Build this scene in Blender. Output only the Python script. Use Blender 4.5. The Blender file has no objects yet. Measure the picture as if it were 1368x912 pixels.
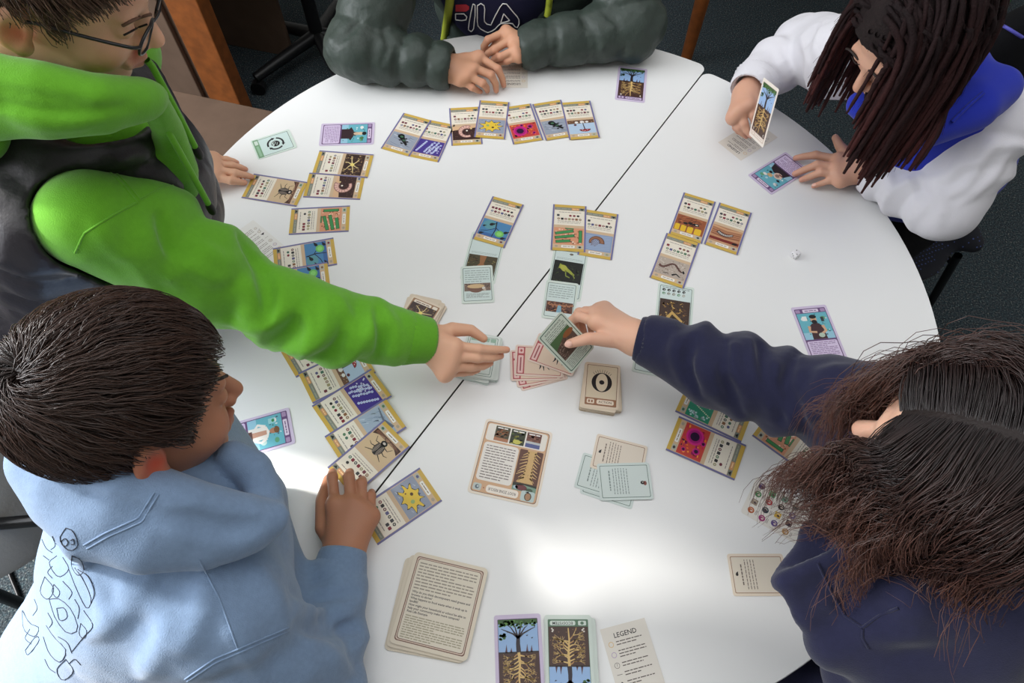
import bpy, bmesh, math, random
import numpy as np
from mathutils import Vector, Matrix
from mathutils.geometry import tessellate_polygon

C = bpy.context.scene
COL = C.collection
ZT = 0.72                       # height of the table top above the floor

# ------------------------------------------------------------------ camera
CAM_F, CAM_P, CAM_R, CAM_H = 890.6, 0.521126, 0.026167, 1.07218
def cam_axes():
    cp, sp, cr, sr = math.cos(CAM_P), math.sin(CAM_P), math.cos(CAM_R), math.sin(CAM_R)
    right = np.array([1, 0, 0.]); up = np.array([0, cp, sp]); fw = np.array([0, sp, -cp])
    return cr*right+sr*up, -sr*right+cr*up, fw
CAM_X, CAM_Y, CAM_Z = cam_axes()
CAM_O = np.array([0, 0, ZT+CAM_H])
cam = bpy.data.cameras.new('camera')
cam.sensor_width = 36; cam.lens = CAM_F/1368*36; cam.clip_start = 0.02
camo = bpy.data.objects.new('camera', cam); COL.objects.link(camo)
m = Matrix.Identity(4)
for i in range(3):
    m[i][0] = CAM_X[i]; m[i][1] = CAM_Y[i]; m[i][2] = -CAM_Z[i]; m[i][3] = CAM_O[i]
camo.matrix_world = m
C.camera = camo

# ------------------------------------------------------------------ world, lamps, exposure
w = bpy.data.worlds.new('world'); C.world = w; w.use_nodes = True
bg = w.node_tree.nodes['Background']
bg.inputs[0].default_value = (0.90, 0.95, 1.0, 1); bg.inputs[1].default_value = 0.28
def lamp(name, kind, loc, target, energy, color, **kw):
    l = bpy.data.lights.new(name, kind); l.energy = energy; l.color = color
    for k, v in kw.items(): setattr(l, k, v)
    o = bpy.data.objects.new(name, l); COL.objects.link(o); o.location = loc
    o.rotation_euler = (Vector(target)-Vector(loc)).to_track_quat('-Z', 'Y').to_euler()
    return o
lamp('sun', 'SUN', (-3.2, 1.056, .72+2.273), (0, 0, .72), 7.6, (1.0, 0.97, 0.92), angle=math.radians(7))
lamp('window_light_left', 'AREA', (-3.0, 0.4, 2.0), (0, 0.7, 0.8), 125, (0.93, 0.96, 1.0), shape='RECTANGLE', size=2.5, size_y=2.0)
lamp('ambient_fill', 'AREA', (0.1, 0.9, 3.38), (0.1, 0.9, 0.8), 42, (0.97, 0.98, 1.0), shape='RECTANGLE', size=3.6, size_y=3.0)  # added unseen fill lamp below the ceiling, replaces the blocked sky ambient
C.view_settings.view_transform = 'Standard'; C.view_settings.look = 'None'
C.view_settings.gamma = 1; C.view_settings.use_curve_mapping = False
C.view_settings.exposure = 0.33

# ------------------------------------------------------------------ helpers: points
def ray(px, py):
    d = ((px-684)/CAM_F)*CAM_X - ((py-456)/CAM_F)*CAM_Y + CAM_Z
    return d
def X(px, py, z):
    """world point seen at photo pixel (px,py), z metres above the table top"""
    d = ray(px, py); t = (z+ZT-CAM_O[2])/d[2]
    return CAM_O + t*d
def V(*a): return np.array(a, float)
def unit(v): v = np.asarray(v, float); return v/np.linalg.norm(v)

# ------------------------------------------------------------------ helpers: materials
def srgb(r, g, b):
    f = lambda c: (c/255/12.92) if c/255 <= .04045 else ((c/255+.055)/1.055)**2.4
    return (f(r), f(g), f(b), 1)
def mat(name, col, rough=.6, spec=.5, noise=0, nscale=60, bump=0, bscale=400, col2=None, sheen=0, sss=0, metal=0, attr=None, wave=None, aniso=0, coat=0):
    m = bpy.data.materials.new(name); m.use_nodes = True
    nt = m.node_tree; N = nt.nodes; b = N['Principled BSDF']; L = nt.links
    b.inputs['Roughness'].default_value = rough; b.inputs['Metallic'].default_value = metal
    b.inputs['Specular IOR Level'].default_value = spec
    b.inputs['Base Color'].default_value = col
    if sheen: b.inputs['Sheen Weight'].default_value = sheen; b.inputs['Sheen Roughness'].default_value = .5
    if coat: b.inputs['Coat Weight'].default_value = coat
    if sss:
        b.inputs['Subsurface Weight'].default_value = sss
        b.inputs['Subsurface Radius'].default_value = (.012, .004, .002); b.inputs['Subsurface Scale'].default_value = 1
    tc = N.new('ShaderNodeTexCoord')
    src = None
    if attr:
        a = N.new('ShaderNodeAttribute'); a.attribute_name = attr; src = a.outputs['Color']
    if noise:
        n = N.new('ShaderNodeTexNoise'); n.inputs['Scale'].default_value = nscale; n.inputs['Detail'].default_value = 4
        L.new(tc.outputs['Object'], n.inputs['Vector'])
        mx = N.new('ShaderNodeMix'); mx.data_type = 'RGBA'
        rm = N.new('ShaderNodeMapRange'); rm.inputs[1].default_value = .3; rm.inputs[2].default_value = .7
        L.new(n.outputs['Fac'], rm.inputs[0]); L.new(rm.outputs[0], mx.inputs[0])
        c2 = col2 if col2 else tuple(list(c*(1-noise) for c in col[:3])+[1])
        mx.inputs[7].default_value = c2
        if src: 
            mx.blend_type = 'MULTIPLY'; L.new(src, mx.inputs[6]); mx.inputs[7].default_value = (1-noise,)*3+(1,)
        else: mx.inputs[6].default_value = col
        src = mx.outputs[2]
    if src: L.new(src, b.inputs['Base Color'])
    if bump or wave:
        bp = N.new('ShaderNodeBump'); bp.inputs['Strength'].default_value = bump or .3; bp.inputs['Distance'].default_value = .002
        if wave:
            t = N.new('ShaderNodeTexWave'); t.inputs['Scale'].default_value = wave; t.inputs['Distortion'].default_value = 1.5
        else:
            t = N.new('ShaderNodeTexNoise'); t.inputs['Scale'].default_value = bscale; t.inputs['Detail'].default_value = 3
        L.new(tc.outputs['Object'], t.inputs['Vector'])
        L.new(t.outputs['Fac'], bp.inputs['Height']); L.new(bp.outputs[0], b.inputs['Normal'])
    return m

# ------------------------------------------------------------------ helpers: meshes
def mesh_obj(name, verts, faces, mats, parent=None, smooth=True, midx=None, cols=None):
    """verts (n,3) array; faces: (m,k) int array or list of tuples"""
    me = bpy.data.meshes.new(name)
    if isinstance(faces, np.ndarray):
        verts = np.asarray(verts, np.float32)
        nf, k = faces.shape
        me.vertices.add(len(verts)); me.vertices.foreach_set('co', verts.ravel())
        me.loops.add(nf*k); me.loops.foreach_set('vertex_index', faces.astype(np.int32).ravel())
        me.polygons.add(nf); me.polygons.foreach_set('loop_start', np.arange(0, nf*k, k, dtype=np.int32))
        me.update(calc_edges=True)
    else:
        me.from_pydata([tuple(v) for v in verts], [], [tuple(int(i) for i in f) for f in faces])
    me.polygons.foreach_set('use_smooth', np.full(len(me.polygons), smooth))
    for mm in (mats if isinstance(mats, (list, tuple)) else [mats]): me.materials.append(mm)
    if midx is not None: me.polygons.foreach_set('material_index', np.asarray(midx, np.int32))
    if cols is not None:
        a = me.color_attributes.new('Col', 'FLOAT_COLOR', 'POINT')
        c = np.ones((len(me.vertices), 4), np.float32); c[:, :3] = cols
        a.data.foreach_set('color', c.ravel())
    me.validate(); me.update()
    o = bpy.data.objects.new(name, me); COL.objects.link(o)
    if parent is not None:
        o.parent = parent
        o.matrix_parent_inverse = parent.matrix_world.inverted() if parent.type == 'EMPTY' and False else Matrix.Identity(4)
    return o
def tag(o, label=None, cat=None, group=None, kind=None):
    if label: o['label'] = label
    if cat: o['category'] = cat
    if group: o['group'] = group
    if kind: o['kind'] = kind
    return o
def empty(name, loc=(0, 0, 0), rz=0):
    o = bpy.data.objects.new(name, None); COL.objects.link(o); o.location = loc; o.rotation_euler = (0, 0, rz)
    o.empty_display_size = .05
    return o
def box_bm(bm, lo, hi, mi=0, bevel=0):
    v = [bm.verts.new((x, y, z)) for x in (lo[0], hi[0]) for y in (lo[1], hi[1]) for z in (lo[2], hi[2])]
    for f in ((0, 1, 3, 2), (4, 6, 7, 5), (0, 4, 5, 1), (2, 3, 7, 6), (0, 2, 6, 4), (1, 5, 7, 3)):
        fc = bm.faces.new([v[i] for i in f]); fc.material_index = mi
def bm_obj(name, bm, mats, parent=None, bevel=0, smooth=False):
    if bevel: bmesh.ops.bevel(bm, geom=bm.edges[:], offset=bevel, segments=2, affect='EDGES', profile=.5)
    bmesh.ops.recalc_face_normals(bm, faces=bm.faces[:])
    me = bpy.data.meshes.new(name); bm.to_mesh(me); bm.free()
    for mm in (mats if isinstance(mats, (list, tuple)) else [mats]): me.materials.append(mm)
    if smooth: me.polygons.foreach_set('use_smooth', np.full(len(me.polygons), True))
    o = bpy.data.objects.new(name, me); COL.objects.link(o)
    if parent is not None: o.parent = parent
    return o
def tubes(name, paths, radii, mat_, parent=None, sides=6, cols=None, caps=True, local=None):
    """paths (n,k,3); radii (n,k) -> one mesh of n tubes"""
    P = np.asarray(paths, float); R = np.asarray(radii, float)
    if P.ndim == 2: P = P[None]; R = R[None]
    n, k, _ = P.shape
    T = np.gradient(P, axis=1); T /= np.linalg.norm(T, axis=2, keepdims=True)+1e-12
    ref = np.zeros_like(T); ref[..., 2] = 1
    bad = np.abs(T[..., 2]).mean(1) > .9; ref[bad] = (1, 0, 0)
    A = np.cross(T, ref); A /= np.linalg.norm(A, axis=2, keepdims=True)+1e-9
    for j in range(1, k):           # avoid flips along the tube
        f = (A[:, j]*A[:, j-1]).sum(1) < 0; A[f, j] *= -1
    B = np.cross(T, A)
    th = np.arange(sides)*2*np.pi/sides
    ring = P[:, :, None]+R[:, :, None, None]*(A[:, :, None]*np.cos(th)[:, None]+B[:, :, None]*np.sin(th)[:, None])
    verts = ring.reshape(-1, 3)
    i = np.arange(n)[:, None, None]*k*sides+np.arange(k-1)[None, :, None]*sides
    s = np.arange(sides)[None, None]; s2 = (s+1) % sides
    quads = np.stack([i+s, i+s2, i+sides+s2, i+sides+s], -1).reshape(-1, 4)
    c = None
    if cols is not None:
        c = np.asarray(cols, float)
        if c.ndim == 2: c = np.repeat(c[:, None], k, 1)
        c = np.repeat(c[:, :, None], sides, 2).reshape(-1, 3)
    return mesh_obj(name, verts, quads, mat_, parent, True, None, c)

# ------------------------------------------------------------------ helpers: implicit surfaces
def rc(a, b, ra, rb):
    a = np.asarray(a, np.float32); b = np.asarray(b, np.float32); ab = b-a; L2 = float(ab@ab)+1e-12
    def f(p):
        q = p-a; t = np.clip((q@ab)/L2, 0, 1)
        return np.linalg.norm(q-t[:, None]*ab, axis=1)-(ra+(rb-ra)*t)
    f.box = (np.minimum(a, b)-max(ra, rb), np.maximum(a, b)+max(ra, rb))
    return f
def chain(pts, rs):
    if np.isscalar(rs): rs = [rs]*len(pts)
    fs = [rc(pts[i], pts[i+1], rs[i], rs[i+1]) for i in range(len(pts)-1)]
    def f(p):
        d = fs[0](p)
        for g in fs[1:]: d = np.minimum(d, g(p))
        return d
    f.box = (np.min([g.box[0] for g in fs], 0), np.max([g.box[1] for g in fs], 0))
    return f
def ell(c, r, M=None):
    c = np.asarray(c, np.float32); r = np.asarray(r, np.float32)
    Mx = None if M is None else np.asarray(M, np.float32)
    def f(p):
        q = p-c
        if Mx is not None: q = q@Mx
        k0 = np.linalg.norm(q/r, axis=1); k1 = np.linalg.norm(q/(r*r), axis=1)+1e-9
        return k0*(k0-1)/k1
    rm = float(r.max()); f.box = (c-rm, c+rm)
    return f
def tri(a, b, c, r):
    """thick triangular cloth panel"""
    a, b, c = (np.asarray(x, np.float32) for x in (a, b, c)); n = np.cross(b-a, c-a); n = (n/np.linalg.norm(n)).astype(np.float32)
    es = [chain([a, b], 0), chain([b, c], 0), chain([c, a], 0)]
    def f(p):
        d = np.minimum(np.minimum(es[0](p), es[1](p)), es[2](p))
        ins = np.ones(len(p), bool)
        for u, v in ((a, b), (b, c), (c, a)): ins &= ((p-u)@np.cross(n, v-u)) >= 0
        return np.where(ins, np.abs((p-a)@n), d)-r
    f.box = (np.min([a, b, c], 0)-r, np.max([a, b, c], 0)+r)
    return f
def smin(a, b, k):
    h = np.maximum(k-np.abs(a-b), 0)/k
    return np.minimum(a, b)-h*h*k*.25
def U(fs, k=.02):
    """smooth union; each entry is f or (f,k); only evaluates a primitive near its box"""
    fs = [(x if isinstance(x, tuple) else (x, k)) for x in fs]
    lo = np.min([f.box[0] for f, _ in fs], 0); hi = np.max([f.box[1] for f, _ in fs], 0)
    def g(p):
        d = None
        for f, kk in fs:
            if d is None: d = f(p); continue
            b0, b1 = f.box; m = .01+kk
            far = np.maximum(np.maximum(b0-p, p-b1), 0)
            dist = np.sqrt((far*far).sum(1))
            near = dist < np.maximum(d+kk, m)
            if near.any():
                d[near] = smin(d[near], f(p[near]), kk)
        return d
    g.box = (lo, hi)
    return g
def SUB(f, g, k=.01):
    def h(p): return -smin(-f(p), g(p), k)
    h.box = f.box; return h
def OFF(f, o):
    def h(p): return f(p)-o
    h.box = (f.box[0]-o, f.box[1]+o); return h
def ADD(f, disp, m=.01):
    def h(p): return f(p)+disp(p)
    h.box = (f.box[0]-m, f.box[1]+m); return h
def CLIP(f, pt, n):
    """keep only the side of the plane where (p-pt).n < 0"""
    pt = np.asarray(pt, np.float32); n = unit(n).astype(np.float32)
    def h(p): return np.maximum(f(p), (p-pt)@n)
    h.box = f.box; return h
def wob(p, s, seed=0):
    """cheap smooth pseudo noise in -1..1"""
    q = p*s
    a = np.sin(q[:, 0]*1.0+1.7*np.sin(q[:, 1]*.9+seed)+seed*1.3)
    b = np.sin(q[:, 1]*1.1+1.5*np.sin(q[:, 2]*1.05+seed*2.1)+seed*.7)
    c = np.sin(q[:, 2]*.95+1.6*np.sin(q[:, 0]*1.15+seed*.4)+seed*1.9)
    return (a+b+c)/3
def creases(a, b, n, amp, skew=2.0, seed=0, lo=0, hi=1, sharp=1.5):
    """fold rings of a sleeve from a to b: returns displacement function (negative = outward)"""
    a = np.asarray(a, np.float32); b = np.asarray(b, np.float32); ab = b-a; L2 = float(ab@ab)
    u = unit(np.cross(ab, [0.3, .2, 1])).astype(np.float32); v_ = unit(np.cross(ab, u)).astype(np.float32)
    def f(p):
        q = p-a; t = (q@ab)/L2
        ph = np.arctan2(q@v_, q@u)
        w_ = wob(p, 28, seed)
        s = np.sin(2*np.pi*(n*t)+skew*np.sin(ph+seed)+1.6*w_+seed)
        s = np.sign(s)*np.abs(s)**sharp
        env = np.clip((t-lo)/.12, 0, 1)*np.clip((hi-t)/.12, 0, 1)
        return -amp*s*env*(.55+.45*np.sin(ph*1.0+seed*2+3*t))
    return f
def nets(fn, h, pad=.012, box=None):
    lo, hi = box if box else fn.box
    lo = np.asarray(lo, float)-pad; hi = np.asarray(hi, float)+pad
    B = 6
    nb = np.ceil((hi-lo)/(h*B)).astype(int)+1
    n = nb*B
    ctr = np.stack(np.meshgrid(*[np.arange(k) for k in nb], indexing='ij'), -1).reshape(-1, 3)
    d = fn((lo+(ctr*B+(B-1)/2)*h).astype(np.float32))
    keep = np.abs(d) < B*h*1.25+.006
    vol = np.repeat(np.repeat(np.repeat(np.where(d < 0, -1, 1).astype(np.float32).reshape(nb), B, 0), B, 1), B, 2)
    kb = ctr[keep]
    off = np.stack(np.meshgrid(*[np.arange(B)]*3, indexing='ij'), -1).reshape(-1, 3)
    idx = (kb[:, None]*B+off[None]).reshape(-1, 3)
    val = np.empty(len(idx), np.float32)
    for s in range(0, len(idx), 400000):
        val[s:s+400000] = fn((lo+idx[s:s+400000]*h).astype(np.float32))
    vol[idx[:, 0], idx[:, 1], idx[:, 2]] = val
    s = vol < 0
    c = np.zeros(tuple(k-1 for k in vol.shape), np.int8)
    offs = [(i, j, k) for i in (0, 1) for j in (0, 1) for k in (0, 1)]
    sh = c.shape
    for i, j, k in offs: c += s[i:i+sh[0], j:j+sh[1], k:k+sh[2]]
    act = np.argwhere((c > 0) & (c < 8))
    vid = np.full(sh, -1, np.int32); vid[act[:, 0], act[:, 1], act[:, 2]] = np.arange(len(act))
    acc = np.zeros((len(act), 3)); cnt = np.zeros(len(act))
    cv = {o: vol[act[:, 0]+o[0], act[:, 1]+o[1], act[:, 2]+o[2]] for o in offs}
    for o in offs:
        for ax in range(3):
            if o[ax] == 0:
                o2 = list(o); o2[ax] = 1; o2 = tuple(o2)
                a, b = cv[o], cv[o2]; cr = (a < 0) != (b < 0)
                t = np.where(cr, a/np.where(cr, a-b, 1), 0)
                pt = np.tile(np.array(o, float), (len(act), 1)); pt[:, ax] = t
                acc += pt*cr[:, None]; cnt += cr
    verts = lo+(act+acc/cnt[:, None])*h
    quads = []
    for ax in range(3):
        o1, o2 = [q for q in range(3) if q != ax]
        sl0 = [slice(None)]*3; sl1 = [slice(None)]*3
        sl0[ax] = slice(0, -1); sl1[ax] = slice(1, None)
        A_, B_ = s[tuple(sl0)], s[tuple(sl1)]
        e = np.argwhere(A_ != B_)
        e = e[(e[:, o1] > 0) & (e[:, o2] > 0) & (e[:, o1] < sh[o1]) & (e[:, o2] < sh[o2]) & (e[:, ax] < sh[ax])]
        flip = A_[e[:, 0], e[:, 1], e[:, 2]]
        def g(d1, d2):
            q = e.copy(); q[:, o1] -= d1; q[:, o2] -= d2
            return vid[q[:, 0], q[:, 1], q[:, 2]]
        q = np.stack([g(1, 1), g(0, 1), g(0, 0), g(1, 0)], 1)
        if ax == 1: q = q[:, ::-1]
        q[~flip] = q[~flip][:, ::-1]
        quads.append(q)
    q = np.concatenate(quads); q = q[(q >= 0).all(1)]
    return verts, q
def relax(v, q, it=1, w=.5):
    for _ in range(it):
        acc = np.zeros_like(v); cnt = np.zeros(len(v))
        for i in range(4):
            for j in (1, 3):
                np.add.at(acc, q[:, i], v[q[:, (i+j) % 4]]); np.add.at(cnt, q[:, i], 1)
        v = v*(1-w)+w*acc/np.maximum(cnt, 1)[:, None]
    return v
def surf(name, fn, h, mats, parent=None, pick=None, colf=None, box=None, rel=1):
    v, q = nets(fn, h, box=box)
    if rel: v = relax(v, q, rel)
    mi = None
    if pick is not None: mi = pick(v[q].mean(1))
    cols = colf(v) if colf else None
    return mesh_obj(name, v, q, mats, parent, True, mi, cols)
def grad(fn, p, e=.0015):
    g = np.stack([fn(p+np.eye(3, dtype=np.float32)[i]*e)-fn(p-np.eye(3, dtype=np.float32)[i]*e) for i in range(3)], 1)
    return g/(np.linalg.norm(g, axis=1, keepdims=True)+1e-9)
def hits(fn, pix):
    """first points of the implicit surface seen along the given photo pixels"""
    D = np.array([unit(ray(x, y)) for x, y in pix]); t = np.full(len(D), .25)
    for _ in range(90):
        d = fn((CAM_O+D*t[:, None]).astype(np.float32)); t = t+np.clip(d, -.02, .05)*.7
    return CAM_O+D*t[:, None]
def resample(pts, n):
    pts = np.asarray(pts, float); s = np.r_[0, np.cumsum(np.linalg.norm(np.diff(pts, axis=0), axis=1))]
    u = np.linspace(0, s[-1], n)
    return np.stack([np.interp(u, s, pts[:, i]) for i in range(pts.shape[1])], 1)
def spline(pts, n):
    """Catmull-Rom through pts"""
    P = np.asarray(pts, float); P = np.vstack([2*P[0]-P[1], P, 2*P[-1]-P[-2]])
    out = []
    m_ = len(P)-3
    for u in np.linspace(0, m_-1e-6, n):
        i = int(u); t = u-i; a, b, c, d = P[i:i+4]
        out.append(.5*((2*b)+(c-a)*t+(2*a-5*b+4*c-d)*t*t+(3*b-a-3*c+d)*t**3))
    return np.array(out)
def on_surface(fn, pix, n):
    p = hits(fn, resample(pix, n)); ok = np.abs(fn(p.astype(np.float32))) < .004
    return p[ok]
def seam(name, fn, pix, r, mat_, parent, n=24, lift=0.0):
    p = on_surface(fn, pix, n)
    if len(p) < 3: return None
    g = grad(fn, p.astype(np.float32)); p = p+g*lift
    return tubes(name, p, np.full(len(p), r), mat_, parent, sides=6)
def ridges(fn, lines, r, k, sink=.5):
    """add raised folds that follow photo pixel polylines over the surface fn"""
    out = [(fn, k)]
    for pix in lines:
        rr = r
        if isinstance(pix, tuple): pix, rr = pix
        p = on_surface(fn, pix, max(4, len(pix)*2)); n = len(p)
        if n < 3: continue
        g = grad(fn, p.astype(np.float32))
        p = p-g*rr*sink
        rs = rr*np.clip(np.sin(np.linspace(.25, np.pi-.25, n))*1.3, .2, 1)
        out.append((chain(p, list(rs)), k))
    return U(out, k)
def grooves(fn, lines, r, k):
    f = fn
    for pix in lines:
        rr = r
        if isinstance(pix, tuple): pix, rr = pix
        p = on_surface(fn, pix, max(4, len(pix)*2)); n = len(p)
        if n < 3: continue
        rs = rr*np.clip(np.sin(np.linspace(.25, np.pi-.25, n))*1.3, .2, 1)
        f = SUB(f, chain(p, list(rs)), k)
    return f
# ------------------------------------------------------------------ the room: carpet, far chair leg, cupboard
M_carpet = mat('carpet', srgb(52, 60, 64), .95, .1, noise=.5, nscale=260, bump=1, bscale=500, col2=srgb(92, 96, 98))
def carpet_mat():
    m = bpy.data.materials.new('carpet'); m.use_nodes = True; nt = m.node_tree; N = nt.nodes; L = nt.links
    b = N['Principled BSDF']; b.inputs['Roughness'].default_value = .95; b.inputs['Specular IOR Level'].default_value = .1
    tc = N.new('ShaderNodeTexCoord')
    n1 = N.new('ShaderNodeTexNoise'); n1.inputs['Scale'].default_value = 210; n1.inputs['Detail'].default_value = 3
    n2 = N.new('ShaderNodeTexNoise'); n2.inputs['Scale'].default_value = 90; n2.inputs['Detail'].default_value = 2
    r1 = N.new('ShaderNodeValToRGB'); e = r1.color_ramp.elements
    e[0].position = .38; e[0].color = srgb(40, 46, 50); e[1].position = .62; e[1].color = srgb(76, 82, 86)
    x = r1.color_ramp.elements.new(.72); x.color = srgb(150, 146, 134)
    r2 = N.new('ShaderNodeValToRGB'); e = r2.color_ramp.elements
    e[0].position = .4; e[0].color = (1, 1, 1, 1); e[1].position = .66; e[1].color = (.75, .95, 1.0, 1)
    mx = N.new('ShaderNodeMix'); mx.data_type = 'RGBA'; mx.blend_type = 'MULTIPLY'; mx.inputs[0].default_value = 1
    for n in (n1, n2): L.new(tc.outputs['Object'], n.inputs['Vector'])
    L.new(n1.outputs['Fac'], r1.inputs[0]); L.new(n2.outputs['Fac'], r2.inputs[0])
    L.new(r1.outputs[0], mx.inputs[6]); L.new(r2.outputs[0], mx.inputs[7]); L.new(mx.outputs[2], b.inputs['Base Color'])
    bp = N.new('ShaderNodeBump'); bp.inputs['Strength'].default_value = .8; bp.inputs['Distance'].default_value = .004
    L.new(n1.outputs['Fac'], bp.inputs['Height']); L.new(bp.outputs[0], b.inputs['Normal'])
    return m
bm = bmesh.new(); box_bm(bm, (-3.2, -2.6, -.06), (3.2, 4.6, 0))
tag(bm_obj('floor', bm, carpet_mat()), 'dark blue-grey flecked carpet floor under the table', kind='structure')

# the table: two half-round tops meeting in a straight seam, each on its own legs
M_top = mat('white_laminate', srgb(234, 234, 233), .33, .5, bump=.03, bscale=900)
M_edge = mat('grey_edge_band', srgb(70, 68, 66), .5)
M_steel = mat('grey_steel', srgb(96, 98, 100), .4, metal=.6)
TC = np.array([0.0483, 0.7463]); SA = math.radians(57.886)
sd = np.array([math.cos(SA), math.sin(SA)]); sn = np.array([-sd[1], sd[0]])
def half_table(sign, R, shift, label):
    c = TC+sd*shift; g = .0016; rr = .022
    t0 = math.asin((g+rr)/(R-rr))
    pts = []
    n = 72
    for i in range(n+1):
        a = t0+(math.pi-2*t0)*i/n
        pts.append((R*math.cos(a), R*math.sin(a)))
    # rounded corners
    def corner(sx):
        cx, cy = sx*math.sqrt((R-rr)**2-(g+rr)**2), g+rr
        a0 = math.atan2(cy, cx); a1 = -math.pi/2
        if sx < 0: a0 = a0; a1 = 3*math.pi/2
        return [(cx+rr*math.cos(a0+(a1-a0)*k/6), cy+rr*math.sin(a0+(a1-a0)*k/6)) for k in range(1, 7)]
    right = corner(1)[::-1]; left = corner(-1)
    loop = right+pts+left
    W = [c+sd*x+sn*sign*y for x, y in loop]
    if sign < 0: W = W[::-1]
    root = empty('half_round_table', (c[0], c[1], 0)); tag(root, label, 'table')
    bm = bmesh.new(); T = .024
    def ring(z, ins=0):
        out = []
        for p in W:
            q = p-c; d = q/np.linalg.norm(q)
            out.append(bm.verts.new((q[0]-d[0]*ins, q[1]-d[1]*ins, z)))
        return out
    r0 = ring(ZT-T); r1 = ring(ZT-.0016); r2 = ring(ZT, .0012)
    bm.faces.new(r2); bm.faces.new(r0[::-1])
    k = len(W)
    for a, b, mi in ((r0, r1, 1), (r1, r2, 0)):
        for i in range(k):
            f = bm.faces.new((a[i], a[(i+1) % k], b[(i+1) % k], b[i])); f.material_index = mi
    bm_obj('table_top', bm, [M_top, M_edge], root)
    for x, y in ((.6, .12), (-.6, .12), (.3, .52), (-.3, .52)):
        p = sd*x+sn*sign*y
        tubes('leg', [[(p[0], p[1], ZT-.025), (p[0], p[1], .012)]], [[.019, .019]], M_steel, root, 12)
        tubes('leg_foot', [[(p[0], p[1], .014), (p[0], p[1], 0.0)]], [[.022, .022]], M_edge, root, 12)
    bm = bmesh.new()
    tubes('apron_rail', [[tuple(sd*-.6+sn*sign*.12)+(ZT-.05,), tuple(sd*.6+sn*sign*.12)+(ZT-.05,)]], [[.014, .014]], M_steel, root, 8)
    bm.free()
half_table(1, .7645, .012, 'white half-round table top on the left of the dark seam')
half_table(-1, .7645, -.007, 'white half-round table top on the right of the dark seam')

# cupboard of brown board with an orange-brown wooden post, behind the left player
M_board = mat('brown_board', srgb(104, 84, 70), .8, .2, noise=.18, nscale=14, bump=.1)
M_post = mat('orange_wood', srgb(140, 78, 32), .55, .4, noise=.35, nscale=30, bump=.15, wave=6)
M_dark = mat('black_plastic', srgb(18, 18, 20), .45, .4)
M_drk2 = mat('black_fabric', srgb(14, 14, 17), .9, .15, noise=.3, nscale=50, bump=.4, bscale=120)
# ------------------------------------------------------------------ room shell
M_wall = mat('painted_wall', srgb(206, 204, 198), .85, .2, noise=.05, nscale=6)
M_frame = mat('white_window_frame', srgb(226, 226, 224), .5)
WX, WY0, WY1, WH = 3.2, -2.6, 4.6, 3.42
def wall(name, lo, hi, label):
    bm = bmesh.new(); box_bm(bm, lo, hi); tag(bm_obj(name, bm, M_wall), label, kind='structure')
wall('wall_right', (WX, WY0, 0), (WX+.1, WY1, WH), 'plain painted wall on the right')
wall('wall_back', (-WX, WY1, 0), (WX, WY1+.1, WH), 'plain painted wall at the far side')
wall('wall_front', (-WX, WY0-.1, 0), (WX, WY0, WH), 'plain painted wall behind the photographer')
wall('ceiling', (-WX, WY0, WH), (WX, WY1, WH+.08), 'plain white ceiling')
# left wall with one long window opening
bm = bmesh.new()
for lo, hi in (((-WX-.1, WY0, 0), (-WX, WY1, .85)), ((-WX-.1, WY0, 3.17), (-WX, WY1, WH)), ((-WX-.1, WY0, .85), (-WX, -1.05, 3.17)), ((-WX-.1, 1.55, .85), (-WX, WY1, 3.17))): box_bm(bm, lo, hi)
tag(bm_obj('wall_left', bm, M_wall), 'painted wall on the left around the window', kind='structure')
win = empty('window_1', (-WX-.05, .25, .85)); tag(win, 'long window in the left wall', kind='structure')
for nm, lo, hi in (('sill', (-.06, -1.3, -.02), (.12, 1.3, .01)), ('frame_rail', (-.03, -1.3, 2.28), (.03, 1.3, 2.32)), ('frame_rail', (-.03, -1.3, .01), (.03, 1.3, .06)), ('frame_post', (-.03, -1.3, 0), (.03, -1.25, 2.32)), ('frame_post', (-.03, 1.25, 0), (.03, 1.3, 2.32)), ('frame_post', (-.03, -.45, 0), (.03, -.41, 2.32))):
    bm = bmesh.new(); box_bm(bm, lo, hi); bm_obj(nm, bm, M_frame, win)
# ------------------------------------------------------------------ furniture seen past the table
fp = lambda px, py, z=-.72: X(px, py, z)
# cupboard: orange-brown corner post, brown door panels and a low box in front of it
b0 = fp(332, 166); 
cup = empty('cupboard', (b0[0], b0[1], 0)); tag(cup, 'brown cupboard with a slanting orange wood post, behind the child in green', 'cupboard')
dx = unit(np.array([-1, .25, 0])); dy = np.array([-dx[1], dx[0], 0])
if dy[1] < 0: dy = -dy
def slab_box(name, o, a0, a1, c0, c1, z0, z1, m, parent, bev=.004):
    bm = bmesh.new(); vs = []
    for a in (a0, a1):
        for c_ in (c0, c1):
            for z in (z0, z1): q = dx*a+dy*c_; vs.append(bm.verts.new((q[0], q[1], z)))
    for f in ((0, 1, 3, 2), (4, 6, 7, 5), (0, 4, 5, 1), (2, 3, 7, 6), (0, 2, 6, 4), (1, 5, 7, 3)): bm.faces.new([vs[i] for i in f])
    return bm_obj(name, bm, m, parent, bev)
slab_box('post', cup, 0, .125, 0, .06, 0, 1.5, M_post, cup)
slab_box('side_panel', cup, .125, .80, .015, .05, .02, 1.5, M_board, cup)
slab_box('door', cup, .15, .42, -.004, .014, .06, .78, M_board, cup)
slab_box('door', cup, .15, .42, -.004, .014, .80, 1.45, M_board, cup)
slab_box('back_panel', cup, .0, .80, .40, .42, 0, 1.5, M_board, cup)
slab_box('shelf', cup, .0, .80, .06, .40, .78, .80, M_board, cup)
b1 = fp(262, 212, -.30)
st = empty('low_box', (b1[0], b1[1], 0)); tag(st, 'low brown box beside the table rim, below the cupboard', 'box')
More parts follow.
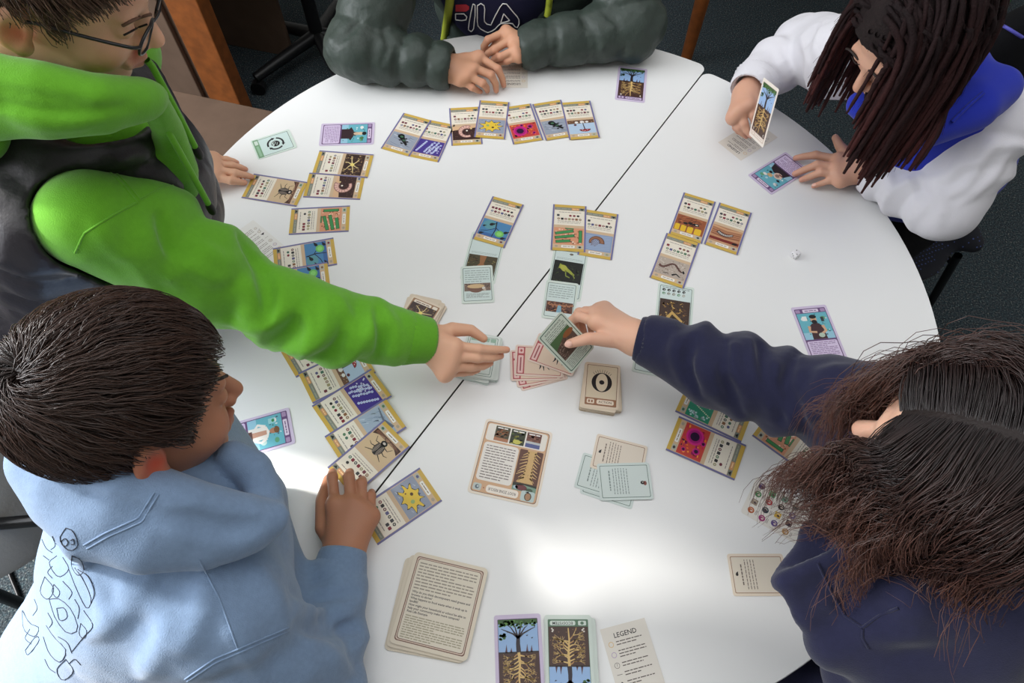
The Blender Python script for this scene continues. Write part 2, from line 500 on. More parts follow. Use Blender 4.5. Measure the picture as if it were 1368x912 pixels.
slab_box('box_body', st, -.30, .35, 0, .22, 0, .40, M_board, st); slab_box('box_lid', st, -.31, .36, -.01, .23, .40, .425, M_board, st)
# wooden table leg and top at the far side
tl = fp(915, 84, -.72); tt = fp(940, -4, -.40)
leg = empty('wooden_table', (tl[0], tl[1], 0)); tag(leg, 'wooden table with a round tapered leg beyond the far table rim', 'table')
tubes('leg', resample([(0, 0, 0), (.0, .0, .70)], 8), np.linspace(.022, .034, 8), M_post, leg, 14)
for x, y in ((.9, 0), (0, .7), (.9, .7)): tubes('leg', resample([(x, y, 0), (x, y, .70)], 4), np.linspace(.022, .034, 4), M_post, leg, 12)
bm = bmesh.new(); box_bm(bm, (-.08, -.08, .70), (.98, .78, .735)); bm_obj('table_top', bm, M_post, leg, .006)
# black swivel chair at the far left
sw_ = fp(432, 78, -.72)
ch = empty('swivel_chair', (sw_[0], sw_[1], 0)); tag(ch, 'black swivel chair in shade left of the child in the puffer jacket', 'chair')
for k in range(5):
    a = math.radians(k*72-62); e_ = np.array([math.cos(a)*.30, math.sin(a)*.30])
    tubes('base_leg', resample([(0, 0, .11), (e_[0], e_[1], .07)], 4), np.linspace(.026, .018, 4), M_dark, ch, 8)
    bm = bmesh.new(); bmesh.ops.create_cone(bm, cap_ends=True, segments=14, radius1=.028, radius2=.028, depth=.03, matrix=Matrix.Translation((e_[0], e_[1], .029)) @ Matrix.Rotation(math.pi/2, 4, 'X')); bm_obj('caster', bm, M_dark, ch)
tubes('gas_column', resample([(0, 0, .1), (0, 0, .42)], 3), np.full(3, .026), M_dark, ch, 12)
surf('seat', ell((0, .06, .46), (.24, .24, .05)), .012, M_drk2, ch)
surf('backrest', U([ell((0, .28, .75), (.22, .05, .26))], .01), .012, M_drk2, ch)
tubes('armrest', spline([(-.25, .16, .46), (-.29, .10, .62), (-.28, -.02, .66), (-.26, -.18, .66)], 16), np.full(16, .016), M_dark, ch, 8)
# seats of the players
M_shell = mat('grey_plastic_shell', srgb(150, 144, 136), .6, .4, bump=.5, bscale=160)
M_blackm = mat('black_metal', srgb(16, 16, 18), .35, .5)
def shell_chair(name, loc, rz, label, mseat, back=True, sz=.21, sh=.435):
    o = empty(name, loc, rz); tag(o, label, 'chair')
    surf('seat', U([ell((0, 0, sh), (sz, sz*.98, .022)), (ell((0, -sz*.9, sh+.03), (sz*.92, .05, .04)), .05)], .04), .012, mseat, o)
    if back: surf('backrest', U([ell((0, -sz-.07, sh+.27), (sz*.98, .022, .17)), (rc((-.1, -sz-.04, sh+.04), (-.1, -sz-.07, sh+.2), .02, .02), .04), (rc((.1, -sz-.04, sh+.04), (.1, -sz-.07, sh+.2), .02, .02), .04)], .03), .012, mseat, o)
    for x in (-1, 1):
        for y in (-1, 1): tubes('leg', resample([(x*.16, y*.15, sh-.01), (x*.20, y*.20, 0)], 3), np.full(3, .012), M_blackm, o, 8)
    tubes('cross_rail', resample([(-.17, -.16, sh-.05), (.17, -.16, sh-.05)], 3), np.full(3, .009), M_blackm, o, 8)
    return o

g0 = X(2, 655, -.12)
gc = empty('grey_chair', (g0[0]-.10, g0[1]+.02, 0)); tag(gc, 'pale grey plastic chair with dotted back at the left edge, behind the pale blue hoodie', 'chair')
bk = ell((.02, 0, .60), (.05, .20, .20), np.array([[.9, 0, -.43], [0, 1, 0], [.43, 0, .9]]))
surf('backrest', U([bk, (ell((-.16, 0, .42), (.2, .2, .025)), .06)], .05), .01, M_shell, gc)
tubes('arm_bar', resample([(-.2, -.10, .55), (.20, -.06, .57)], 4), np.full(4, .012), M_blackm, gc, 8)
for x in (-.3, .0):
    for y in (-.16, .16): tubes('leg', resample([(x, y, .42), (x*1.15, y*1.2, 0)], 3), np.full(3, .012), M_blackm, gc, 8)
cab = np.array([X(*q, -.714) for q in ((-20, 735), (4, 742), (14, 770), (26, 800), (40, 850))])
o = tubes('floor_cable', spline(cab, 24)-np.array([cab[0][0], cab[0][1], 0]), np.full(24, .005), M_blackm, None, 6); o.location = (cab[0][0], cab[0][1], 0); tag(o, 'thin black cable on the carpet at the left edge', 'cable')
# black jacket with violet piping over a chair back, green bag and wooden post behind the white hoodie
j0 = X(1345, 78, .02)
jc = empty('draped_jacket', (j0[0]+.05, j0[1]+.06, 0)); tag(jc, 'black jacket with violet piping hung behind the child in the white hoodie', 'jacket')
jf = ADD(U([ell((0, 0, .66), (.24, .07, .20), np.array([[.86, -.5, 0], [.5, .86, 0], [0, 0, 1]])), (ell((.02, .05, .45), (.22, .08, .18), np.array([[.86, -.5, 0], [.5, .86, 0], [0, 0, 1]])), .08)], .06), lambda p: wob(p, 30, 4)*.006)
M_piping = mat('violet_piping', srgb(86, 84, 176), .7)
jo = surf('jacket_body', jf, .01, M_drk2, jc)
def jw(p): return jf((p-np.array([j0[0]+.05, j0[1]+.06, 0])).astype(np.float32))
pp = hits(jw, resample([(1312, 21), (1330, 29), (1348, 39), (1366, 50)], 14))-np.array([j0[0]+.05, j0[1]+.06, 0])
tubes('piping', pp, np.full(14, .004), M_piping, jc, 6)
bq = X(1338, 6, -.15)
bgm = mat('green_cloth', srgb(30, 112, 58), .85, .15, bump=.3, bscale=300)
bag = empty('green_bag', (bq[0]+.04, bq[1]+.14, 0)); tag(bag, 'green cloth bag at the top right edge', 'bag')
surf('bag_body', ADD(U([ell((0, .12, .26), (.20, .15, .24)), (ell((0, .08, .48), (.13, .10, .10)), .08)], .05), lambda p: wob(p, 26, 2)*.01), .012, bgm, bag)
tubes('strap', spline([(-.08, .08, .52), (-.05, .10, .64), (.05, .10, .64), (.08, .08, .52)], 14), np.full(14, .012), bgm, bag, 8)

w0 = X(2, 470, -.27)
ws = empty('wooden_stool', (w0[0]-.06, w0[1], 0)); tag(ws, 'orange-brown wooden stool at the left edge below the black vest', 'stool')
bm = bmesh.new(); bmesh.ops.create_cone(bm, cap_ends=True, segments=28, radius1=.15, radius2=.15, depth=.03, matrix=Matrix.Translation((0, 0, .435))); bm_obj('seat', bm, M_post, ws, .006)
for a in range(4):
    x, y = .11*math.cos(a*1.571+.78), .11*math.sin(a*1.571+.78); tubes('leg', resample([(x, y, .42), (x*1.3, y*1.3, 0)], 4), np.full(4, .015), M_post, ws, 10)
# ------------------------------------------------------------------ printed cards
M_print = mat('printed_card', (1, 1, 1, 1), .42, .4, attr='Col')
rnd = random.Random(7)
LAY = 3.0e-5
class Pr:
    """flat print collected as thin coloured polygons, card units are millimetres"""
    def __init__(s): s.v = []; s.f = []; s.c = []
    def poly(s, pts, col, lay=1):
        if len(pts) > 4:
            tri = tessellate_polygon([[Vector((p[0], p[1], 0)) for p in pts]])
        else: tri = [tuple(range(len(pts)))]
        b = len(s.v)
        for p in pts: s.v.append((p[0]/1000, p[1]/1000, lay*LAY)); s.c.append(col[:3])
        area = sum(pts[i][0]*pts[(i+1) % len(pts)][1]-pts[(i+1) % len(pts)][0]*pts[i][1] for i in range(len(pts)))
        for t in tri:
            t = list(t)
            a = (pts[t[1]][0]-pts[t[0]][0])*(pts[t[2]][1]-pts[t[0]][1])-(pts[t[2]][0]-pts[t[0]][0])*(pts[t[1]][1]-pts[t[0]][1])
            if a < 0: t = t[::-1]
            s.f.append([b+i for i in t])
    def rect(s, x0, y0, x1, y1, col, lay=1): s.poly([(x0, y0), (x1, y0), (x1, y1), (x0, y1)], col, lay)
    def rrect(s, x0, y0, x1, y1, r, col, lay=1):
        pts = []
        for cx, cy, a0 in ((x1-r, y0+r, -90), (x1-r, y1-r, 0), (x0+r, y1-r, 90), (x0+r, y0+r, 180)):
            for k in range(5):
                a = math.radians(a0+k*22.5); pts.append((cx+r*math.cos(a), cy+r*math.sin(a)))
        s.poly(pts, col, lay)
    def frame(s, x0, y0, x1, y1, t, col, lay=1):
        s.rect(x0, y0, x1, y0+t, col, lay); s.rect(x0, y1-t, x1, y1, col, lay)
        s.rect(x0, y0+t, x0+t, y1-t, col, lay); s.rect(x1-t, y0+t, x1, y1-t, col, lay)
    def ell(s, cx, cy, rx, ry, col, lay=1, rot=0, n=14, a0=0, a1=360):
        ca, sa = math.cos(rot), math.sin(rot); pts = []
        for k in range(n if a1-a0 == 360 else n+1):
            a = math.radians(a0+(a1-a0)*k/n); x, y = rx*math.cos(a), ry*math.sin(a)
            pts.append((cx+x*ca-y*sa, cy+x*sa+y*ca))
        s.poly(pts, col, lay)
    def arc(s, cx, cy, r, a0, a1, w0, col, lay=1, w1=None, n=14):
        w1 = w0 if w1 is None else w1
        s.stroke([(cx+r*math.cos(math.radians(a0+(a1-a0)*k/n)), cy+r*math.sin(math.radians(a0+(a1-a0)*k/n))) for k in range(n+1)], w0, col, lay, w1)
    def stroke(s, pts, w0, col, lay=1, w1=None):
        w1 = w0 if w1 is None else w1
        n = len(pts); L = []; R = []
        for i, p in enumerate(pts):
            a = pts[max(i-1, 0)]; b = pts[min(i+1, n-1)]
            dx, dy = b[0]-a[0], b[1]-a[1]; l = math.hypot(dx, dy) or 1
            w_ = (w0+(w1-w0)*i/max(n-1, 1))/2
            L.append((p[0]-dy/l*w_, p[1]+dx/l*w_)); R.append((p[0]+dy/l*w_, p[1]-dx/l*w_))
        for i in range(n-1): s.poly([R[i], R[i+1], L[i+1], L[i]], col, lay)
    def words(s, x0, y, x1, h, col, lay=2, fill=1.0):
        x = x0; end = x0+(x1-x0)*fill
        while x < end-1:
            w_ = min(rnd.uniform(2, 6.5)*h, end-x); s.rect(x, y, x+w_, y+h, col, lay); x += w_+h*.8
    def para(s, x0, y0, x1, y1, n, col, lay=2, h=.45):
        st = (y1-y0)/n
        for i in range(n): s.words(x0, y1-st*(i+.75), x1, st*h, col, lay, rnd.uniform(.6, 1) if i % 3 == 2 else 1)
    def text(s, txt, x, y, size, col, lay=3, align='CENTER', rot=0, bold=0, fit=None):
        cu = bpy.data.curves.new('lettering', 'FONT'); cu.body = txt; cu.size = size; cu.align_x = align; cu.align_y = 'CENTER'
        cu.resolution_u = 2; cu.offset = bold
        o = bpy.data.objects.new('lettering', cu); COL.objects.link(o)
        dg = bpy.context.evaluated_depsgraph_get(); me = bpy.data.meshes.new_from_object(o.evaluated_get(dg))
        sx = 1
        if fit and len(me.vertices):
            xs = [v.co.x for v in me.vertices]; sx = min(1.0, fit/(max(xs)-min(xs)))
        ca, sa = math.cos(rot), math.sin(rot); b = len(s.v)
        for v in me.vertices:
            X_, Y_ = v.co.x*sx, v.co.y
            s.v.append(((x+X_*ca-Y_*sa)/1000, (y+X_*sa+Y_*ca)/1000, lay*LAY)); s.c.append(col[:3])
        for p in me.polygons: s.f.append([b+i for i in p.vertices])
        bpy.data.objects.remove(o); bpy.data.curves.remove(cu); bpy.data.meshes.remove(me)
    def flip(s):
        s.v = [(-x, -y, z) for x, y, z in s.v]; return s
    def build(s, name, parent, z):
        o = mesh_obj(name, [(x, y, zz+z) for x, y, zz in s.v], s.f, M_print, parent, False, None, np.array(s.c))
        return o
def slab(name, w, h, t, r, col, M=None, loc=(0, 0, 0), rz=0, n=4, edge=None):
    pts = []
    r = max(r, .05)
    for cx, cy, a0 in ((w/2-r, -h/2+r, -90), (w/2-r, h/2-r, 0), (-w/2+r, h/2-r, 90), (-w/2+r, -h/2+r, 180)):
        for k in range(n+1):
            a = math.radians(a0+k*90/n); pts.append(((cx+r*math.cos(a))/1000, (cy+r*math.sin(a))/1000))
    k = len(pts); v = [(x, y, 0) for x, y in pts]+[(x, y, t/1000) for x, y in pts]
    f = [list(range(k))[::-1], list(range(k, 2*k))]+[(i, (i+1) % k, k+(i+1) % k, k+i) for i in range(k)]
    o = mesh_obj(name, v, f, M_print, None, False, None, np.array([col[:3]]*len(v)))
    if M is not None: o.matrix_world = M
    else: o.location = loc; o.rotation_euler = (0, 0, rz)
    return o
K = lambda r, g, b: srgb(r, g, b)
cr_, blk, wht, tan_ = K(232, 224, 208), K(28, 26, 28), K(236, 234, 228), K(206, 178, 146)
gold, lilB, slate, brown_, orange_ = K(204, 170, 80), K(112, 112, 158), K(128, 132, 122), K(82, 52, 44), K(206, 150, 104)
icons = [K(128, 40, 52), K(60, 60, 62), K(86, 122, 92), K(138, 96, 62), K(90, 90, 130), K(70, 110, 90), K(44, 40, 40), K(160, 150, 110), K(110, 46, 60)]

# --- the pictures on the yellow cards: drawn in a box -30..30 x -54..-6 mm
def A_bg(p, c): p.rect(-30.5, -44, 30.5, -1, c, 1)
def clipx(x): return max(-30, min(30, x))
def clipy(y): return max(-43.5, min(-1.5, y))
def jit(n, f): return [f() for _ in range(n)]
def art_beetle(p):
    A_bg(p, K(206, 180, 144))
    pts = [(-30.5, -44)]+[(x, -36-6*math.cos(x/22)+5*(x/30)**2) for x in range(-30, 31, 6)]+[(30.5, -44)]
    p.poly(pts, K(70, 44, 38), 2)
    for k in range(9): p.words(-29+rnd.random()*10, -43+k*.6, 28, .5, K(130, 90, 70), 3)
    p.ell(0, -20, 9.6, 12, blk, 3); p.ell(0, -33, 6.4, 4.8, blk, 3)
    for s_ in (-1, 1):
        for y, dx, dy in ((-12, 12, 6), (-20, 15, 0), (-28, 12, -7)): p.stroke([(s_*7, y), (s_*(7+dx*.6), y+dy*.2+2.4), (s_*(7+dx), y+dy)], 1.7, blk, 3, .8)
        p.ell(s_*4.4, -19, 3.4, 10, K(128, 116, 106), 4); p.stroke([(s_*2, -37), (s_*7, -42)], 1, blk, 4)
        for q_ in (3, 6): p.stroke([(s_*q_, -11), (s_*q_*1.1, -28)], .6, blk, 5)
    p.ell(0, -33, 3, 2.2, K(196, 186, 176), 4); p.stroke([(0, -9), (0, -30)], .8, blk, 5)
def art_roots(p, bgc=K(56, 38, 34), line=K(190, 160, 110)):
    A_bg(p, bgc)
    for _ in range(70):
        x, y = rnd.uniform(-29, 27), rnd.uniform(-42, -4); p.rect(x, y, clipx(x+rnd.uniform(.6, 2.6)), min(y+rnd.uniform(1, 6), -1.5), line if rnd.random() < .7 else K(110, 84, 60), 2)
    for a in (20, 75, 130, 200, 250, 310):
        c_, s_ = math.cos(math.radians(a)), math.sin(math.radians(a))
        p.stroke([(0, -20), (clipx(12*c_+2*s_), -20+9*s_), (clipx(27*c_), -20+17*s_)], 2.6, K(226, 206, 150), 3, 1)
    p.ell(0, -20, 4.5, 4.5, K(232, 214, 120), 4)
def art_grub(p):
    A_bg(p, K(58, 36, 34))
    p.poly([(-30.5, -1), (30.5, -1), (30.5, -6), (8, -9), (-30.5, -14)], K(216, 178, 140), 2)
    for _ in range(40):
        x, y = rnd.uniform(-29, 27), rnd.uniform(-42, -14); p.rect(x, y, x+1.6, y+1, K(120, 84, 74), 2)
    p.arc(2, -19, 15, 60, 300, 12, K(150, 104, 100), 3, 7); p.arc(2, -19, 15, 64, 296, 8.6, K(222, 180, 166), 4, 4.5)
    for k in range(9):
        a = math.radians(60+k*25); p.stroke([(10*math.cos(a), -17+10*math.sin(a)), (18*math.cos(a), -17+18*math.sin(a))], .8, K(120, 70, 70), 5)
    p.ell(2, -16, 2.2, 2.2, K(240, 232, 220), 5); p.ell(12, -10, 2.4, 2, K(226, 200, 140), 5)
def art_rods(p):
    A_bg(p, K(214, 150, 116))
    for _ in range(46):
        x, y = rnd.uniform(-27, 25), rnd.uniform(-41, -5); p.ell(x, y, rnd.uniform(1, 2.6), rnd.uniform(1, 2.2), K(240, 214, 190) if rnd.random() < .6 else K(160, 96, 66), 2, n=7)
    for x0, y0, x1, y1 in ((24, -6, 24, -38), (-26, -38, 4, -34), (-28, -28, 12, -20), (-28, -17, 10, -8), (-8, -2.8, 10, -2.8)):
        p.stroke([(x0, y0), (x1, y1)], 7.4 if x0 != -8 else 3, blk, 3); p.stroke([(x0+(x1-x0)*.03, y0+(y1-y0)*.03), (x0+(x1-x0)*.97, y0+(y1-y0)*.97)], 6.0 if x0 != -8 else 2, K(64, 142, 82), 4)
def art_bud(p):
    A_bg(p, K(76, 132, 178))
    p.ell(-14, -14, 13, 12, K(92, 150, 160), 2); p.rect(-30.5, -44, 30.5, -36, K(64, 104, 160), 2)
    p.stroke([(-2, -3), (2, -22), (0, -43)], 2.6, blk, 3, 1.6); p.stroke([(1, -20), (-14, -30), (-27, -34)], 1.4, blk, 3); p.stroke([(1, -18), (14, -26)], 1.4, blk, 3)
    p.ell(13, -31, 9.5, 8.5, K(112, 190, 98), 4); p.ell(13, -31, 5.5, 5, K(140, 210, 116), 5)
    for x, y, r in ((-10, -12, 5), (24, -24, 4.5), (22, -40, 4), (-24, -40, 4), (-24, -20, 3)): p.ell(x, y, r, r*.75, blk, 4, .6, 8); p.poly([(x+r, y), (x+r*1.7, y+r), (x+r*.3, y+r*.7)], blk, 4)
def art_tardi(p):
    A_bg(p, K(150, 158, 172))
    for _ in range(16):
        x, y = rnd.uniform(-28, 14), rnd.uniform(-41, -5); p.stroke([(x, y), (x+6, y-2), (x+13, y-3)], rnd.uniform(1, 3), rnd.choice([K(110, 118, 136), K(186, 194, 204), K(90, 96, 112)]), 2, .4)
    p.stroke([(-9, -9), (2, -20), (14, -32)], 13, blk, 3, 5); p.ell(-8, -10, 8, 7, blk, 3); p.ell(-6, -11, 4, 3, K(70, 108, 80), 4); p.ell(3, -20, 4, 3, K(66, 96, 76), 4)
    for x, y in ((6, -14), (12, -22), (-6, -22), (2, -30)): p.ell(x, y, 3, 2, blk, 3)
def art_dots(p):
    A_bg(p, K(72, 56, 140))
    for ox, oy, n in ((-24, -38, 8), (-8, -42, 9), (2, -40, 9), (10, -42, 8)):
        for k in range(n):
            x, y = ox+k*1.9+rnd.uniform(-.6, .6)*(2 if ox > -20 else 0), oy+k*4.4
            if -42 < y < -3 and x < 28: p.ell(x, y, 2.5, 2.3, K(214, 220, 240), 3, n=9); p.ell(x, y, 1.3, 1.2, K(130, 160, 214), 4, n=7)
    for _ in range(26): p.ell(rnd.uniform(0, 26), rnd.uniform(-41, -14), 1.7, 1.5, K(206, 206, 228), 2, n=7)
def art_amoeba(p):
    A_bg(p, K(146, 154, 172))
    for _ in range(18):
        x, y = rnd.uniform(-28, 22), rnd.uniform(-41, -5); p.stroke([(x, y), (x+5, y+2)], rnd.uniform(1, 3), rnd.choice([K(96, 106, 130), K(182, 190, 204), K(104, 128, 160)]), 2, .4)
    for sc, c, l in ((1.09, blk, 3), (1, K(226, 192, 66), 4)):
        pts = []
        for k in range(44):
            a = k/44*2*math.pi; r = (12+(7.5+2*math.sin(a*2+1))*max(0, math.sin(a*9+.6+.5*math.sin(a*3)))**1.1)*sc; pts.append((-1+r*math.cos(a)*1.35, -22.5+r*math.sin(a)*1.02))
        p.poly(pts, c, l)
    p.ell(4, -26, 3, 2.6, K(80, 52, 30), 5); p.ell(-8, -21, 3.4, 3.4, K(150, 176, 110), 5); p.ell(10, -18, 1.6, 1.4, K(120, 80, 40), 5)
def art_magenta(p):
    A_bg(p, K(196, 70, 60))
    for _ in range(60):
        x, y = rnd.uniform(-26, 26), rnd.uniform(-41, -4); p.ell(x, y, rnd.uniform(1, 3.6), rnd.uniform(1, 3), rnd.choice([K(236, 116, 50), K(196, 40, 80), K(60, 26, 44), K(150, 30, 90), K(240, 150, 60)]), 2, n=8)
    for x, y, r in ((-10, -23, 16), (15, -13, 6.5), (-3, -6, 4.5), (20, -34, 4)):
        y = max(y, -43+r)
        p.ell(x, y, r, r*.95, K(206, 40, 130), 3, n=20); p.ell(x, y, r*.78, r*.74, K(166, 30, 116), 4, n=18); p.ell(x, y, r*.52, r*.5, K(44, 18, 52), 5, n=16)
def art_toadstool(p):
    A_bg(p, K(178, 200, 222))
    p.rect(-30.5, -12, 30.5, -1, K(110, 78, 58), 2)
    for _ in range(34):
        x, y = rnd.uniform(-28, 27), rnd.uniform(-11, -3); p.ell(x, y, 1.4, 1, rnd.choice([K(60, 40, 36), K(170, 140, 110)]), 3, n=6)
    for x, r in ((-10, 4), (3, 5), (14, 3.6)): p.ell(x, -8, r, r*.8, K(232, 230, 226), 4)
    p.stroke([(4, -9), (5, -22), (6, -33)], 2, K(70, 60, 60), 4, 2.6)
    p.ell(6, -31, 13, 8, blk, 5, n=12, a0=180, a1=360); p.ell(6, -31.5, 12, 7, K(150, 38, 46), 6, n=12, a0=180, a1=360)
    for x, y in ((0, -34), (6, -36), (11, -34), (3, -37)): p.ell(x, y, 1.1, .9, wht, 7, n=6)
    p.ell(-14, -16, 3.4, 2.8, K(90, 40, 50), 5)
def art_shrimp(p):
    A_bg(p, K(140, 158, 188))
    for k in range(9): p.stroke([(-28, -6-k*4), (-6, -8-k*4), (27, -5-k*4)], 1.2, K(162, 178, 204), 2)
    p.arc(-2, -22, 12, -10, 200, 11, K(92, 58, 44), 3, 5); p.arc(-2, -22, 12, -5, 190, 7, K(150, 104, 78), 4, 3)
    for k in range(6):
        a = math.radians(10+k*28); p.stroke([(-2+8*math.cos(a), -22+8*math.sin(a)), (-4+4*math.cos(a)-4, -34+3*math.sin(a))], 1, K(110, 74, 56), 3, .5)
def art_ant(p):
    A_bg(p, K(150, 84, 54))
    for _ in range(60):
        x, y = rnd.uniform(-28, 18), rnd.uniform(-28, -4); p.stroke([(x, y), (x+6, y+1.4)], rnd.uniform(.6, 2), rnd.choice([K(112, 58, 40), K(186, 112, 72), K(90, 44, 34)]), 2)
    for x, r in ((-24, 6), (-11, 6.4), (3, 7), (19, 8)): p.rrect(x-r+1, -43.5, min(x+r-1, 30), -27, 3, K(226, 182, 44), 3)
    for x, y, r in ((-10, -21, 3.6), (0, -18, 4), (12, -18, 5)): p.ell(x, y, r*1.3, r*.8, blk, 4)
    for x in (-4, 2, 6): p.stroke([(x, -18), (x-3, -26), (x-6, -29)], .8, blk, 4); p.stroke([(x, -18), (x+2, -11), (x+6, -9)], .8, blk, 4)
    p.ell(13, -18, 3, 1.6, K(216, 200, 180), 5)
def art_larva(p):
    A_bg(p, K(180, 128, 94))
    for k in range(8): p.stroke([(-30, -4-k*5), (0, -7-k*5), (29, -3-k*5)], rnd.uniform(1, 3.4), rnd.choice([K(206, 160, 120), K(140, 84, 60), K(120, 50, 40)]), 2)
    p.rect(-30.5, -40, 30.5, -33, K(122, 44, 38), 3)
    p.arc(-2, 0, 22, 225, 315, 8.5, blk, 4, 5); p.arc(-2, 0, 22, 228, 312, 4.5, K(196, 190, 186), 5, 3)
    for k in range(9): a = math.radians(228+k*10); p.stroke([(-2+19*math.cos(a), 19*math.sin(a)), (-2+26*math.cos(a), 26*math.sin(a))], .8, blk, 6)
    p.ell(22, -37, 6, 3, blk, 4, .3, 8)
def art_worm(p):
    A_bg(p, K(178, 164, 152))
    for _ in range(70):
        x, y = rnd.uniform(-29, 28), rnd.uniform(-42, -3); p.ell(x, y, 1.6, 1, rnd.choice([K(206, 196, 184), K(140, 124, 112)]), 2, n=6)
    pts = [(-26+k*3.4, -18-7*math.sin(k*.52+.6)) for k in range(15)]
    p.stroke(pts, 5, K(66, 40, 38), 3, 3.4); p.stroke(pts, 2, K(112, 72, 64), 4, 1)
    p.stroke([(4, -38), (12, -33), (20, -38)], 4.5, blk, 3, 2); p.ell(24, -24, 2.4, 4, blk, 3, .4, 8); p.stroke([(-14, -38), (-4, -36)], 1.4, blk, 3)
def art_teal(p):
    A_bg(p, K(42, 142, 110))
    for _ in range(40): 
        x = rnd.choice([rnd.uniform(-29, -18), rnd.uniform(18, 28)]); p.ell(x, rnd.uniform(-41, -4), 2, 1.8, K(196, 224, 226), 2, n=7)
    for ox, oy, dx, dy in ((-15, -40, 1.2, 3.4), (-6, -42, .7, 3.4), (2, -36, 1.5, 3.2)):
        for k in range(11):
            x, y = ox+dx*k, oy+dy*k
            if y < -3: p.ell(x, y, 1.3, 1.3, K(226, 230, 200), 3, n=7)
def art_streak(p):
    A_bg(p, K(160, 176, 194))
    for _ in range(30):
        x, y = rnd.uniform(-28, 22), rnd.uniform(-42, -8); p.stroke([(x, y), (x+3, y+5), (x+4, min(y+9, -2))], rnd.uniform(.8, 2.8), rnd.choice([K(110, 126, 148), K(190, 204, 216), K(128, 148, 170)]), 2, .4)
    p.stroke([(-20, -43), (2, -36), (26, -41)], 5, K(104, 112, 126), 3, 2)

def yellow_card(loc, rz, art, label, group='square-cornered yellow and violet edged organism cards'):
    o = slab('organism_card', 70, 120.7, .34, .8, gold, None, loc, rz); t = .00034
    tag(o, label, 'card', None)
    p = Pr()
    p.rect(-35, -60.3, 35, 60.3, gold, 1); p.rect(-35, -60.3, -31.6, 60.3, lilB, 2); p.rect(31.6, -60.3, 35, 60.3, lilB, 2)
    p.rect(-31.6, -53.6, 31.6, 53.2, tan_, 2)
    p.build('border', o, t)
    p = Pr(); p.rect(-31, 46, 31, 53.2, slate, 3); p.rrect(4, 46.6, 20, 52.6, 1.4, orange_, 4); p.poly([(21.5, 51.6), (30, 51.6), (25.8, 46.8)], blk, 4)
    p.words(-28, 48.6, 2, 2, K(160, 162, 146), 4); p.words(6, 48.8, 18, 1.6, K(238, 206, 160), 5); p.build('header_strip', o, t)
    p = Pr(); p.rect(-31, 6, 31, 45.4, cr_, 3)
    p.words(-22, 39.6, 24, 1.4, K(150, 140, 132), 4); p.words(-24, 15.5, 24, 1.4, K(150, 140, 132), 4); p.words(-24, 11.5, 24, 1.3, K(170, 160, 150), 4)
    n1 = rnd.randint(1, 3)
    for k in range(n1): p.rrect(-26+k*7.2, 28.8, -20.4+k*7.2, 34.4, 1.2, rnd.choice(icons[:2]+icons[8:]), 4)
    for k in range(rnd.randint(1, 3)): p.ell(18-k*8, 31.6, 3, 2.6, rnd.choice(icons), 4, n=9)
    for k in range(7):
        c = rnd.choice(icons); x = -22+k*7.4
        if k % 2: p.rrect(x-2.8, 19.6, x+2.8, 25.2, 1, c, 4)
        else: p.ell(x, 22.4, 3, 2.8, c, 4, n=9); p.ell(x, 22.4, 1.5, 1.4, K(200, 196, 180), 5, n=7)
    p.build('text_panel', o, t)
    p = Pr(); art(p); p.v = [(x, y, z+2*LAY) for x, y, z in p.v]; p.build('picture', o, t)
    p = Pr(); p.rrect(-14, -52.4, 13, -46.2, 1.6, wht, 4); p.words(-11, -50, 10, 1.6, K(150, 130, 110), 5); p.rrect(18, -53, 29, -45.6, 1.2, K(178, 180, 166), 4); p.ell(23.5, -49.3, 3, 2.4, rnd.choice(icons), 5, n=8); p.ell(-24, -49.3, 3.4, 2.6, K(170, 158, 140), 4, n=9)
    p.build('name_strip', o, t)
    return o

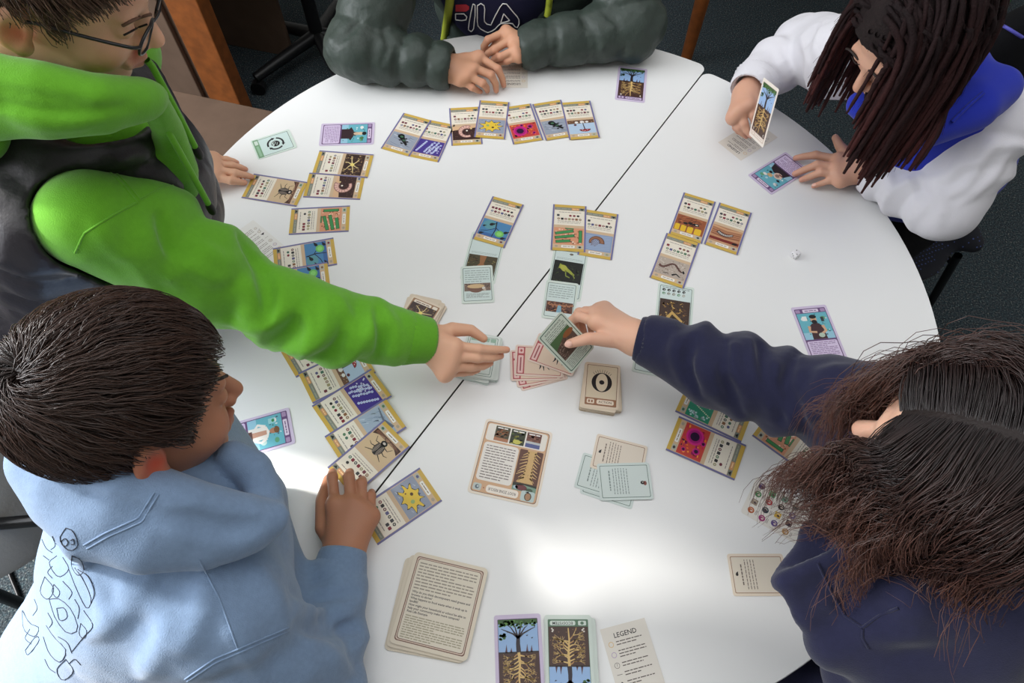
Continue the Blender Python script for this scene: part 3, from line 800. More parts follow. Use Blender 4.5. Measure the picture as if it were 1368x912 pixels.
# --- lilac character cards and tree backs
lil, purp, turq = K(206, 192, 216), K(104, 74, 118), K(104, 176, 190)
def base_card(name, w, h, col, label, loc=None, rz=0, M=None, r=4, t=.42):
    o = slab(name, w, h, t, r, col, M, loc, rz, n=5); tag(o, label, 'card'); return o
def lilac_card(loc, rz, who, label):
    o = base_card('character_card', 70, 120.7, lil, label, loc, rz); t = .00042
    p = Pr(); p.rrect(-30.5, -55, 30.5, 55, 2, purp, 1); p.build('border', o, t)
    p = Pr(); p.rrect(-15, 46, 16, 53, 1.5, K(222, 208, 226), 2); p.words(-11, 48.6, 12, 1.7, purp, 3); p.rrect(-29, 46, -20, 53, 1.5, K(166, 140, 176), 2); p.rrect(20, 46, 29, 53, 1.5, K(166, 140, 176), 2); p.build('title_strip', o, t)
    p = Pr(); p.rrect(-28.6, -53, 28.6, -16.5, 3, K(214, 198, 224), 2); p.para(-25, -51, 25, -18, 9, K(150, 124, 164), 3); p.build('text_panel', o, t)
    p = Pr(); p.rect(-29, -13, 29, 44.5, turq, 2); p.rect(-29, -13, 29, 2, K(150, 196, 214), 3)
    skin = K(206, 164, 132)
    for _ in range(22):
        x, y = rnd.uniform(-26, 24), rnd.uniform(-10, 41); p.rrect(x, y, x+rnd.uniform(1.5, 4), y+rnd.uniform(1.5, 4), .6, rnd.choice([K(226, 232, 230), K(60, 110, 120), K(84, 150, 130), K(70, 90, 110)]), 4)
    for s_ in (-1, 1): p.ell(s_*19, 32, 5, 4, K(96, 158, 120) if s_ > 0 else K(224, 226, 222), 4)
    if who == 'beard':
        p.poly([(-14, -13), (14, -13), (12, 16), (6, 21), (-6, 21), (-12, 16)], K(66, 40, 44), 5); p.stroke([(-13, 16), (-15, 4), (-2, 2)], 6, skin, 6, 4.4); p.stroke([(13, 16), (16, 4), (5, -3)], 6, skin, 6, 4.4)
        p.ell(0, 30, 6, 8.5, skin, 6); p.ell(0, 36, 7, 4.5, blk, 7); p.ell(0, 24.5, 5.4, 4.6, blk, 7); p.rrect(-21, 28, -12, 38, 1, K(230, 230, 226), 5); p.rect(14, 24, 20, 34, K(50, 56, 60), 5); p.ell(5, -5, 6, 5, K(180, 196, 180), 7)
    elif who == 'coat':
        p.poly([(-13, -13), (13, -13), (11, 18), (0, 22), (-11, 18)], K(234, 228, 220), 5); p.poly([(-5, -13), (5, -13), (4, 17), (-4, 17)], K(196, 150, 128), 6); p.stroke([(-11, 16), (-17, 4), (-8, -4)], 5.6, K(234, 228, 220), 6, 4); p.stroke([(11, 16), (17, 6), (12, -4)], 5.6, K(234, 228, 220), 6, 4)
        p.rect(-8, -13, 8, -7, K(90, 60, 56), 7); p.ell(0, 29, 5.4, 7.4, K(176, 124, 98), 7); p.ell(0, 34, 6.4, 4.6, K(120, 82, 56), 8); p.rrect(-24, 22, -14, 33, 1, K(150, 200, 206), 5); p.ell(18, 10, 5, 5, K(190, 216, 210), 5); p.ell(-19, 30, 3, 2.5, K(60, 140, 80), 6)
    elif who == 'dark':
        p.poly([(-15, -13), (15, -13), (15, 4), (21, 8), (9, 14), (-9, 14), (-21, 8), (-15, 4)], K(52, 34, 40), 5); p.poly([(-7, 10), (7, 10), (4, 26), (-4, 26)], K(60, 44, 40), 6); p.ell(0, 22, 4.6, 8, K(206, 178, 150), 7); p.ell(0, 30, 5, 6.4, K(214, 190, 160), 8); p.ell(0, 38, 5.6, 5, blk, 9); p.ell(14, 33, 4.6, 4.4, K(80, 120, 70), 5)
    else:
        p.poly([(-22, -13), (24, -13), (20, 2), (8, 8), (-16, 4)], K(44, 32, 38), 5); p.ell(-6, 9, 10, 9, K(224, 196, 176), 6); p.ell(-5, 10, 5.4, 4.6, K(150, 120, 110), 7); p.ell(7, 20, 6.4, 5, K(206, 170, 120), 6); p.ell(12, 12, 4, 3.4, blk, 7); p.ell(-16, 20, 4, 3, blk, 6); p.ell(16, 26, 5, 3.4, K(232, 228, 220), 6); p.ell(6, 32, 3, 3, K(180, 210, 220), 6); p.rect(-14, 2, -4, 5, K(120, 50, 50), 7)
    p.build('picture', o, t)
    return o
def tree_picture(p, w, top, bot, seed=3):
    """blue sky with a tree over brown soil with pale roots, inside -w..w x bot..top"""
    r = random.Random(seed); mid = bot+(top-bot)*.54
    p.rect(-w, mid, w, top, K(150, 182, 222), 2); p.rect(-w, bot, w, mid, K(72, 48, 40), 2)
    H_ = top-mid; tr = K(48, 38, 44)
    p.rect(-w, top-H_*.14, w, top, K(56, 92, 44), 3)
    for k in range(60):
        x = r.uniform(-w+3, w-3); y = top-H_*r.uniform(.05, .22+.06*math.cos(x/w*6)); p.ell(x, min(y, top-2), r.uniform(1.4, 2.8), r.uniform(1.2, 2), r.choice([K(70, 116, 50), K(44, 76, 36), K(96, 140, 66)]), 4, n=7)
    for k in range(12): p.ell(-w+r.uniform(2.6, 10), mid+H_*r.uniform(.40, .56), 2.4, 1.8, r.choice([K(60, 104, 50), K(44, 76, 36)]), 4, n=7)
    p.stroke([(0, mid), (-.6, mid+H_*.25), (0, mid+H_*.48)], 7, tr, 5, 5)
    for x1, y1 in ((-w*.85, .72), (-w*.5, .82), (-w*.2, .84), (w*.22, .84), (w*.5, .8), (w*.88, .74)): p.stroke([(0, mid+H_*.42), (x1*.3, mid+H_*.56), (x1*.7, mid+H_*(y1-.07)), (x1, mid+H_*y1)], 3, tr, 5, .8)
    for x in (-w*.62, -w*.38, w*.42, w*.64): p.poly([(x-1.8, mid), (x+1.8, mid), (x+.6, mid+H_*r.uniform(.14, .28))], K(92, 62, 72), 4)
    for x, y in ((w*.45, .5), (w*.7, .42), (-w*.5, .62)): p.poly([(x-2, mid+H_*y), (x+2, mid+H_*(y+.02)), (x, mid+H_*(y-.03))], K(60, 60, 80), 4)
    p.rect(-w, mid-1.2, w, mid+1, K(52, 40, 34), 4)
    root = K(214, 180, 116); D = mid-bot
    p.stroke([(0, mid), (1, mid-D*.3), (-1, mid-D*.65), (0, bot+2)], 4, root, 7, 1.6)
    def fork(x, y, a, l, w_, dep):
        x1, y1 = x+l*math.cos(a), y+l*math.sin(a)
        if abs(x1) > w-1 or y1 < bot+1 or y1 > mid-1.5: return
        p.stroke([(x, y), ((x+x1)/2+r.uniform(-1, 1), (y+y1)/2+r.uniform(-.8, .8)), (x1, y1)], w_, root if r.random() < .75 else K(176, 134, 84), 6, w_*.6)
        if dep:
            for _ in range(2): fork(x1, y1, a+r.uniform(-.7, .7), l*.78, w_*.62, dep-1)
    for k in range(15):
        s_ = 1 if k % 2 else -1; y0 = mid-D*(.03+.045*k)
        fork(0, y0, (-.35-r.uniform(-.25, .45)) if s_ > 0 else (math.pi+.35+r.uniform(-.25, .45)), w*.30, 2.2, 3)
    for k in range(30): p.ell(r.uniform(-w+2, w-2), r.uniform(bot+2, mid-3), 1, .9, r.choice([K(46, 30, 28), K(124, 88, 62)]), 3, n=6)
    for x in (-w*.75, w*.8):
        for k in range(3): p.ell(x+r.uniform(-2, 2), bot+3+k*1.8, 1.4, 1.2, K(222, 214, 204), 8, n=7)
def tree_card(name, loc, rz, paper, ink, label, title=None, w=70, h=120.7, M=None, upside=False, wide=False):
    o = base_card(name, w, h, paper, label, loc, rz, M); t = .00042
    W_, H_ = w/2, h/2
    p = Pr(); p.rrect(-W_+5, -H_+6, W_-5, H_-6, 1.4, ink, 1); p.build('border', o, t)
    p = Pr(); tree_picture(p, W_-5.7, H_-6.8, -H_+16); p.build('picture', o, t)
    p = Pr(); p.rect(-W_+5.7, -H_+6.6, W_-5.7, -H_+15.6, ink, 2)
    p.rrect(-W_+8, -H_+8, -W_+20, -H_+14.4, 1.5, paper, 3); p.ell(-W_+14, -H_+11.2, 2.6, 2.2, ink, 4); p.rrect(-W_+24, -H_+8, W_-8, -H_+14.4, 2.4, paper, 3)
    if title: p.text(title, (16)/2, -H_+11.2, 5.6, blk, 4, fit=35, bold=.06)
    else: p.words(-W_+27, -H_+10.3, W_-11, 1.8, ink, 4)
    p.build('title_strip', o, t)
    return o
def green_card(loc, rz, label, pic=None, w=63, h=88, py=None, M=None, paper=K(212, 222, 214), ink=K(84, 110, 98), pic_low=True, icons_=0):
    o = base_card('event_card', w, h, paper, label, loc, rz, M); t = .00042
    W_, H_ = w/2, h/2
    p = Pr(); p.rrect(-W_+4, -H_+5, W_-4, H_-5, 2.4, ink, 1); p.rrect(-W_+5, -H_+6, W_-5, H_-6, 2, K(206, 219, 216), 2); p.build('border', o, t)
    p = Pr()
    if icons_:
        p.para(-W_+9, H_-11, W_-9, H_-7.5, 1, K(120, 130, 126), 4)
        for r_ in range(2):
            for k in range(5):
                c = blk if r_ == 0 else rnd.choice([K(140, 140, 130), K(110, 150, 120), K(170, 170, 160)]); p.ell(-W_+12+k*9.6, H_-15-r_*8.4, 3.4, 3, c, 4, .3*k, 9); p.ell(-W_+12.6+k*9.6, H_-15.5-r_*8.4, 1.2, 1, paper, 5, n=6)
    elif py: p.para(-W_+9, py[1]+3, W_-9, py[1]+9, 2, K(150, 164, 160), 4, .3); p.ell(2, H_-12, 4, 2.6, K(110, 104, 92), 4)
    else: p.para(-W_+8, 4 if pic else -4, W_-8, H_-9, 6 if pic else 9, K(150, 164, 160), 4, .34)
    p.build('text_panel', o, t)
    if pic:
        p = Pr(); pic(p, W_-6, 2)
        if py:
            ys = [v[1] for v in p.v]; a_, b_ = min(ys), max(ys); p.v = [(x, (py[0]+(y-a_)/(b_-a_)*(py[1]-py[0]))/1000, z) for x, y, z in p.v]
        p.build('picture', o, t)
    return o
def ph_mix(cols, n=90, y0=-30, y1=2):
    def f(p, w, top):
        p.rect(-w, y0, w, y1, cols[0], 3)
        for _ in range(n):
            x, y = rnd.uniform(-w, w-6), rnd.uniform(y0+1, y1-3); s_ = rnd.uniform(.6, 2.4)
            p.stroke([(x, y), (min(w, x+rnd.uniform(2, 6)), min(y1, max(y0, y+rnd.uniform(-2, 3))))], s_, rnd.choice(cols[1:]), 4, s_*.5)
    return f
ph_wood = ph_mix([K(70, 50, 36), K(40, 30, 26), K(150, 120, 70), K(112, 84, 50), K(90, 96, 60)])
ph_frog = ph_mix([K(26, 28, 24), K(20, 22, 20), K(40, 46, 32), K(60, 70, 40), K(34, 38, 28)], 60)
def ph_frog2(p, w, top):
    ph_frog(p, w, top)
    p.stroke([(-18, -6), (-6, -9), (4, -13), (14, -18)], 7, K(150, 156, 60), 5, 3); p.ell(-8, -9, 8, 4.5, K(170, 170, 70), 6, -.3); p.stroke([(-4, -12), (-2, -20), (6, -22)], 2.6, K(130, 140, 60), 6, 1.4); p.stroke([(10, -16), (16, -22)], 2, K(120, 130, 56), 6)
def ph_crowd(p, w, top):
    ph_mix([K(96, 60, 48), K(50, 30, 30), K(150, 100, 70), K(190, 130, 90), K(60, 50, 60)], 110, -28, -4)(p, w, top)
    for k in range(16): p.ell(-w+4+k*3.1, -9-rnd.random()*4, 1.9, 2.2, K(170, 116, 84), 5, n=7)
    p.poly([(-5, -28), (5, -28), (3, -12), (-3, -12)], K(128, 168, 186), 6)
def ph_bowl(p, w, top):
    p.rect(-w, -16, w, 2, K(120, 100, 90), 3)
    for _ in range(40): p.ell(rnd.uniform(-w+2, w-2), rnd.uniform(-12, 1), 1.4, 1, rnd.choice([K(80, 62, 56), K(160, 136, 116)]), 4, n=6)
    p.ell(-3, -6, 17, 14, K(120, 88, 74), 5, n=16, a0=180, a1=360); p.ell(-3, -5, 17, 5, K(206, 176, 134), 6); p.ell(12, -10, 3.4, 3.4, K(214, 206, 196), 7); p.ell(14, -14, 2.6, 2.6, K(190, 176, 160), 7)
    p.para(-w+3, -32, w-3, -21, 4, K(140, 150, 146), 4)
def ph_bark(p, w, top):
    ph_mix([K(64, 44, 34), K(36, 26, 24), K(150, 112, 60), K(186, 150, 84), K(96, 66, 44)], 120, -38, 2)(p, w, top)
    p.stroke([(-22, -30), (-4, -14), (16, -24)], 6, K(196, 160, 90), 5, 3)
def ph_log(p, w, top):
    ph_mix([K(74, 66, 44), K(46, 40, 30), K(126, 116, 70), K(100, 80, 50), K(60, 70, 44)], 80, -36, 2)(p, w, top)
    p.poly([(-7, 2), (7, 2), (4, -12), (12, -20), (-12, -20), (-4, -12)], K(150, 104, 66), 5); p.ell(0, -24, 18, 5, K(176, 140, 92), 6)
def ph_held(p, w, top):
    ph_mix([K(88, 68, 58), K(52, 40, 38), K(128, 104, 92), K(150, 128, 116), K(70, 52, 46)], 110, -24, 16)(p, w, top)
    p.poly([(-w, 16), (w, 16), (w, 10), (4, 8), (-w, -2)], K(70, 96, 60), 5); p.ell(14, 6, 12, 5, K(132, 80, 44), 6)
def plain_card(name, loc, rz, paper, ink, label, body, w=88, h=63, lines='v', M=None, fill=None):
    """sand / green text card; its text runs across the short side"""
    o = base_card(name, w, h, paper, label, loc, rz, M); t = .00042; W_, H_ = w/2, h/2
    p = Pr(); p.rrect(-W_+4, -H_+4, W_-4, H_-4, 2, ink, 1); p.rrect(-W_+5, -H_+5, W_-5, H_-5, 1.6, fill or paper, 2); p.build('border', o, t)
    p = Pr(); body(p, W_, H_); p.build('text_panel', o, t)
    return o
def body_rot(n, ink, head=True, x0=-26, st=4.6, icon=True):
    def f(p, W_, H_):
        q = Pr()
        for i in range(n): q.words(-H_+10, 0, H_-10, 1.3, ink, 4, 1 if i % 3 else .8)
        if head: p.ell(-W_+11, 0, 2.2, 2, blk, 4) if icon else None
        k = 0; x = x0
        for i in range(n):
            big = head and i == 0
            y = -H_+(16 if big else 10)
            while y < H_-(16 if big else 10):
                l = rnd.uniform(2.5, 6); p.rect(x, y, x+(2.0 if big else 1.2), min(y+l, H_-9), ink, 4); y += l+1.1
            x += st*(1.5 if big else 1)
        if icon: p.poly([(-W_+9, 2), (-W_+13, 5), (-W_+13, 1)], blk, 4)
    return f
def stack_under(name, n, w, h, loc, rz, paper, label_fn, group, t=.9, jitter=1.2, j0=0):
    """cards lying below the printed top one: plain edges show"""
    r = random.Random(int(abs(loc[0])*9999)+n)
    for k in range(n):
        o = slab(name, w, h, t-.06, 4, paper, None, (loc[0]+r.uniform(-1, 1)*jitter/1000, loc[1]+r.uniform(-1, 1)*jitter/1000, loc[2]+k*t/1000), rz+r.uniform(-1, 1)*.03*jitter)
        tag(o, label_fn, 'card', group)
# ------------------------------------------------------------------ cards on the table (metres, degrees)
def at(x, y, lv=0, z=None): return (x, y, ZT+.0004+lv*.00075 if z is None else ZT+z)
D = math.radians
Y = [
 (-.5105, .9693, 80.4, 1, art_beetle, 'yellow-ended black beetle card at the fingertips of the hand in green'),
 (-.3773, 1.0486, 86.2, 1, art_roots, 'yellow-ended card of pale roots on dark soil, below a lilac card'),
 (-.3867, .9849, 88.6, 0, art_grub, 'yellow-ended curled grub card tucked under the pale root card'),
 (-.4023, .8916, 95.9, 0, art_rods, 'yellow-ended card with green rods lying on its own, left of the green sleeve elbow'),
 (-.4165, .7975, 105.2, 0, art_bud, 'blue green-bud card beside the green sleeve, upper of the two'),
 (-.4193, .7364, 104.7, 1, art_bud, 'blue green-bud card half hidden by the green sleeve, lower of the two'),
 (-.2493, 1.1444, -18.9, 1, art_tardi, 'tilted yellow-ended card with a dark creature on grey, leftmost of the far row'),
 (-.1903, 1.1281, -13.6, 0, art_dots, 'tilted violet card with white dot chains, second from the left in the far row'),
 (-.1183, 1.1767, 6.5, 0, art_grub, 'yellow-ended card with a curled grub, under the yellow blob card in the far row'),
 (-.0587, 1.1983, -3.3, 2, art_amoeba, 'yellow spiky blob card in the far row near the clasped hands'),
 (.0102, 1.1881, 14.1, 1, art_magenta, 'yellow-ended card with magenta cells on orange in the far row'),
 (.0820, 1.2025, 15.0, 2, art_tardi, 'dark creature on grey card, right of the magenta one in the far row'),
 (.1425, 1.2034, 8.4, 3, art_toadstool, 'yellow-ended card with a red toadstool hanging in pale blue, rightmost of the far row'),
 (-.0345, .8990, -18.1, 2, art_bud, 'single blue green-bud card above two pale green cards mid-table'),
 (.1108, .8873, -3.0, 2, art_rods, 'yellow-ended card with green rods crossing the dark seam mid-table'),
 (.1707, .8730, -9.5, 1, art_shrimp, 'yellow-ended card of a brown shrimp on blue-grey, mid-table'),
 (.3694, .9238, -20.8, 1, art_ant, 'yellow-ended card with a black ant over yellow grains on the right half'),
 (.4398, .8971, -22.5, 2, art_larva, 'yellow-ended card of a striped larva on brown, beside the ant card'),
 (.3212, .8116, -21.5, 2, art_worm, 'yellow-ended card with a dark wriggling worm on pink-grey, below the ant card'),
 (.3586, .4857, -117.0, 0, art_teal, 'yellow-ended card with bead chains on teal, partly under the navy sleeve'),
 (.3352, .4166, -114.9, 1, art_magenta, 'yellow-ended card with magenta cells on orange, below the navy sleeve'),
 (.4860, .4282, -130.2, 0, art_rods, 'yellow-ended green rods card between the navy sleeve and brown hair'),
 (-.3557, .5924, 126.0, 0, art_magenta, 'farthest card of the fanned row, mostly hidden under the green sleeve'),
 (-.3127, .5400, 122.0, 1, art_toadstool, 'red toadstool card in the fanned row below the green sleeve'),
 (-.2778, .4852, 129.1, 2, art_dots, 'violet dot-chain card in the fanned row below the green sleeve'),
 (-.2460, .4278, 128.2, 3, art_streak, 'blue-grey streaked card in the fanned row, under the near beetle card'),
 (-.2343, .3831, 136.5, 4, art_beetle, 'yellow-ended beetle card at the fingertips of the child in light blue'),
 (-.1758, .3038, 127.3, 0, art_amoeba, 'yellow spiky blob card beside the hand of the child in light blue'),
 (.4330, .5770, 20.0, 1, art_worm, 'card under the navy sleeve with only a gold corner showing'),
]
for x, y, a, lv, art, lab in Y: yellow_card(at(x, y, lv), D(a), art, lab)
lilac_card(at(-.3821, 1.1411), D(-85.5), 'dark', 'lilac card with a dark-dressed figure on turquoise, beyond the pale root card')
lilac_card(at(-.4312, .4179), D(-70.3), 'coat', 'lilac white coat card by the face of the child in light blue')
lilac_card(at(.5724, 1.0567), D(127.3), 'group', 'lilac card under the fingertips of the child in the white hoodie')
lilac_card(at(.5760, .6510), D(7.8), 'beard', 'lilac card with a bearded figure, between the navy sleeve and the right rim')
tree_card('tree_card', at(.2689, 1.3321), D(-7.5), lil, purp, 'lilac-edged tree and roots card lying alone near the far right sleeve')
tree_card('tree_card', at(.0224, .0842-.001, 0), D(3.8), lil, purp, 'lilac-edged tree and roots card at the near rim, left of the green deck')
# near green deck with an upside-down top card
for k in range(5):
    o = slab('deck_card', 70, 120.7, .9, 4, K(200, 210, 202), None, at(.0965+.0012*k, .0818-.0006*k, z=.0004+.0010*k), D(1.3+.5*(k % 3-1)))
    tag(o, 'plain-edged pale green card in the near green deck', 'card', 'plain cards in the near green deck')
tree_card('tree_card', at(.0951, .0834, z=.0056), D(181.3), K(206, 216, 208), K(84, 116, 92), 'green ECOSYSTEM tree card, upside down on top of the near deck', 'ECOSYSTEM')

# --- legend slips
pap = K(222, 216, 206)
def legend(loc, rz, label, w=70, h=120.7, faint=False, head=True):
    o = base_card('legend_slip', w, h, K(229, 227, 222) if faint else pap, label, loc, rz, None, .5, .18)
    p = Pr(); ink = K(96, 86, 78) if not faint else K(150, 140, 130)
    if head: p.text('LEGEND', 0, 47, 9.5, K(50, 46, 44), 2, bold=.12)
    y = 38
    for k, n in enumerate((2, 3, 2, 2, 2, 1, 3, 2, 2)):
        for j in range(n): p.words(-17, y-j*4.0, 27, 1.3, ink, 2, .95 if j < n-1 else rnd.uniform(.45, .8))
        yc = y-(n-1)*2+.5
        if k == 0: p.ell(-25, yc, 4, 4, K(214, 180, 120), 2); p.ell(-25, yc, 3.1, 3.1, pap, 3)
        elif k == 1: p.ell(-25, yc, 4, 4, K(180, 160, 190), 2); p.ell(-25, yc, 3.1, 3.1, pap, 3)
        elif k == 2: p.ell(-25, yc, 4, 4, ink, 2); p.ell(-25, yc, 3.4, 3.4, pap, 3); p.text('?', -25, yc, 6, ink, 4)
        elif k == 3: p.stroke([(-29, yc), (-21, yc)], .7, ink, 2)
        elif k == 4: p.poly([(-29.5, yc-2), (-20.5, yc-2), (-25, yc+3)], blk, 2)
        elif k == 5: p.ell(-24, yc, 3.6, 3.6, ink, 2); p.ell(-24, yc, 2.9, 2.9, pap, 3); p.stroke([(-26, yc-3), (-28.5, yc-6)], 1, ink, 2)
        else:
            for x in (-24, -2): p.ell(x, yc, 3, 3, ink, 2, n=10); p.ell(x, yc, 2.5, 2.5, pap, 3, n=10)
        y -= n*4.0+4.2
        if y < -50: break
    p.build('printed_text', o, .00018)
legend(at(.1913, .0761), D(15), 'off-white LEGEND slip at the near rim, right of the green deck')
legend(at(.5206, 1.1556), D(128.5), 'off-white LEGEND slip upside down under the card held upright')
legend(at(-.0144, 1.3690), D(181), 'off-white LEGEND slip under the clasped hands', head=True)
legend(at(-.5150, .8217), D(230), 'faint off-white LEGEND slip half under the green sleeve at the left rim', faint=True, head=False)

# --- icon card
o = base_card('icon_card', 120.7, 70, K(226, 222, 214), 'white card of small round and square pictures under the brown hair', at(.4475, .3060), D(-31.4), None, 5)
p = Pr()
ic = [K(78, 62, 104), K(70, 130, 80), K(150, 134, 116), K(176, 92, 44), K(70, 170, 110), K(176, 56, 62), K(50, 64, 70), K(156, 30, 110), K(120, 160, 140), K(30, 28, 28), K(206, 168, 70), K(90, 70, 130), K(96, 120, 110), K(90, 80, 130), K(70, 60, 60), K(180, 140, 90)]
for k, c in enumerate(ic):
    col_, row = divmod(k, 4); x = -47+col_*20+row*.0; y = 24-row*15.5-(col_ % 2)*3
    if k % 4 in (0, 2) and k % 3: p.rrect(x-5, y-5, x+5, y+5, .8, c, 2)
    else: p.ell(x, y, 5.4, 5.4, c, 2)
    p.ell(x+1, y-1, 2.2, 1.6, K(214, 200, 190) if k % 2 else K(60, 40, 60), 3, n=7)
    p.stroke([(x-3, y+2), (x, y+3), (x+3, y+1)], .8, K(230, 220, 200), 3)
    for j in range(2): p.rect(x+7.5+j*2, y-4, x+8.4+j*2, y+4, K(150, 140, 132), 2)
p.build('printed_icons', o, .00042)

# --- sand and green text cards
sand, sandi = K(226, 212, 194), K(150, 112, 84)
plain_card('action_card', at(.3912, .2101), D(1.5), sand, sandi, 'sand text card at the tip of the navy hood', body_rot(5, K(110, 96, 86)), fill=K(220, 210, 194))
gpap, gink = K(206, 216, 212), K(96, 122, 110)
plain_card('event_card', at(.1683, .3494, 0), D(-16.7), gpap, gink, 'pale green text card, lowest of the loose four near the sheet', body_rot(8, K(120, 134, 130), icon=False))
plain_card('event_card', at(.1591, .3599, 1), D(-16.1), gpap, gink, 'pale green text card poking out left of the sand card in the loose four', body_rot(8, K(120, 134, 130), icon=False))
plain_card('action_card', at(.1856, .3955, 2), D(-14.0), sand, sandi, 'sand text card at the far side of the loose four near the sheet', body_rot(6, K(120, 104, 92)), fill=K(222, 210, 194))
def body_front(p, W_, H_):
    body_rot(7, K(116, 132, 128), icon=False)(p, W_, H_); p.ell(29, -3, 3.5, 3, blk, 4); p.ell(33, -4, 3, 4, K(130, 70, 60), 4, n=8); p.ell(29.5, -2.4, 1.2, 1, K(200, 190, 180), 5, n=6)
plain_card('event_card', at(.1927, .3530, 3), D(3.1), gpap, gink, 'pale green text card with a tiny dark picture, on top of the loose four', body_front)

# --- large sheets
o = base_card('rule_sheet', 118, 134, K(232, 220, 204), 'large sand sheet with three photos and a root picture, mid-table before the seam', at(.0035, .3828), D(-11.4), None, 6)
p = Pr(); p.rrect(-55, -63, 55, 63, 5, K(122, 92, 76), 1); p.rrect(-54, -62, 54, 62, 5, K(206, 166, 130), 2); p.build('border', o, .00042)
p = Pr(); p.rrect(-52, 29, 52, 60, 5, K(228, 222, 212), 3)
for x0, cols in ((-38, [K(74, 70, 50), K(120, 80, 50), K(50, 44, 36), K(150, 96, 60)]), (-10.5, [K(50, 58, 34), K(90, 110, 50), K(34, 36, 28), K(180, 176, 90)]), (17, [K(110, 70, 58), K(146, 100, 80), K(80, 40, 40)])):
    p.rect(x0, 31, x0+25, 58, cols[0], 4)
    for _ in range(34):
        x, y = rnd.uniform(x0+.5, x0+19), rnd.uniform(32, 54); p.stroke([(x, y), (x+5, y+rnd.uniform(-1, 3))], rnd.uniform(.8, 3), rnd.choice(cols[1:]), 5)
    p.words(x0+3, 54, x0+22, 2, wht, 6)
p.rect(17, 31, 42, 38, K(84, 92, 140), 6); p.rect(17, 38, 42, 42, K(186, 190, 190), 6); p.rect(-38, 31, -13, 37, K(170, 116, 84), 6); p.ell(2, 36, 7, 4, K(196, 190, 90), 6)
p.build('photo_strip', o, .00042)
p = Pr(); p.rrect(-51, -42, 9, 26, 6, K(230, 224, 216), 3)
for i in range(13): p.words(-46, 19-i*4.7, 5, 1.6, K(120, 108, 104), 4, .98 if i not in (5, 12) else .7)
p.build('text_panel', o, .00042)
p = Pr(); p.rrect(11, -46, 51, 26, 2, K(96, 62, 50), 3); p.poly([(24, 26), (40, 26), (37, 6), (40, -20), (44, -32), (16, -32), (24, -20), (28, 6)], K(204, 168, 112), 4)
for s_ in (-1, 1):
    for k in range(9):
        y0 = 22-k*5.5; x0 = 32+s_*5; x1 = 32+s_*rnd.uniform(13, 19); p.stroke([(x0, y0), ((x0+x1)/2, y0-3), (x1, y0-rnd.uniform(4, 9))], 2.4, K(204, 168, 112), 4, .8)
p.rect(11, -46, 51, -33, K(120, 150, 130), 5); p.ell(26, -40, 10, 5, K(110, 56, 60), 6); p.poly([(11, -33), (51, -33), (51, -37), (30, -35), (11, -39)], K(48, 50, 40), 6); p.ell(17, -41, 4, 3, K(170, 190, 204), 6); p.ell(40, -42, 6, 3, K(70, 90, 70), 6)
p.build('picture', o, .00042)
p = Pr(); p.rrect(-30, -60, 24, -47, 5, K(236, 226, 214), 3); p.text('ROOT ZONE RESCUE', -3, -53.5, 6.6, K(84, 72, 68), 4, rot=math.pi, fit=46, bold=.06)
p.rrect(-52, -60, -38, -48, 3, K(190, 196, 190), 3); p.ell(-45, -54, 3.6, 3.6, K(96, 110, 120), 4); p.ell(-44, -53.4, 1.8, 1.8, K(190, 200, 200), 5); p.ell(-34, -54, 1, 1, K(150, 60, 50), 4)
p.rrect(28, -61, 51, -44, 3, K(184, 200, 196), 7); p.ell(40, -53, 4.2, 6, K(170, 130, 96), 8); p.ell(40, -53, 6, 7, K(90, 76, 60), 7.5); p.poly([(34, -46), (40, -44), (41, -48)], blk, 8)
p.build('title_strip', o, .00042)
# pile of thick question sheets
for k, (dx, dy, a) in enumerate(((-.0108, -.0048, -8.1), (-.0060, -.0030, -10.2))):
    o = base_card('question_sheet', 117, 133, K(214, 202, 182), 'sand question sheet, %s in the pile at the near rim' % ('lowest' if k == 0 else 'middle one'), at(-.0974+dx, .1531+dy, z=.0004+k*.0032), D(a), None, 7, 2.6)
    p = Pr(); p.rrect(-52, -60, 52, 60, 4, K(110, 78, 66), 1); p.rrect(-50.6, -58.6, 50.6, 58.6, 4, K(214, 202, 182), 2); p.build('border', o, .0026)
o = base_card('question_sheet', 117, 133, K(220, 208, 188), 'sand question sheet full of text, on top of the pile at the near rim', at(-.0974, .1531, z=.0004+.0064), D(-11.5), None, 7, 2.2)
p = Pr(); p.rrect(-53, -61, 53, 61, 4, K(120, 84, 70), 1); p.rrect(-51.6, -59.6, 51.6, 59.6, 4, K(220, 200, 182), 2); p.rrect(-50.4, -58.4, 50.4, 58.4, 4, K(120, 84, 70), 3); p.rrect(-49.4, -57.4, 49.4, 57.4, 4, K(220, 210, 192), 4); p.build('border', o, .0022)
p = Pr(); gi = K(150, 140, 126)
for i in range(9): p.words(-46, 51-i*4.6, 47, 1.8, gi, 5, .98 if i not in (3, 8) else .62)
T_ = ['Why do you think decomposers need greens and', 'browns to thrive?', 'What happens to food waste when it ends up in', 'landfill?', 'How might your household or school be able to', 'help your community make more compost?', 'Real Life Example']
for i, s_ in enumerate(T_): p.text(s_, -46, 9.5-i*4.7, 4.5, K(56, 50, 48), 5, 'LEFT', bold=.08, fit=92)
for i in range(10): p.words(-46, -25.5-i*3.3, 47, 1.5, K(164, 156, 130), 5, .98 if i not in (4, 9) else .5)
p.build('printed_text', o, .0022)

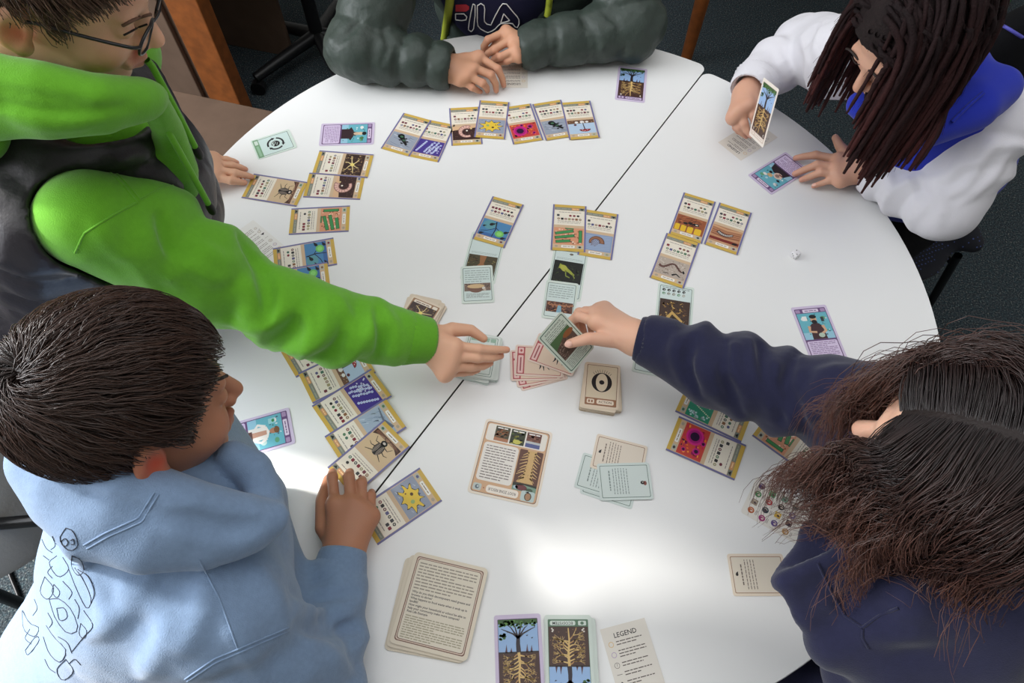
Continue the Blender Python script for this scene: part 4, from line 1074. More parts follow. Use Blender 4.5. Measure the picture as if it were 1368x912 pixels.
# --- recycling card
o = base_card('recycle_card', 88, 63, K(208, 222, 212), 'pale green card with a black circle of arrows, at the far left rim', at(-.5395, 1.1035), D(27.5))
p = Pr(); p.rrect(-38, -27, 38, 27, 2, K(70, 92, 84), 1); p.rrect(-37, -26, 37, 26, 2, K(204, 222, 218), 2); p.build('border', o, .00042)
p = Pr(); p.rect(-41, -29, -29, 29, K(118, 156, 122), 3); p.rrect(-38.5, 12, -31, 25, 1.6, K(206, 218, 208), 4); p.rrect(-37.6, -25, -32, 8, 1.6, K(150, 186, 156), 4); p.build('title_strip', o, .00042)
p = Pr()
for k in range(3):
    a = 100+k*120; p.arc(4, 0, 17, a, a+92, 4, blk, 4); e_ = math.radians(a-4)
    cx, cy = 4+17*math.cos(e_), 17*math.sin(e_); p.ell(cx, cy, 4.6, 4.6, blk, 4, rot=math.radians(a-94), n=3)
p.ell(4, 0, 9.4, 9, blk, 4, n=18); p.ell(1, 2.4, 5, 4, K(208, 222, 214), 5, .5); p.ell(2, 2.6, 3, 2.4, blk, 6); p.stroke([(5, -6), (9, 2)], 1.2, K(208, 222, 214), 5); p.ell(-2, -4.4, 2.4, 1.8, K(208, 222, 214), 5)
p.build('emblem', o, .00042)

# --- green cards with photos in the middle of the table
green_card(at(-.0617, .8071, 0), D(-8.9), 'pale green card with a brown log photo, under the single blue bud card', ph_log, 70, 120.7, (-50, 4))
green_card(at(-.0704, .7414, 1), D(5.1), 'pale green card with a brown bowl photo, in front of the brown log card', ph_bowl)
green_card(at(.1050, .7720, 0), D(-9.6), 'pale green card with a yellow frog photo on black, below the green rods card', ph_frog2, 70, 120.7, (-22, 30))
green_card(at(.0905, .7085, 1), D(-7.0), 'pale green card with a crowd photo, just beyond the held green card', ph_crowd)
green_card(at(.3086, .6924, 0), D(-9.5), 'pale green card with black icons and a bark photo, beyond the navy sleeve', ph_bark, 70, 120.7, (-50, 24), icons_=1)
green_card(at(.2580, .5960, 0), D(-12), 'pale green card peeping out under the navy cuff', None)

# --- sand deck under the green cuff
for k in range(6):
    o = slab('deck_card', 63, 88, 1.5, 4, K(214, 198, 178), None, at(-.1740+.002*((k*7) % 5-2), .6580+.002*((k*3) % 5-2), z=.0004+k*.0016), D(-10-3*((k*2) % 5)))
    tag(o, 'plain-edged sand card in the deck under the green cuff', 'card', 'cards in the deck under the green cuff')
o = base_card('action_card', 63, 88, K(222, 206, 186), 'sand card with a root picture on top of the deck under the green cuff', at(-.1794, .6526, z=.0104), D(-24.2))
p = Pr(); p.rrect(-28, -40, 28, 40, 2, K(160, 122, 92), 1); p.rrect(-24, 31, 12, 38, 2, K(232, 220, 204), 2); p.words(-20, 33.6, 8, 1.8, K(120, 90, 80), 3); p.rrect(15, 31, 25, 38, 2, K(232, 220, 204), 2)
q = Pr(); art_roots(q, K(70, 54, 50), K(150, 120, 84)); p.v += [(x*.85, (y+.066)*.95-.03, z+2*LAY) for x, y, z in q.v]; b0 = len(p.v)-len(q.v); p.f += [[b0+i for i in f] for f in q.f]; p.c += q.c
p.build('picture', o, .00042)

# --- green deck below the reaching hand
for k in range(9):
    o = slab('deck_card', 63, 88, 1.3, 4, K(206, 214, 208), None, at(-.0560+.0022*((k*7) % 5-2), .5760+.0016*((k*3) % 5-2), z=.0004+k*.0014), D(-9+2.4*((k*2) % 5-2)))
    tag(o, 'plain-edged pale green card in the deck below the reaching hand', 'card', 'cards in the deck below the reaching hand')
plain_card('event_card', at(-.0575, .5765, z=.0131), D(-8.0), K(212, 220, 214), K(110, 138, 124), 'pale green bordered card on top of the deck below the reaching hand', lambda p, W_, H_: (p.rrect(-24, -36, 24, 36, 1, K(112, 140, 128), 3), p.rrect(-23, -35, 23, 35, 1, K(212, 222, 216), 4), p.rrect(-22, 30, 12, 38, 1, K(150, 180, 160), 5), p.rrect(14, 30, 24, 38, 1, K(150, 180, 160), 5)), 63, 88)

# --- red fan
pk, red = K(226, 204, 190), K(176, 76, 80)
for k, (x, y, a, lab) in enumerate(((.0516, .5571, 17.9, 'lowest of the red fan'), (.0480, .5602, 12.5, 'second from the bottom of the red fan'), (.0420, .5660, 3.0, 'third in the red fan'), (.0500, .5735, -2.0, 'second from the top of the red fan'), (.0800, .5880, -20.9, 'topmost of the red fan, under the held green card'))):
    o = base_card('hazard_card', 88, 63, pk, 'pink card with black brush marks, '+lab, at(x, y, z=.0004+.0011*k), D(a), None, 4, .6)
    p = Pr(); p.rrect(-40, -28, 40, 28, 2, red, 1); p.rrect(-39, -27, 39, 27, 2, K(222, 198, 176), 2); p.build('border', o, .0006)
    p = Pr(); p.rect(-40, -28, -26, 28, red, 3); p.rrect(-38, 14, -28.5, 26, 1.6, K(228, 190, 184), 4); p.rrect(-38, -26, -28.5, 10, 1.6, K(228, 190, 184), 4); p.rect(-34.4, -22, -32, 6, K(150, 70, 74), 5); p.ell(-33, 20, 2.2, 3, red, 5, n=8); p.build('title_strip', o, .0006)
    p = Pr()
    for i in range(9):
        a_ = math.radians(-100+i*26); p.stroke([(4+4*math.cos(a_), 4*math.sin(a_)), (4+12*math.cos(a_+.1), 12*math.sin(a_+.1)), (4+(17+3*(i % 3))*math.cos(a_), (17+3*(i % 3))*math.sin(a_))], 4.4, blk, 4, .8)
    p.build('brush_mark', o, .0006)

# --- action deck
for k in range(11):
    o = slab('deck_card', 63, 88, 1.25, 4, K(216, 200, 178) if k % 4 else K(196, 178, 156), None, at(.1606+.0016*((k*7) % 5-2)/1, .5205+.0012*((k*3) % 5-2), z=.0004+k*.00132), D(-5+1.8*((k*2) % 5-2)))
    tag(o, 'sand card in the tall deck under the ACTION card', 'card', 'cards in the ACTION deck')
o = base_card('action_card', 63, 88, K(220, 202, 180), 'sand ACTION card with a black staring eye on top of the tall deck', at(.1600, .5219, z=.0151), D(-5.9))
p = Pr(); p.rrect(-27.5, -39.5, 27.5, 39.5, 1.5, K(120, 84, 66), 1); p.rrect(-26.5, -38.5, 26.5, 38.5, 1.5, K(214, 198, 172), 2); p.build('border', o, .00042)
p = Pr(); p.ell(0, 6, 18, 19, blk, 4, n=28); p.ell(0, 6, 10.5, 17.6, K(214, 198, 172), 5, n=24); p.ell(0, 6, 4.6, 4.4, blk, 6, n=16)
for k in range(9):
    a_ = math.radians(48+k*10.5); p.stroke([(20*math.cos(a_), 6+20*math.sin(a_)), (24.5*math.cos(a_), 6+25.5*math.sin(a_))], .9, blk, 4, .5)
p.build('eye_emblem', o, .00042)
p = Pr(); p.rect(-27, -39, 27, -25.5, K(150, 104, 76), 4); p.rrect(-7, -36.6, 23, -28, 3, K(228, 212, 192), 5); p.text('ACTION', 8, -32.3, 6, K(96, 70, 60), 6, fit=25, bold=.04); p.rrect(-24, -36.6, -11, -28, 2, K(226, 210, 190), 5); p.rect(-21.5, -34.6, -18.5, -30, K(150, 104, 76), 6); p.rect(-16.5, -34.6, -13.5, -30, K(150, 104, 76), 6)
p.build('title_strip', o, .00042)

# --- die
M_die = mat('white_die', srgb(232, 230, 232), .3, .5); M_pip = mat('die_pip', srgb(40, 26, 30), .5)
dc = X(1062.5, 340, .006)
bm = bmesh.new(); hd = .0068
box_bm(bm, (-hd, -hd, 0), (hd, hd, 2*hd))
die = bm_obj('die', bm, M_die, None, .0014, True); die.location = (dc[0], dc[1], ZT+.0003); die.rotation_euler = (0, 0, D(38))
tag(die, 'small white die alone on the right half of the table', 'die')
def pips(n, f):
    lay_ = {1: [(0, 0)], 2: [(-1, -1), (1, 1)], 3: [(-1, -1), (0, 0), (1, 1)], 4: [(-1, -1), (1, 1), (-1, 1), (1, -1)], 6: [(-1, -1), (1, 1), (-1, 1), (1, -1), (-1, 0), (1, 0)], 5: [(-1, -1), (1, 1), (-1, 1), (1, -1), (0, 0)]}[n]
    for a, b in lay_:
        bm = bmesh.new(); bmesh.ops.create_circle(bm, cap_ends=True, segments=10, radius=.00115, matrix=f(a*.0034, b*.0034)); bm_obj('pip', bm, M_pip, die)
pips(2, lambda a, b: Matrix.Translation((a, b, 2*hd+2e-5)))
pips(4, lambda a, b: Matrix.Translation((a, -hd-2e-5, hd+b)) @ Matrix.Rotation(math.pi/2, 4, 'X'))
pips(1, lambda a, b: Matrix.Translation((hd+2e-5, a, hd+b)) @ Matrix.Rotation(math.pi/2, 4, 'Y'))
pips(3, lambda a, b: Matrix.Translation((-hd-2e-5, a, hd+b)) @ Matrix.Rotation(-math.pi/2, 4, 'Y'))

# --- the two cards held up in hands
def held(c, M3):
    m = Matrix.Identity(4)
    for i in range(3):
        for j in range(3): m[i][j] = M3[i][j]
        m[i][3] = c[i]+(ZT if i == 2 else 0)
    return m
HG = held((.0902, .5523, .1109), [[0.6251, -0.6857, 0.373], [0.7606, 0.4278, -0.4882], [0.1752, 0.5889, 0.789]])
o = base_card('event_card', 63, 88, K(196, 202, 188), 'grey-green text card with a photo held out over the red fan', None, 0, HG, 5, .5); t = .0005
p = Pr(); p.rrect(-28.5, -41, 28.5, 41, 3, K(70, 96, 84), 1); p.rrect(-27, -39.5, 27, 39.5, 2.4, K(190, 198, 184), 2); p.build('border', o, t)
p = Pr(); p.text('ROCK PHOSPHATE', 0, 35, 4.6, K(70, 72, 66), 4, fit=40, bold=.06)
p.para(-23, 20, 23, 32, 4, K(120, 126, 116), 4); p.para(-23, -38, 23, -22, 6, K(130, 134, 126), 4); p.build('text_panel', o, t)
p = Pr(); ph_held(p, 23, 0); p.v = [(x, y+.004, z) for x, y, z in p.v]; p.build('picture', o, t)
HT = held((.5034, 1.0988, .126), [[0.1642, -0.0002, -0.9864], [-0.927, 0.3417, -0.1544], [0.3371, 0.9398, 0.0559]])
tree_card('tree_card', None, 0, K(232, 222, 212), K(210, 190, 176), 'tree and roots card held upright by the child in the white hoodie', M=HT)
# ------------------------------------------------------------------ people: shared builders
M_skin = mat('skin', (1, 1, 1, 1), .5, .35, bump=.12, bscale=700, attr='Col', sss=.12)
M_hair = mat('hair', (1, 1, 1, 1), .38, .5, attr='Col')
def P3(px, py, z): return X(px, py, z)
def Z(x, y, z): return np.array([x, y, z+ZT])
def head_prims(c, M, s, female=False):
    Q = lambda x, y, z: c+M@(np.array([x, y, z])*s)
    E = lambda x, y, z, a, b, d: ell(Q(x, y, z), np.array([a, b, d])*s, M)
    R_ = lambda a, b, ra, rb: rc(Q(*a), Q(*b), ra*s, rb*s)
    f = U([E(0, -.012, .032, .072, .093, .085), (E(0, .028, -.042, .058, .058, .066), .03), (E(0, .068, -.098, .02, .018, .015), .025),
           (E(.036, .053, -.036, .026, .026, .026), .02), (E(-.036, .053, -.036, .026, .026, .026), .02),
           (R_((0, .082, .006), (0, .104, -.03), .0075, .0105), .012), (R_((.010, .094, -.037), (-.010, .094, -.037), .0072, .0072), .006),
           (R_((-.034, .078, .017), (.034, .078, .017), .009, .009), .016)], .02)
    for sx in (-1, 1):
        f = SUB(f, ell(Q(sx*.032, .094, -.002), np.array([.016, .014, .011])*s, M), .012)
        f = SUB(f, ell(Q(sx*.0065, .099, -.0435), np.array([.003, .004, .003])*s, M), .003)
    f = U([f] + [(E(sx*.031, .0755, -.002, .0125, .0115, .0115), .004) for sx in (-1, 1)]
          + [(R_((-.019, .084, -.066), (0, .0935, -.0635), .0042, .0056), .005), (R_((.019, .084, -.066), (0, .0935, -.0635), .0042, .0056), .005),
             (R_((-.016, .083, -.073), (0, .0905, -.074), .0046, .0064), .005), (R_((.016, .083, -.073), (0, .0905, -.074), .0046, .0064), .005)], .005)
    f = SUB(f, chain([Q(-.019, .092, -.0688), Q(0, .1005, -.0688), Q(.019, .092, -.0688)], .0022*s), .003)
    for sx in (-1, 1):   # ears
        A = M@np.array([[math.cos(.35*sx), -math.sin(.35*sx), 0], [math.sin(.35*sx), math.cos(.35*sx), 0], [0, 0, 1]])
        e = U([ell(Q(sx*.077, -.012, -.016), np.array([.0085, .018, .029])*s, A), (ell(Q(sx*.073, -.004, -.04), np.array([.008, .010, .012])*s, A), .006)], .006)
        e = SUB(e, ell(Q(sx*.0855, -.008, -.016), np.array([.0075, .0105, .019])*s, A), .004)
        f = U([f, (e, .007)], .007)
    f = U([f, (R_((0, -.018, -.05), (0, -.03, -.15), .047, .05), .03)], .03)
    f.Q = Q
    return f
def skin_cols(v, base, heads=None, reds=(), lips=None):
    n = wob(v, 60, 1)*.04+wob(v, 23, 4)*.03
    c = np.array(base[:3])[None]*(1+n[:, None]*np.array([1, 1.2, 1.2]))
    for p, r, col, amt in reds:
        w_ = np.exp(-(((v-p)/r)**2).sum(1))*amt; c = c*(1-w_[:, None])+np.array(col[:3])*w_[:, None]
    return c
def face_reds(Q, s, base, lipc, earc):
    b = np.array(base[:3]); rose = b*np.array([1.02, .72, .66])
    out = [(Q(0, .09, -.068), .0105*s, lipc, .75), (Q(.011, .088, -.068), .008*s, lipc, .7), (Q(-.011, .088, -.068), .008*s, lipc, .7),
           (Q(.043, .07, -.04), .022*s, rose, .5), (Q(-.043, .07, -.04), .022*s, rose, .5), (Q(0, .112, -.034), .012*s, rose, .45)]
    for sx in (-1, 1): out.append((Q(sx*.08, -.008, -.018), .016*s, earc, .75))  # red of light shining through the ears, painted into the skin colour
    return out
def multi(parts):
    vs, qs, o = [], [], 0
    for fn, h, rel in parts:
        v, q = nets(fn, h)
        if rel: v = relax(v, q, rel)
        vs.append(v); qs.append(q+o); o += len(v)
    return np.vstack(vs), np.vstack(qs)
def hand_sdf(wr, kn, fingers, thumb, s=1.0, fr=.0075, palm=.0115, k=.008, wr_r=.022, arm=None):
    """wr, kn[4], fingers[4]=[points after the knuckle], thumb=[points]; world points"""
    fs = []
    for i, K_ in enumerate(kn):
        side = [.6, .2, -.2, -.6][i]
        fs.append((rc(wr+(kn[i]-kn[(3 if i < 2 else 0)])*.18*(1 if i in (0, 3) else .4), K_, wr_r*.62, palm*s), .02))
    fs.append((rc(kn[0], kn[3], palm*s*.92, palm*s*.82), .012))
    for i, F in enumerate(fingers):
        r0 = fr*s*(1, 1.03, .98, .84)[i]
        pts = [kn[i]]+list(F)
        if len(pts) == 3:
            d = pts[1]+(pts[2]-pts[1])*.56; up = unit(np.cross(np.cross(pts[2]-pts[0], pts[1]-pts[0]), pts[2]-pts[1])+1e-6)
            pts = [pts[0], pts[1], d+unit(pts[1]-(pts[0]+pts[2])/2+1e-6)*.002, pts[2]]
        rr = [r0*1.12, r0*1.0, r0*.9, r0*.74]
        if len(pts) > 4: rr = list(np.linspace(r0*1.12, r0*.74, len(pts)))
        fs.append((chain(pts, rr[:len(pts)]), .0035))
        fs.append((rc(pts[1], pts[1], r0*1.06, r0*1.06), .004))
    tr = fr*s*1.16
    n = len(thumb)
    fs.append((chain([wr+(thumb[0]-wr)*.35]+list(thumb), [tr*1.5, tr*1.35]+list(np.linspace(tr*1.05, tr*.78, n-1))), .008))
    fs.append((rc(arm if arm is not None else wr, wr, wr_r, wr_r*.92), .02))
    g = fs[0:4]+fs[4:5]
    return U(g+fs[5:], k)
def nail(p, d, nrm, parent, s=1.0, m=None):
    bm = bmesh.new(); bmesh.ops.create_uvsphere(bm, u_segments=10, v_segments=6, radius=1)
    d = unit(d); nrm = unit(nrm-d*np.dot(nrm, d)); sdv = np.cross(d, nrm)
    for v in bm.verts:
        q = p+d*v.co.x*.0052*s+sdv*v.co.y*.0042*s+nrm*v.co.z*.0012*s; v.co = q
    return bm_obj('fingernail', bm, m, parent, 0, True)
def strip_tubes(paths): pass
def hair_strands(name, roots, dirf, steps, step, base_sdf, lift, rad, parent, cols, seed=0, jitter=.25, gravity=0, m=None, sides=3, lift_var=.5, stopf=None, lenf=None, wave=None):
    """grow strands over an implicit scalp; everything vectorised. cols=(root,tip)"""
    r = np.random.RandomState(seed); p = np.array(roots, float); n = len(p)
    path = [p.copy()]; jit_ = r.normal(0, jitter, (n, 3)); lv = lift*(1-lift_var+2*lift_var*r.rand(n))
    ln = .65+.7*r.rand(n)
    if lenf is not None: ln = ln*lenf(p)
    live = np.ones(n, bool)
    for k in range(steps):
        d = dirf(p)+jit_+np.array([0, 0, -gravity*(k+1)/steps]); d /= np.linalg.norm(d, axis=1, keepdims=True)+1e-9
        if stopf is not None: live &= ~stopf(p)
        p = p+d*step*(ln*np.where(live, 1, .02))[:, None]
        sd_ = base_sdf(p.astype(np.float32)); g = grad(base_sdf, p.astype(np.float32), .003)
        t = lv*(.35+.65*min(1, (k+1)/3))
        p = p+g*np.clip(t-sd_, -.006, .02)[:, None]
        path.append(p.copy())
    Pp = np.stack(path, 1); kk = steps+1
    if wave:
        amp, per = wave; uu = np.arange(kk)[None]*step*ln[:, None]; ph = (wob(roots, 35, 7)*4)[:, None]+r.rand(n)[:, None]*1.2
        e = np.clip(uu/.08, 0, 1)*amp; q1 = r.normal(0, .3, (n, 3))+np.stack([wob(roots, 30, i) for i in (3, 11, 19)], 1); q1 /= np.linalg.norm(q1, axis=1, keepdims=True)
        q2 = np.cross(q1, [0, 0, 1.]); q2 /= np.linalg.norm(q2, axis=1, keepdims=True)+1e-9
        Pp = Pp+(np.sin(uu*6.283/per+ph)*e)[:, :, None]*q1[:, None]+(np.cos(uu*6.283/per+ph)*e)[:, :, None]*q2[:, None]
    R = rad*(1-np.linspace(0, 1, kk)**2*.8)[None]*(.7+.6*r.rand(n))[:, None]
    u = np.linspace(0, 1, kk)[None, :, None]; v = (.75+.5*r.rand(n))[:, None, None]
    c = (np.array(cols[0][:3])*(1-u)+np.array(cols[1][:3])*u)*v
    o = tubes(name, Pp, R, m or M_hair, parent, sides, c); return o
def scalp_points(f, Q, M, s, n, region, seed):
    """random points on the cranium in the hair region (head-local test)"""
    r = np.random.RandomState(seed); d = r.normal(size=(n*4, 3)); d /= np.linalg.norm(d, axis=1, keepdims=True)
    loc = np.array([0, -.012, .032])+d*np.array([.072, .093, .085])
    loc = loc[region(loc)][:n]
    return np.array([Q(*l) for l in loc]), loc
HL_Y = [-.12, -.055, -.036, -.028, .004, .010, .022, .034, .052, .072, .085, .12]
HL_Z = [-.075, -.070, -.030, .014, .016, -.010, -.012, .024, .044, .062, .07, .075]
def hair_region(loc): return loc[:, 2] > np.interp(loc[:, 1], HL_Y, HL_Z)
def cap_sdf(c, M, s, thick, shift=(0, 0, 0)):
    """hair mass around the skull, cut along the hairline"""
    Q = lambda x, y, z: c+M@(np.array([x, y, z])*s)
    e = ell(Q(0, -.012, .032), (np.array([.072, .093, .085])+thick)*s, M)
    M32 = np.asarray(M, np.float32); c32 = np.asarray(c, np.float32)
    def f(p):
        d = e(p); l = ((p-c32)@M32)/s
        z0 = np.interp(l[:, 1], HL_Y, HL_Z).astype(np.float32)
        return np.maximum(d, (z0-l[:, 2])*s*.8)
    f.box = e.box; return f
def person(loc, label):
    o = empty('person', loc); tag(o, label, 'person'); return o
class Fig:
    """all meshes of a person are written in world coordinates and re-based to its root"""
    def __init__(s, loc, label): s.root = person(loc, label); s.loc = np.array(loc, float)
    def done(s):
        off = Vector(s.loc)
        def walk(o):
            for ch in o.children:
                if ch.type == 'MESH' and not ch.get('_moved'):
                    ch.data.transform(Matrix.Translation(-off)); ch['_moved'] = 1
                walk(ch)
        walk(s.root)
        def clean(o):
            for ch in o.children:
                if '_moved' in ch: del ch['_moved']
                clean(ch)
        clean(s.root)
def split_obj(names, v, q, region, mats, parent):
    """one surface cut into several parts by an integer region per face"""
    out = []
    for i, nm in enumerate(names):
        f = q[region == i]
        if not len(f): out.append(None); continue
        u, inv = np.unique(f, return_inverse=True)
        out.append(mesh_obj(nm, v[u], inv.reshape(f.shape), mats[i], parent, True))
    return out
def cuff(name, a, b, ra, rb, mat_, parent, ribs=40, wall=.004):
    """ribbed knitted cuff open at b"""
    a, b = np.asarray(a), np.asarray(b); t = unit(b-a); u = unit(np.cross(t, [.2, .3, 1])); w_ = np.cross(t, u)
    n = ribs*2; prof = [(0, ra*1.02), (.12, ra*1.06), (.5, (ra+rb)/2*1.03), (.9, rb*1.04), (1, rb), (1, rb-wall), (.6, rb-wall*1.4)]
    v = []
    for tt, r in prof:
        for i in range(n):
            th = 2*math.pi*i/n; rr = r*(1+(.02 if i % 2 else -.02)*(1 if tt < .99 else .4))
            v.append(a+(b-a)*tt+(u*math.cos(th)+w_*math.sin(th))*rr)
    q = []
    for j in range(len(prof)-1):
        for i in range(n): q.append((j*n+i, j*n+(i+1) % n, (j+1)*n+(i+1) % n, (j+1)*n+i))
    return mesh_obj(name, np.array(v), np.array(q), mat_, parent, True)
M_brow = mat('brow_hair', srgb(40, 28, 24), .7)
M_hair_dark = mat('hair_dark', srgb(30, 21, 19), .6, .3, noise=.3, nscale=90, bump=.5, bscale=250)
M_blue = mat('pale_blue_fleece', srgb(124, 147, 177), .88, .15, noise=.1, nscale=160, bump=.35, bscale=700, sheen=.25)
M_ink = mat('printed_ink', srgb(46, 50, 62), .8)
M_brow_l = mat('brow_hair_light', srgb(110, 78, 60), .7)
M_hair_brown = mat('hair_brown', srgb(62, 44, 36), .6, .3, noise=.3, nscale=90, bump=.5, bscale=250)
M_green = mat('lime_fleece', srgb(108, 178, 46), .9, .12, noise=.08, nscale=160, bump=.3, bscale=700, sheen=.25)
M_vest = mat('black_quilted_nylon', srgb(38, 34, 40), .42, .5, noise=.15, nscale=80, bump=.25, bscale=160)
M_jacket = mat('dark_green_nylon', srgb(50, 60, 54), .52, .4, noise=.12, nscale=70, bump=.5, bscale=110)
M_navy2 = mat('navy_jersey', srgb(28, 28, 52), .85, .15, bump=.2, bscale=600)
M_navy = mat('navy_fleece', srgb(40, 41, 66), .9, .12, noise=.12, nscale=160, bump=.3, bscale=700, sheen=.2)
M_royal = mat('royal_blue_fleece', srgb(38, 52, 168), .88, .15, bump=.3, bscale=700, sheen=.15)
M_whitefl = mat('white_fleece', srgb(214, 212, 218), .9, .15, bump=.3, bscale=700, sheen=.2)
M_white = mat('white_thread', srgb(220, 218, 216), .7)
M_red = mat('red_print', srgb(176, 28, 44), .7)
M_lime = mat('lime_lining', srgb(150, 160, 40), .7)
M_nail = mat('fingernail', srgb(232, 184, 166), .3, .5)
M_lock = mat('lock_hair', (1, 1, 1, 1), .8, .15, bump=.8, bscale=320, attr='Col')
M_lock_dark = mat('lock_scalp', srgb(34, 25, 25), .8, .2, noise=.4, nscale=120, bump=.8, bscale=260)
M_glass_frame = mat('black_glasses_frame', srgb(20, 20, 24), .3, .5)
def glassy():
    m = bpy.data.materials.new('clear_lens'); m.use_nodes = True; b = m.node_tree.nodes['Principled BSDF']
    b.inputs['Base Color'].default_value = (1, 1, 1, 1); b.inputs['Roughness'].default_value = .02; b.inputs['Transmission Weight'].default_value = 1; b.inputs['IOR'].default_value = 1.02
    return m
M_lens = glassy()
def dotted():
    m = bpy.data.materials.new('navy_dotted_cloth'); m.use_nodes = True; nt = m.node_tree; N = nt.nodes; L = nt.links; b = N['Principled BSDF']
    b.inputs['Roughness'].default_value = .9
    tc = N.new('ShaderNodeTexCoord'); vo = N.new('ShaderNodeTexVoronoi'); vo.inputs['Scale'].default_value = 90; vo.inputs['Randomness'].default_value = .2
    rp = N.new('ShaderNodeValToRGB'); e = rp.color_ramp.elements; e[0].position = .16; e[0].color = srgb(60, 76, 130); e[1].position = .22; e[1].color = srgb(16, 18, 28)
    L.new(tc.outputs['Object'], vo.inputs['Vector']); L.new(vo.outputs['Distance'], rp.inputs[0]); L.new(rp.outputs[0], b.inputs['Base Color'])
    return m
M_dots = dotted()
# ------------------------------------------------------------------ child in the light blue hoodie (near left)
def build_blue():
    F = Fig((-.66, .05, .0), 'child with short dark hair in a pale blue hoodie, reaching for a beetle card'); root = F.root
    M = np.array([[0.651, 0.751, 0.106], [-0.726, 0.577, 0.374], [0.22, -0.321, 0.921]])
    c = Z(-.3935, .283, .4292); s = .97
    skin = srgb(178, 124, 96)
    hd = head_prims(c, M, s); Q = hd.Q
    wr = P3(458, 742, .042)
    kn = [P3(447, 674, .052), P3(469, 671, .054), P3(484, 679, .050), P3(496, 690, .042)]
    fg = [[P3(444, 637, .048), P3(445, 630, .018)], [P3(466, 637, .050), P3(468, 630, .018)], [P3(483, 645, .046), P3(485, 641, .016)], [P3(496, 662, .036), P3(497, 657, .014)]]
    th = [P3(432, 705, .036), P3(430, 668, .028), P3(438, 640, .014)]
    elR = Z(-.245, .030, .058)
    hR = hand_sdf(wr, kn, fg, th, 1.08, arm=wr+(elR-wr)*.3, wr_r=.026)
    wl = P3(405, 850, .075); 
    knl = [P3(385, 868, .07), P3(389, 880, .068), P3(391, 893, .066), P3(392, 905, .062)]
    fgl = [[k_+np.array([.018, -.012, .0]), k_+np.array([.030, -.02, -.02])] for k_ in knl]
    hL = hand_sdf(P3(378, 850, .075), knl, fgl, [P3(392, 852, .07), P3(402, 862, .06)], .95)
    nk = Z(-.385, .215, .33)
    shR, shL, elL = Z(-.315, .105, .25), Z(-.465, .35, .255), Z(-.40, .285, .05)
    torso = U([rc(nk, Z(-.5, .13, .1), .04, .06), rc(Z(-.5, .13, .1), Z(-.64, .05, -.2), .06, .09), rc(shR, elR, .035, .03), rc(elR, wr, .03, .024), rc(shL, elL, .035, .03), rc(elL, P3(378, 850, .075), .03, .024),
               rc(Z(-.64, .05, -.24), Z(-.38, .22, -.25), .075, .06), rc(Z(-.38, .22, -.25), Z(-.42, .2, -.66), .055, .04), rc(Z(-.64, -.08, -.24), Z(-.4, .08, -.25), .075, .06), rc(Z(-.4, .08, -.25), Z(-.44, .06, -.66), .055, .04)], .03)
    v, q = multi([(hd, .0026, 1), (hR, .002, 1), (hL, .0025, 1), (torso, .012, 1)])
    reds = face_reds(Q, s, skin, srgb(164, 96, 84), srgb(206, 70, 46))
    for k_ in kn: reds.append((k_, .011, srgb(160, 100, 76), .35))
    for f_ in fg: reds.append((f_[0], .009, srgb(164, 104, 80), .4))
    body = mesh_obj('body', v, q, M_skin, root, True, None, skin_cols(v, skin, reds=reds))
    # eyebrow and closed lid of the visible eye
    seam('eyebrow', hd, [(285, 508), (296, 505), (306, 500)], .0022, M_brow, root, 8)
    # hoodie
    ux = np.array([.55, -.83, 0]); fx = np.array([.80, .53, -.28]); fx = fx/np.linalg.norm(fx); uz = np.cross(ux, fx); MT = np.stack([ux, fx, uz], 1)
    tor = U([ell(Z(-.425, .19, .19), (.165, .118, .17), MT), (rc(Z(-.44, .17, .16), Z(-.66, .04, -.16), .13, .165), .09), (rc(nk-np.array([0, 0, .03]), nk-np.array([.02, .02, .09]), .075, .1), .05)], .06)
    fold = creases(shR, elR, 2.2, .006, 2.5, 1)
    sl1 = ADD(rc(shR+np.array([-.01, .0, -.005]), elR, .074, .058), fold)
    sl2 = ADD(rc(elR, P3(448, 785, .046), .060, .047), creases(elR, wr, 2.4, .006, 2.2, 4))
    sl3 = rc(shL, elL, .074, .056); sl4 = rc(elL, Z(-.30, .12, .07), .052, .045)
    base = U([tor, (sl1, .035), (sl2, .012), (sl3, .035), (sl4, .02)], .03)
    up = [(70, 612, .395), (100, 640, .405), (170, 662, .405), (250, 680, .385), (325, 690, .352), (364, 690, .335)]
    lo_ = [(88, 670, .385), (128, 700, .385), (198, 722, .372), (270, 724, .350), (335, 712, .330)]
    hood = U([chain([P3(*a) for a in up], [.03, .034, .036, .034, .026, .017]), (chain([P3(*a) for a in lo_], [.03, .034, .034, .03, .02]), .03),
              (chain([P3(310, 612, .34), P3(338, 628, .33), P3(352, 655, .32), P3(362, 684, .318)], [.020, .022, .02, .016]), .012),
              (chain([P3(70, 612, .395), P3(70, 575, .395), P3(110, 545, .38), P3(200, 560, .36)], .034), .03)], .03)
    hood = SUB(hood, U([rc(Q(0, .0, -.06), Q(0, .0, -.16), .055, .05)], .01), .012)
    f = U([base, (hood, .006)], .006)
    f = ridges(f, [[(150, 775), (205, 800), (240, 850)], [(245, 800), (225, 860), (190, 905)], [(280, 770), (265, 830), (235, 880)], [(340, 760), (370, 800), (380, 830)],
                   ([(95, 740), (130, 775), (150, 830)], .008), ([(405, 800), (440, 830), (470, 820)], .008), ([(400, 850), (440, 870), (470, 900)], .008), ([(200, 770), (170, 815), (120, 850)], .010), ([(300, 830), (330, 870), (350, 905)], .009)], .014, .014, .45)
    f = grooves(f, [([(118, 660), (200, 690), (280, 700), (340, 704)], .006), ([(240, 690), (300, 712), (338, 706)], .006), ([(390, 790), (430, 800), (478, 790)], .006), ([(395, 835), (435, 845), (475, 838)], .006)], .006, .014)
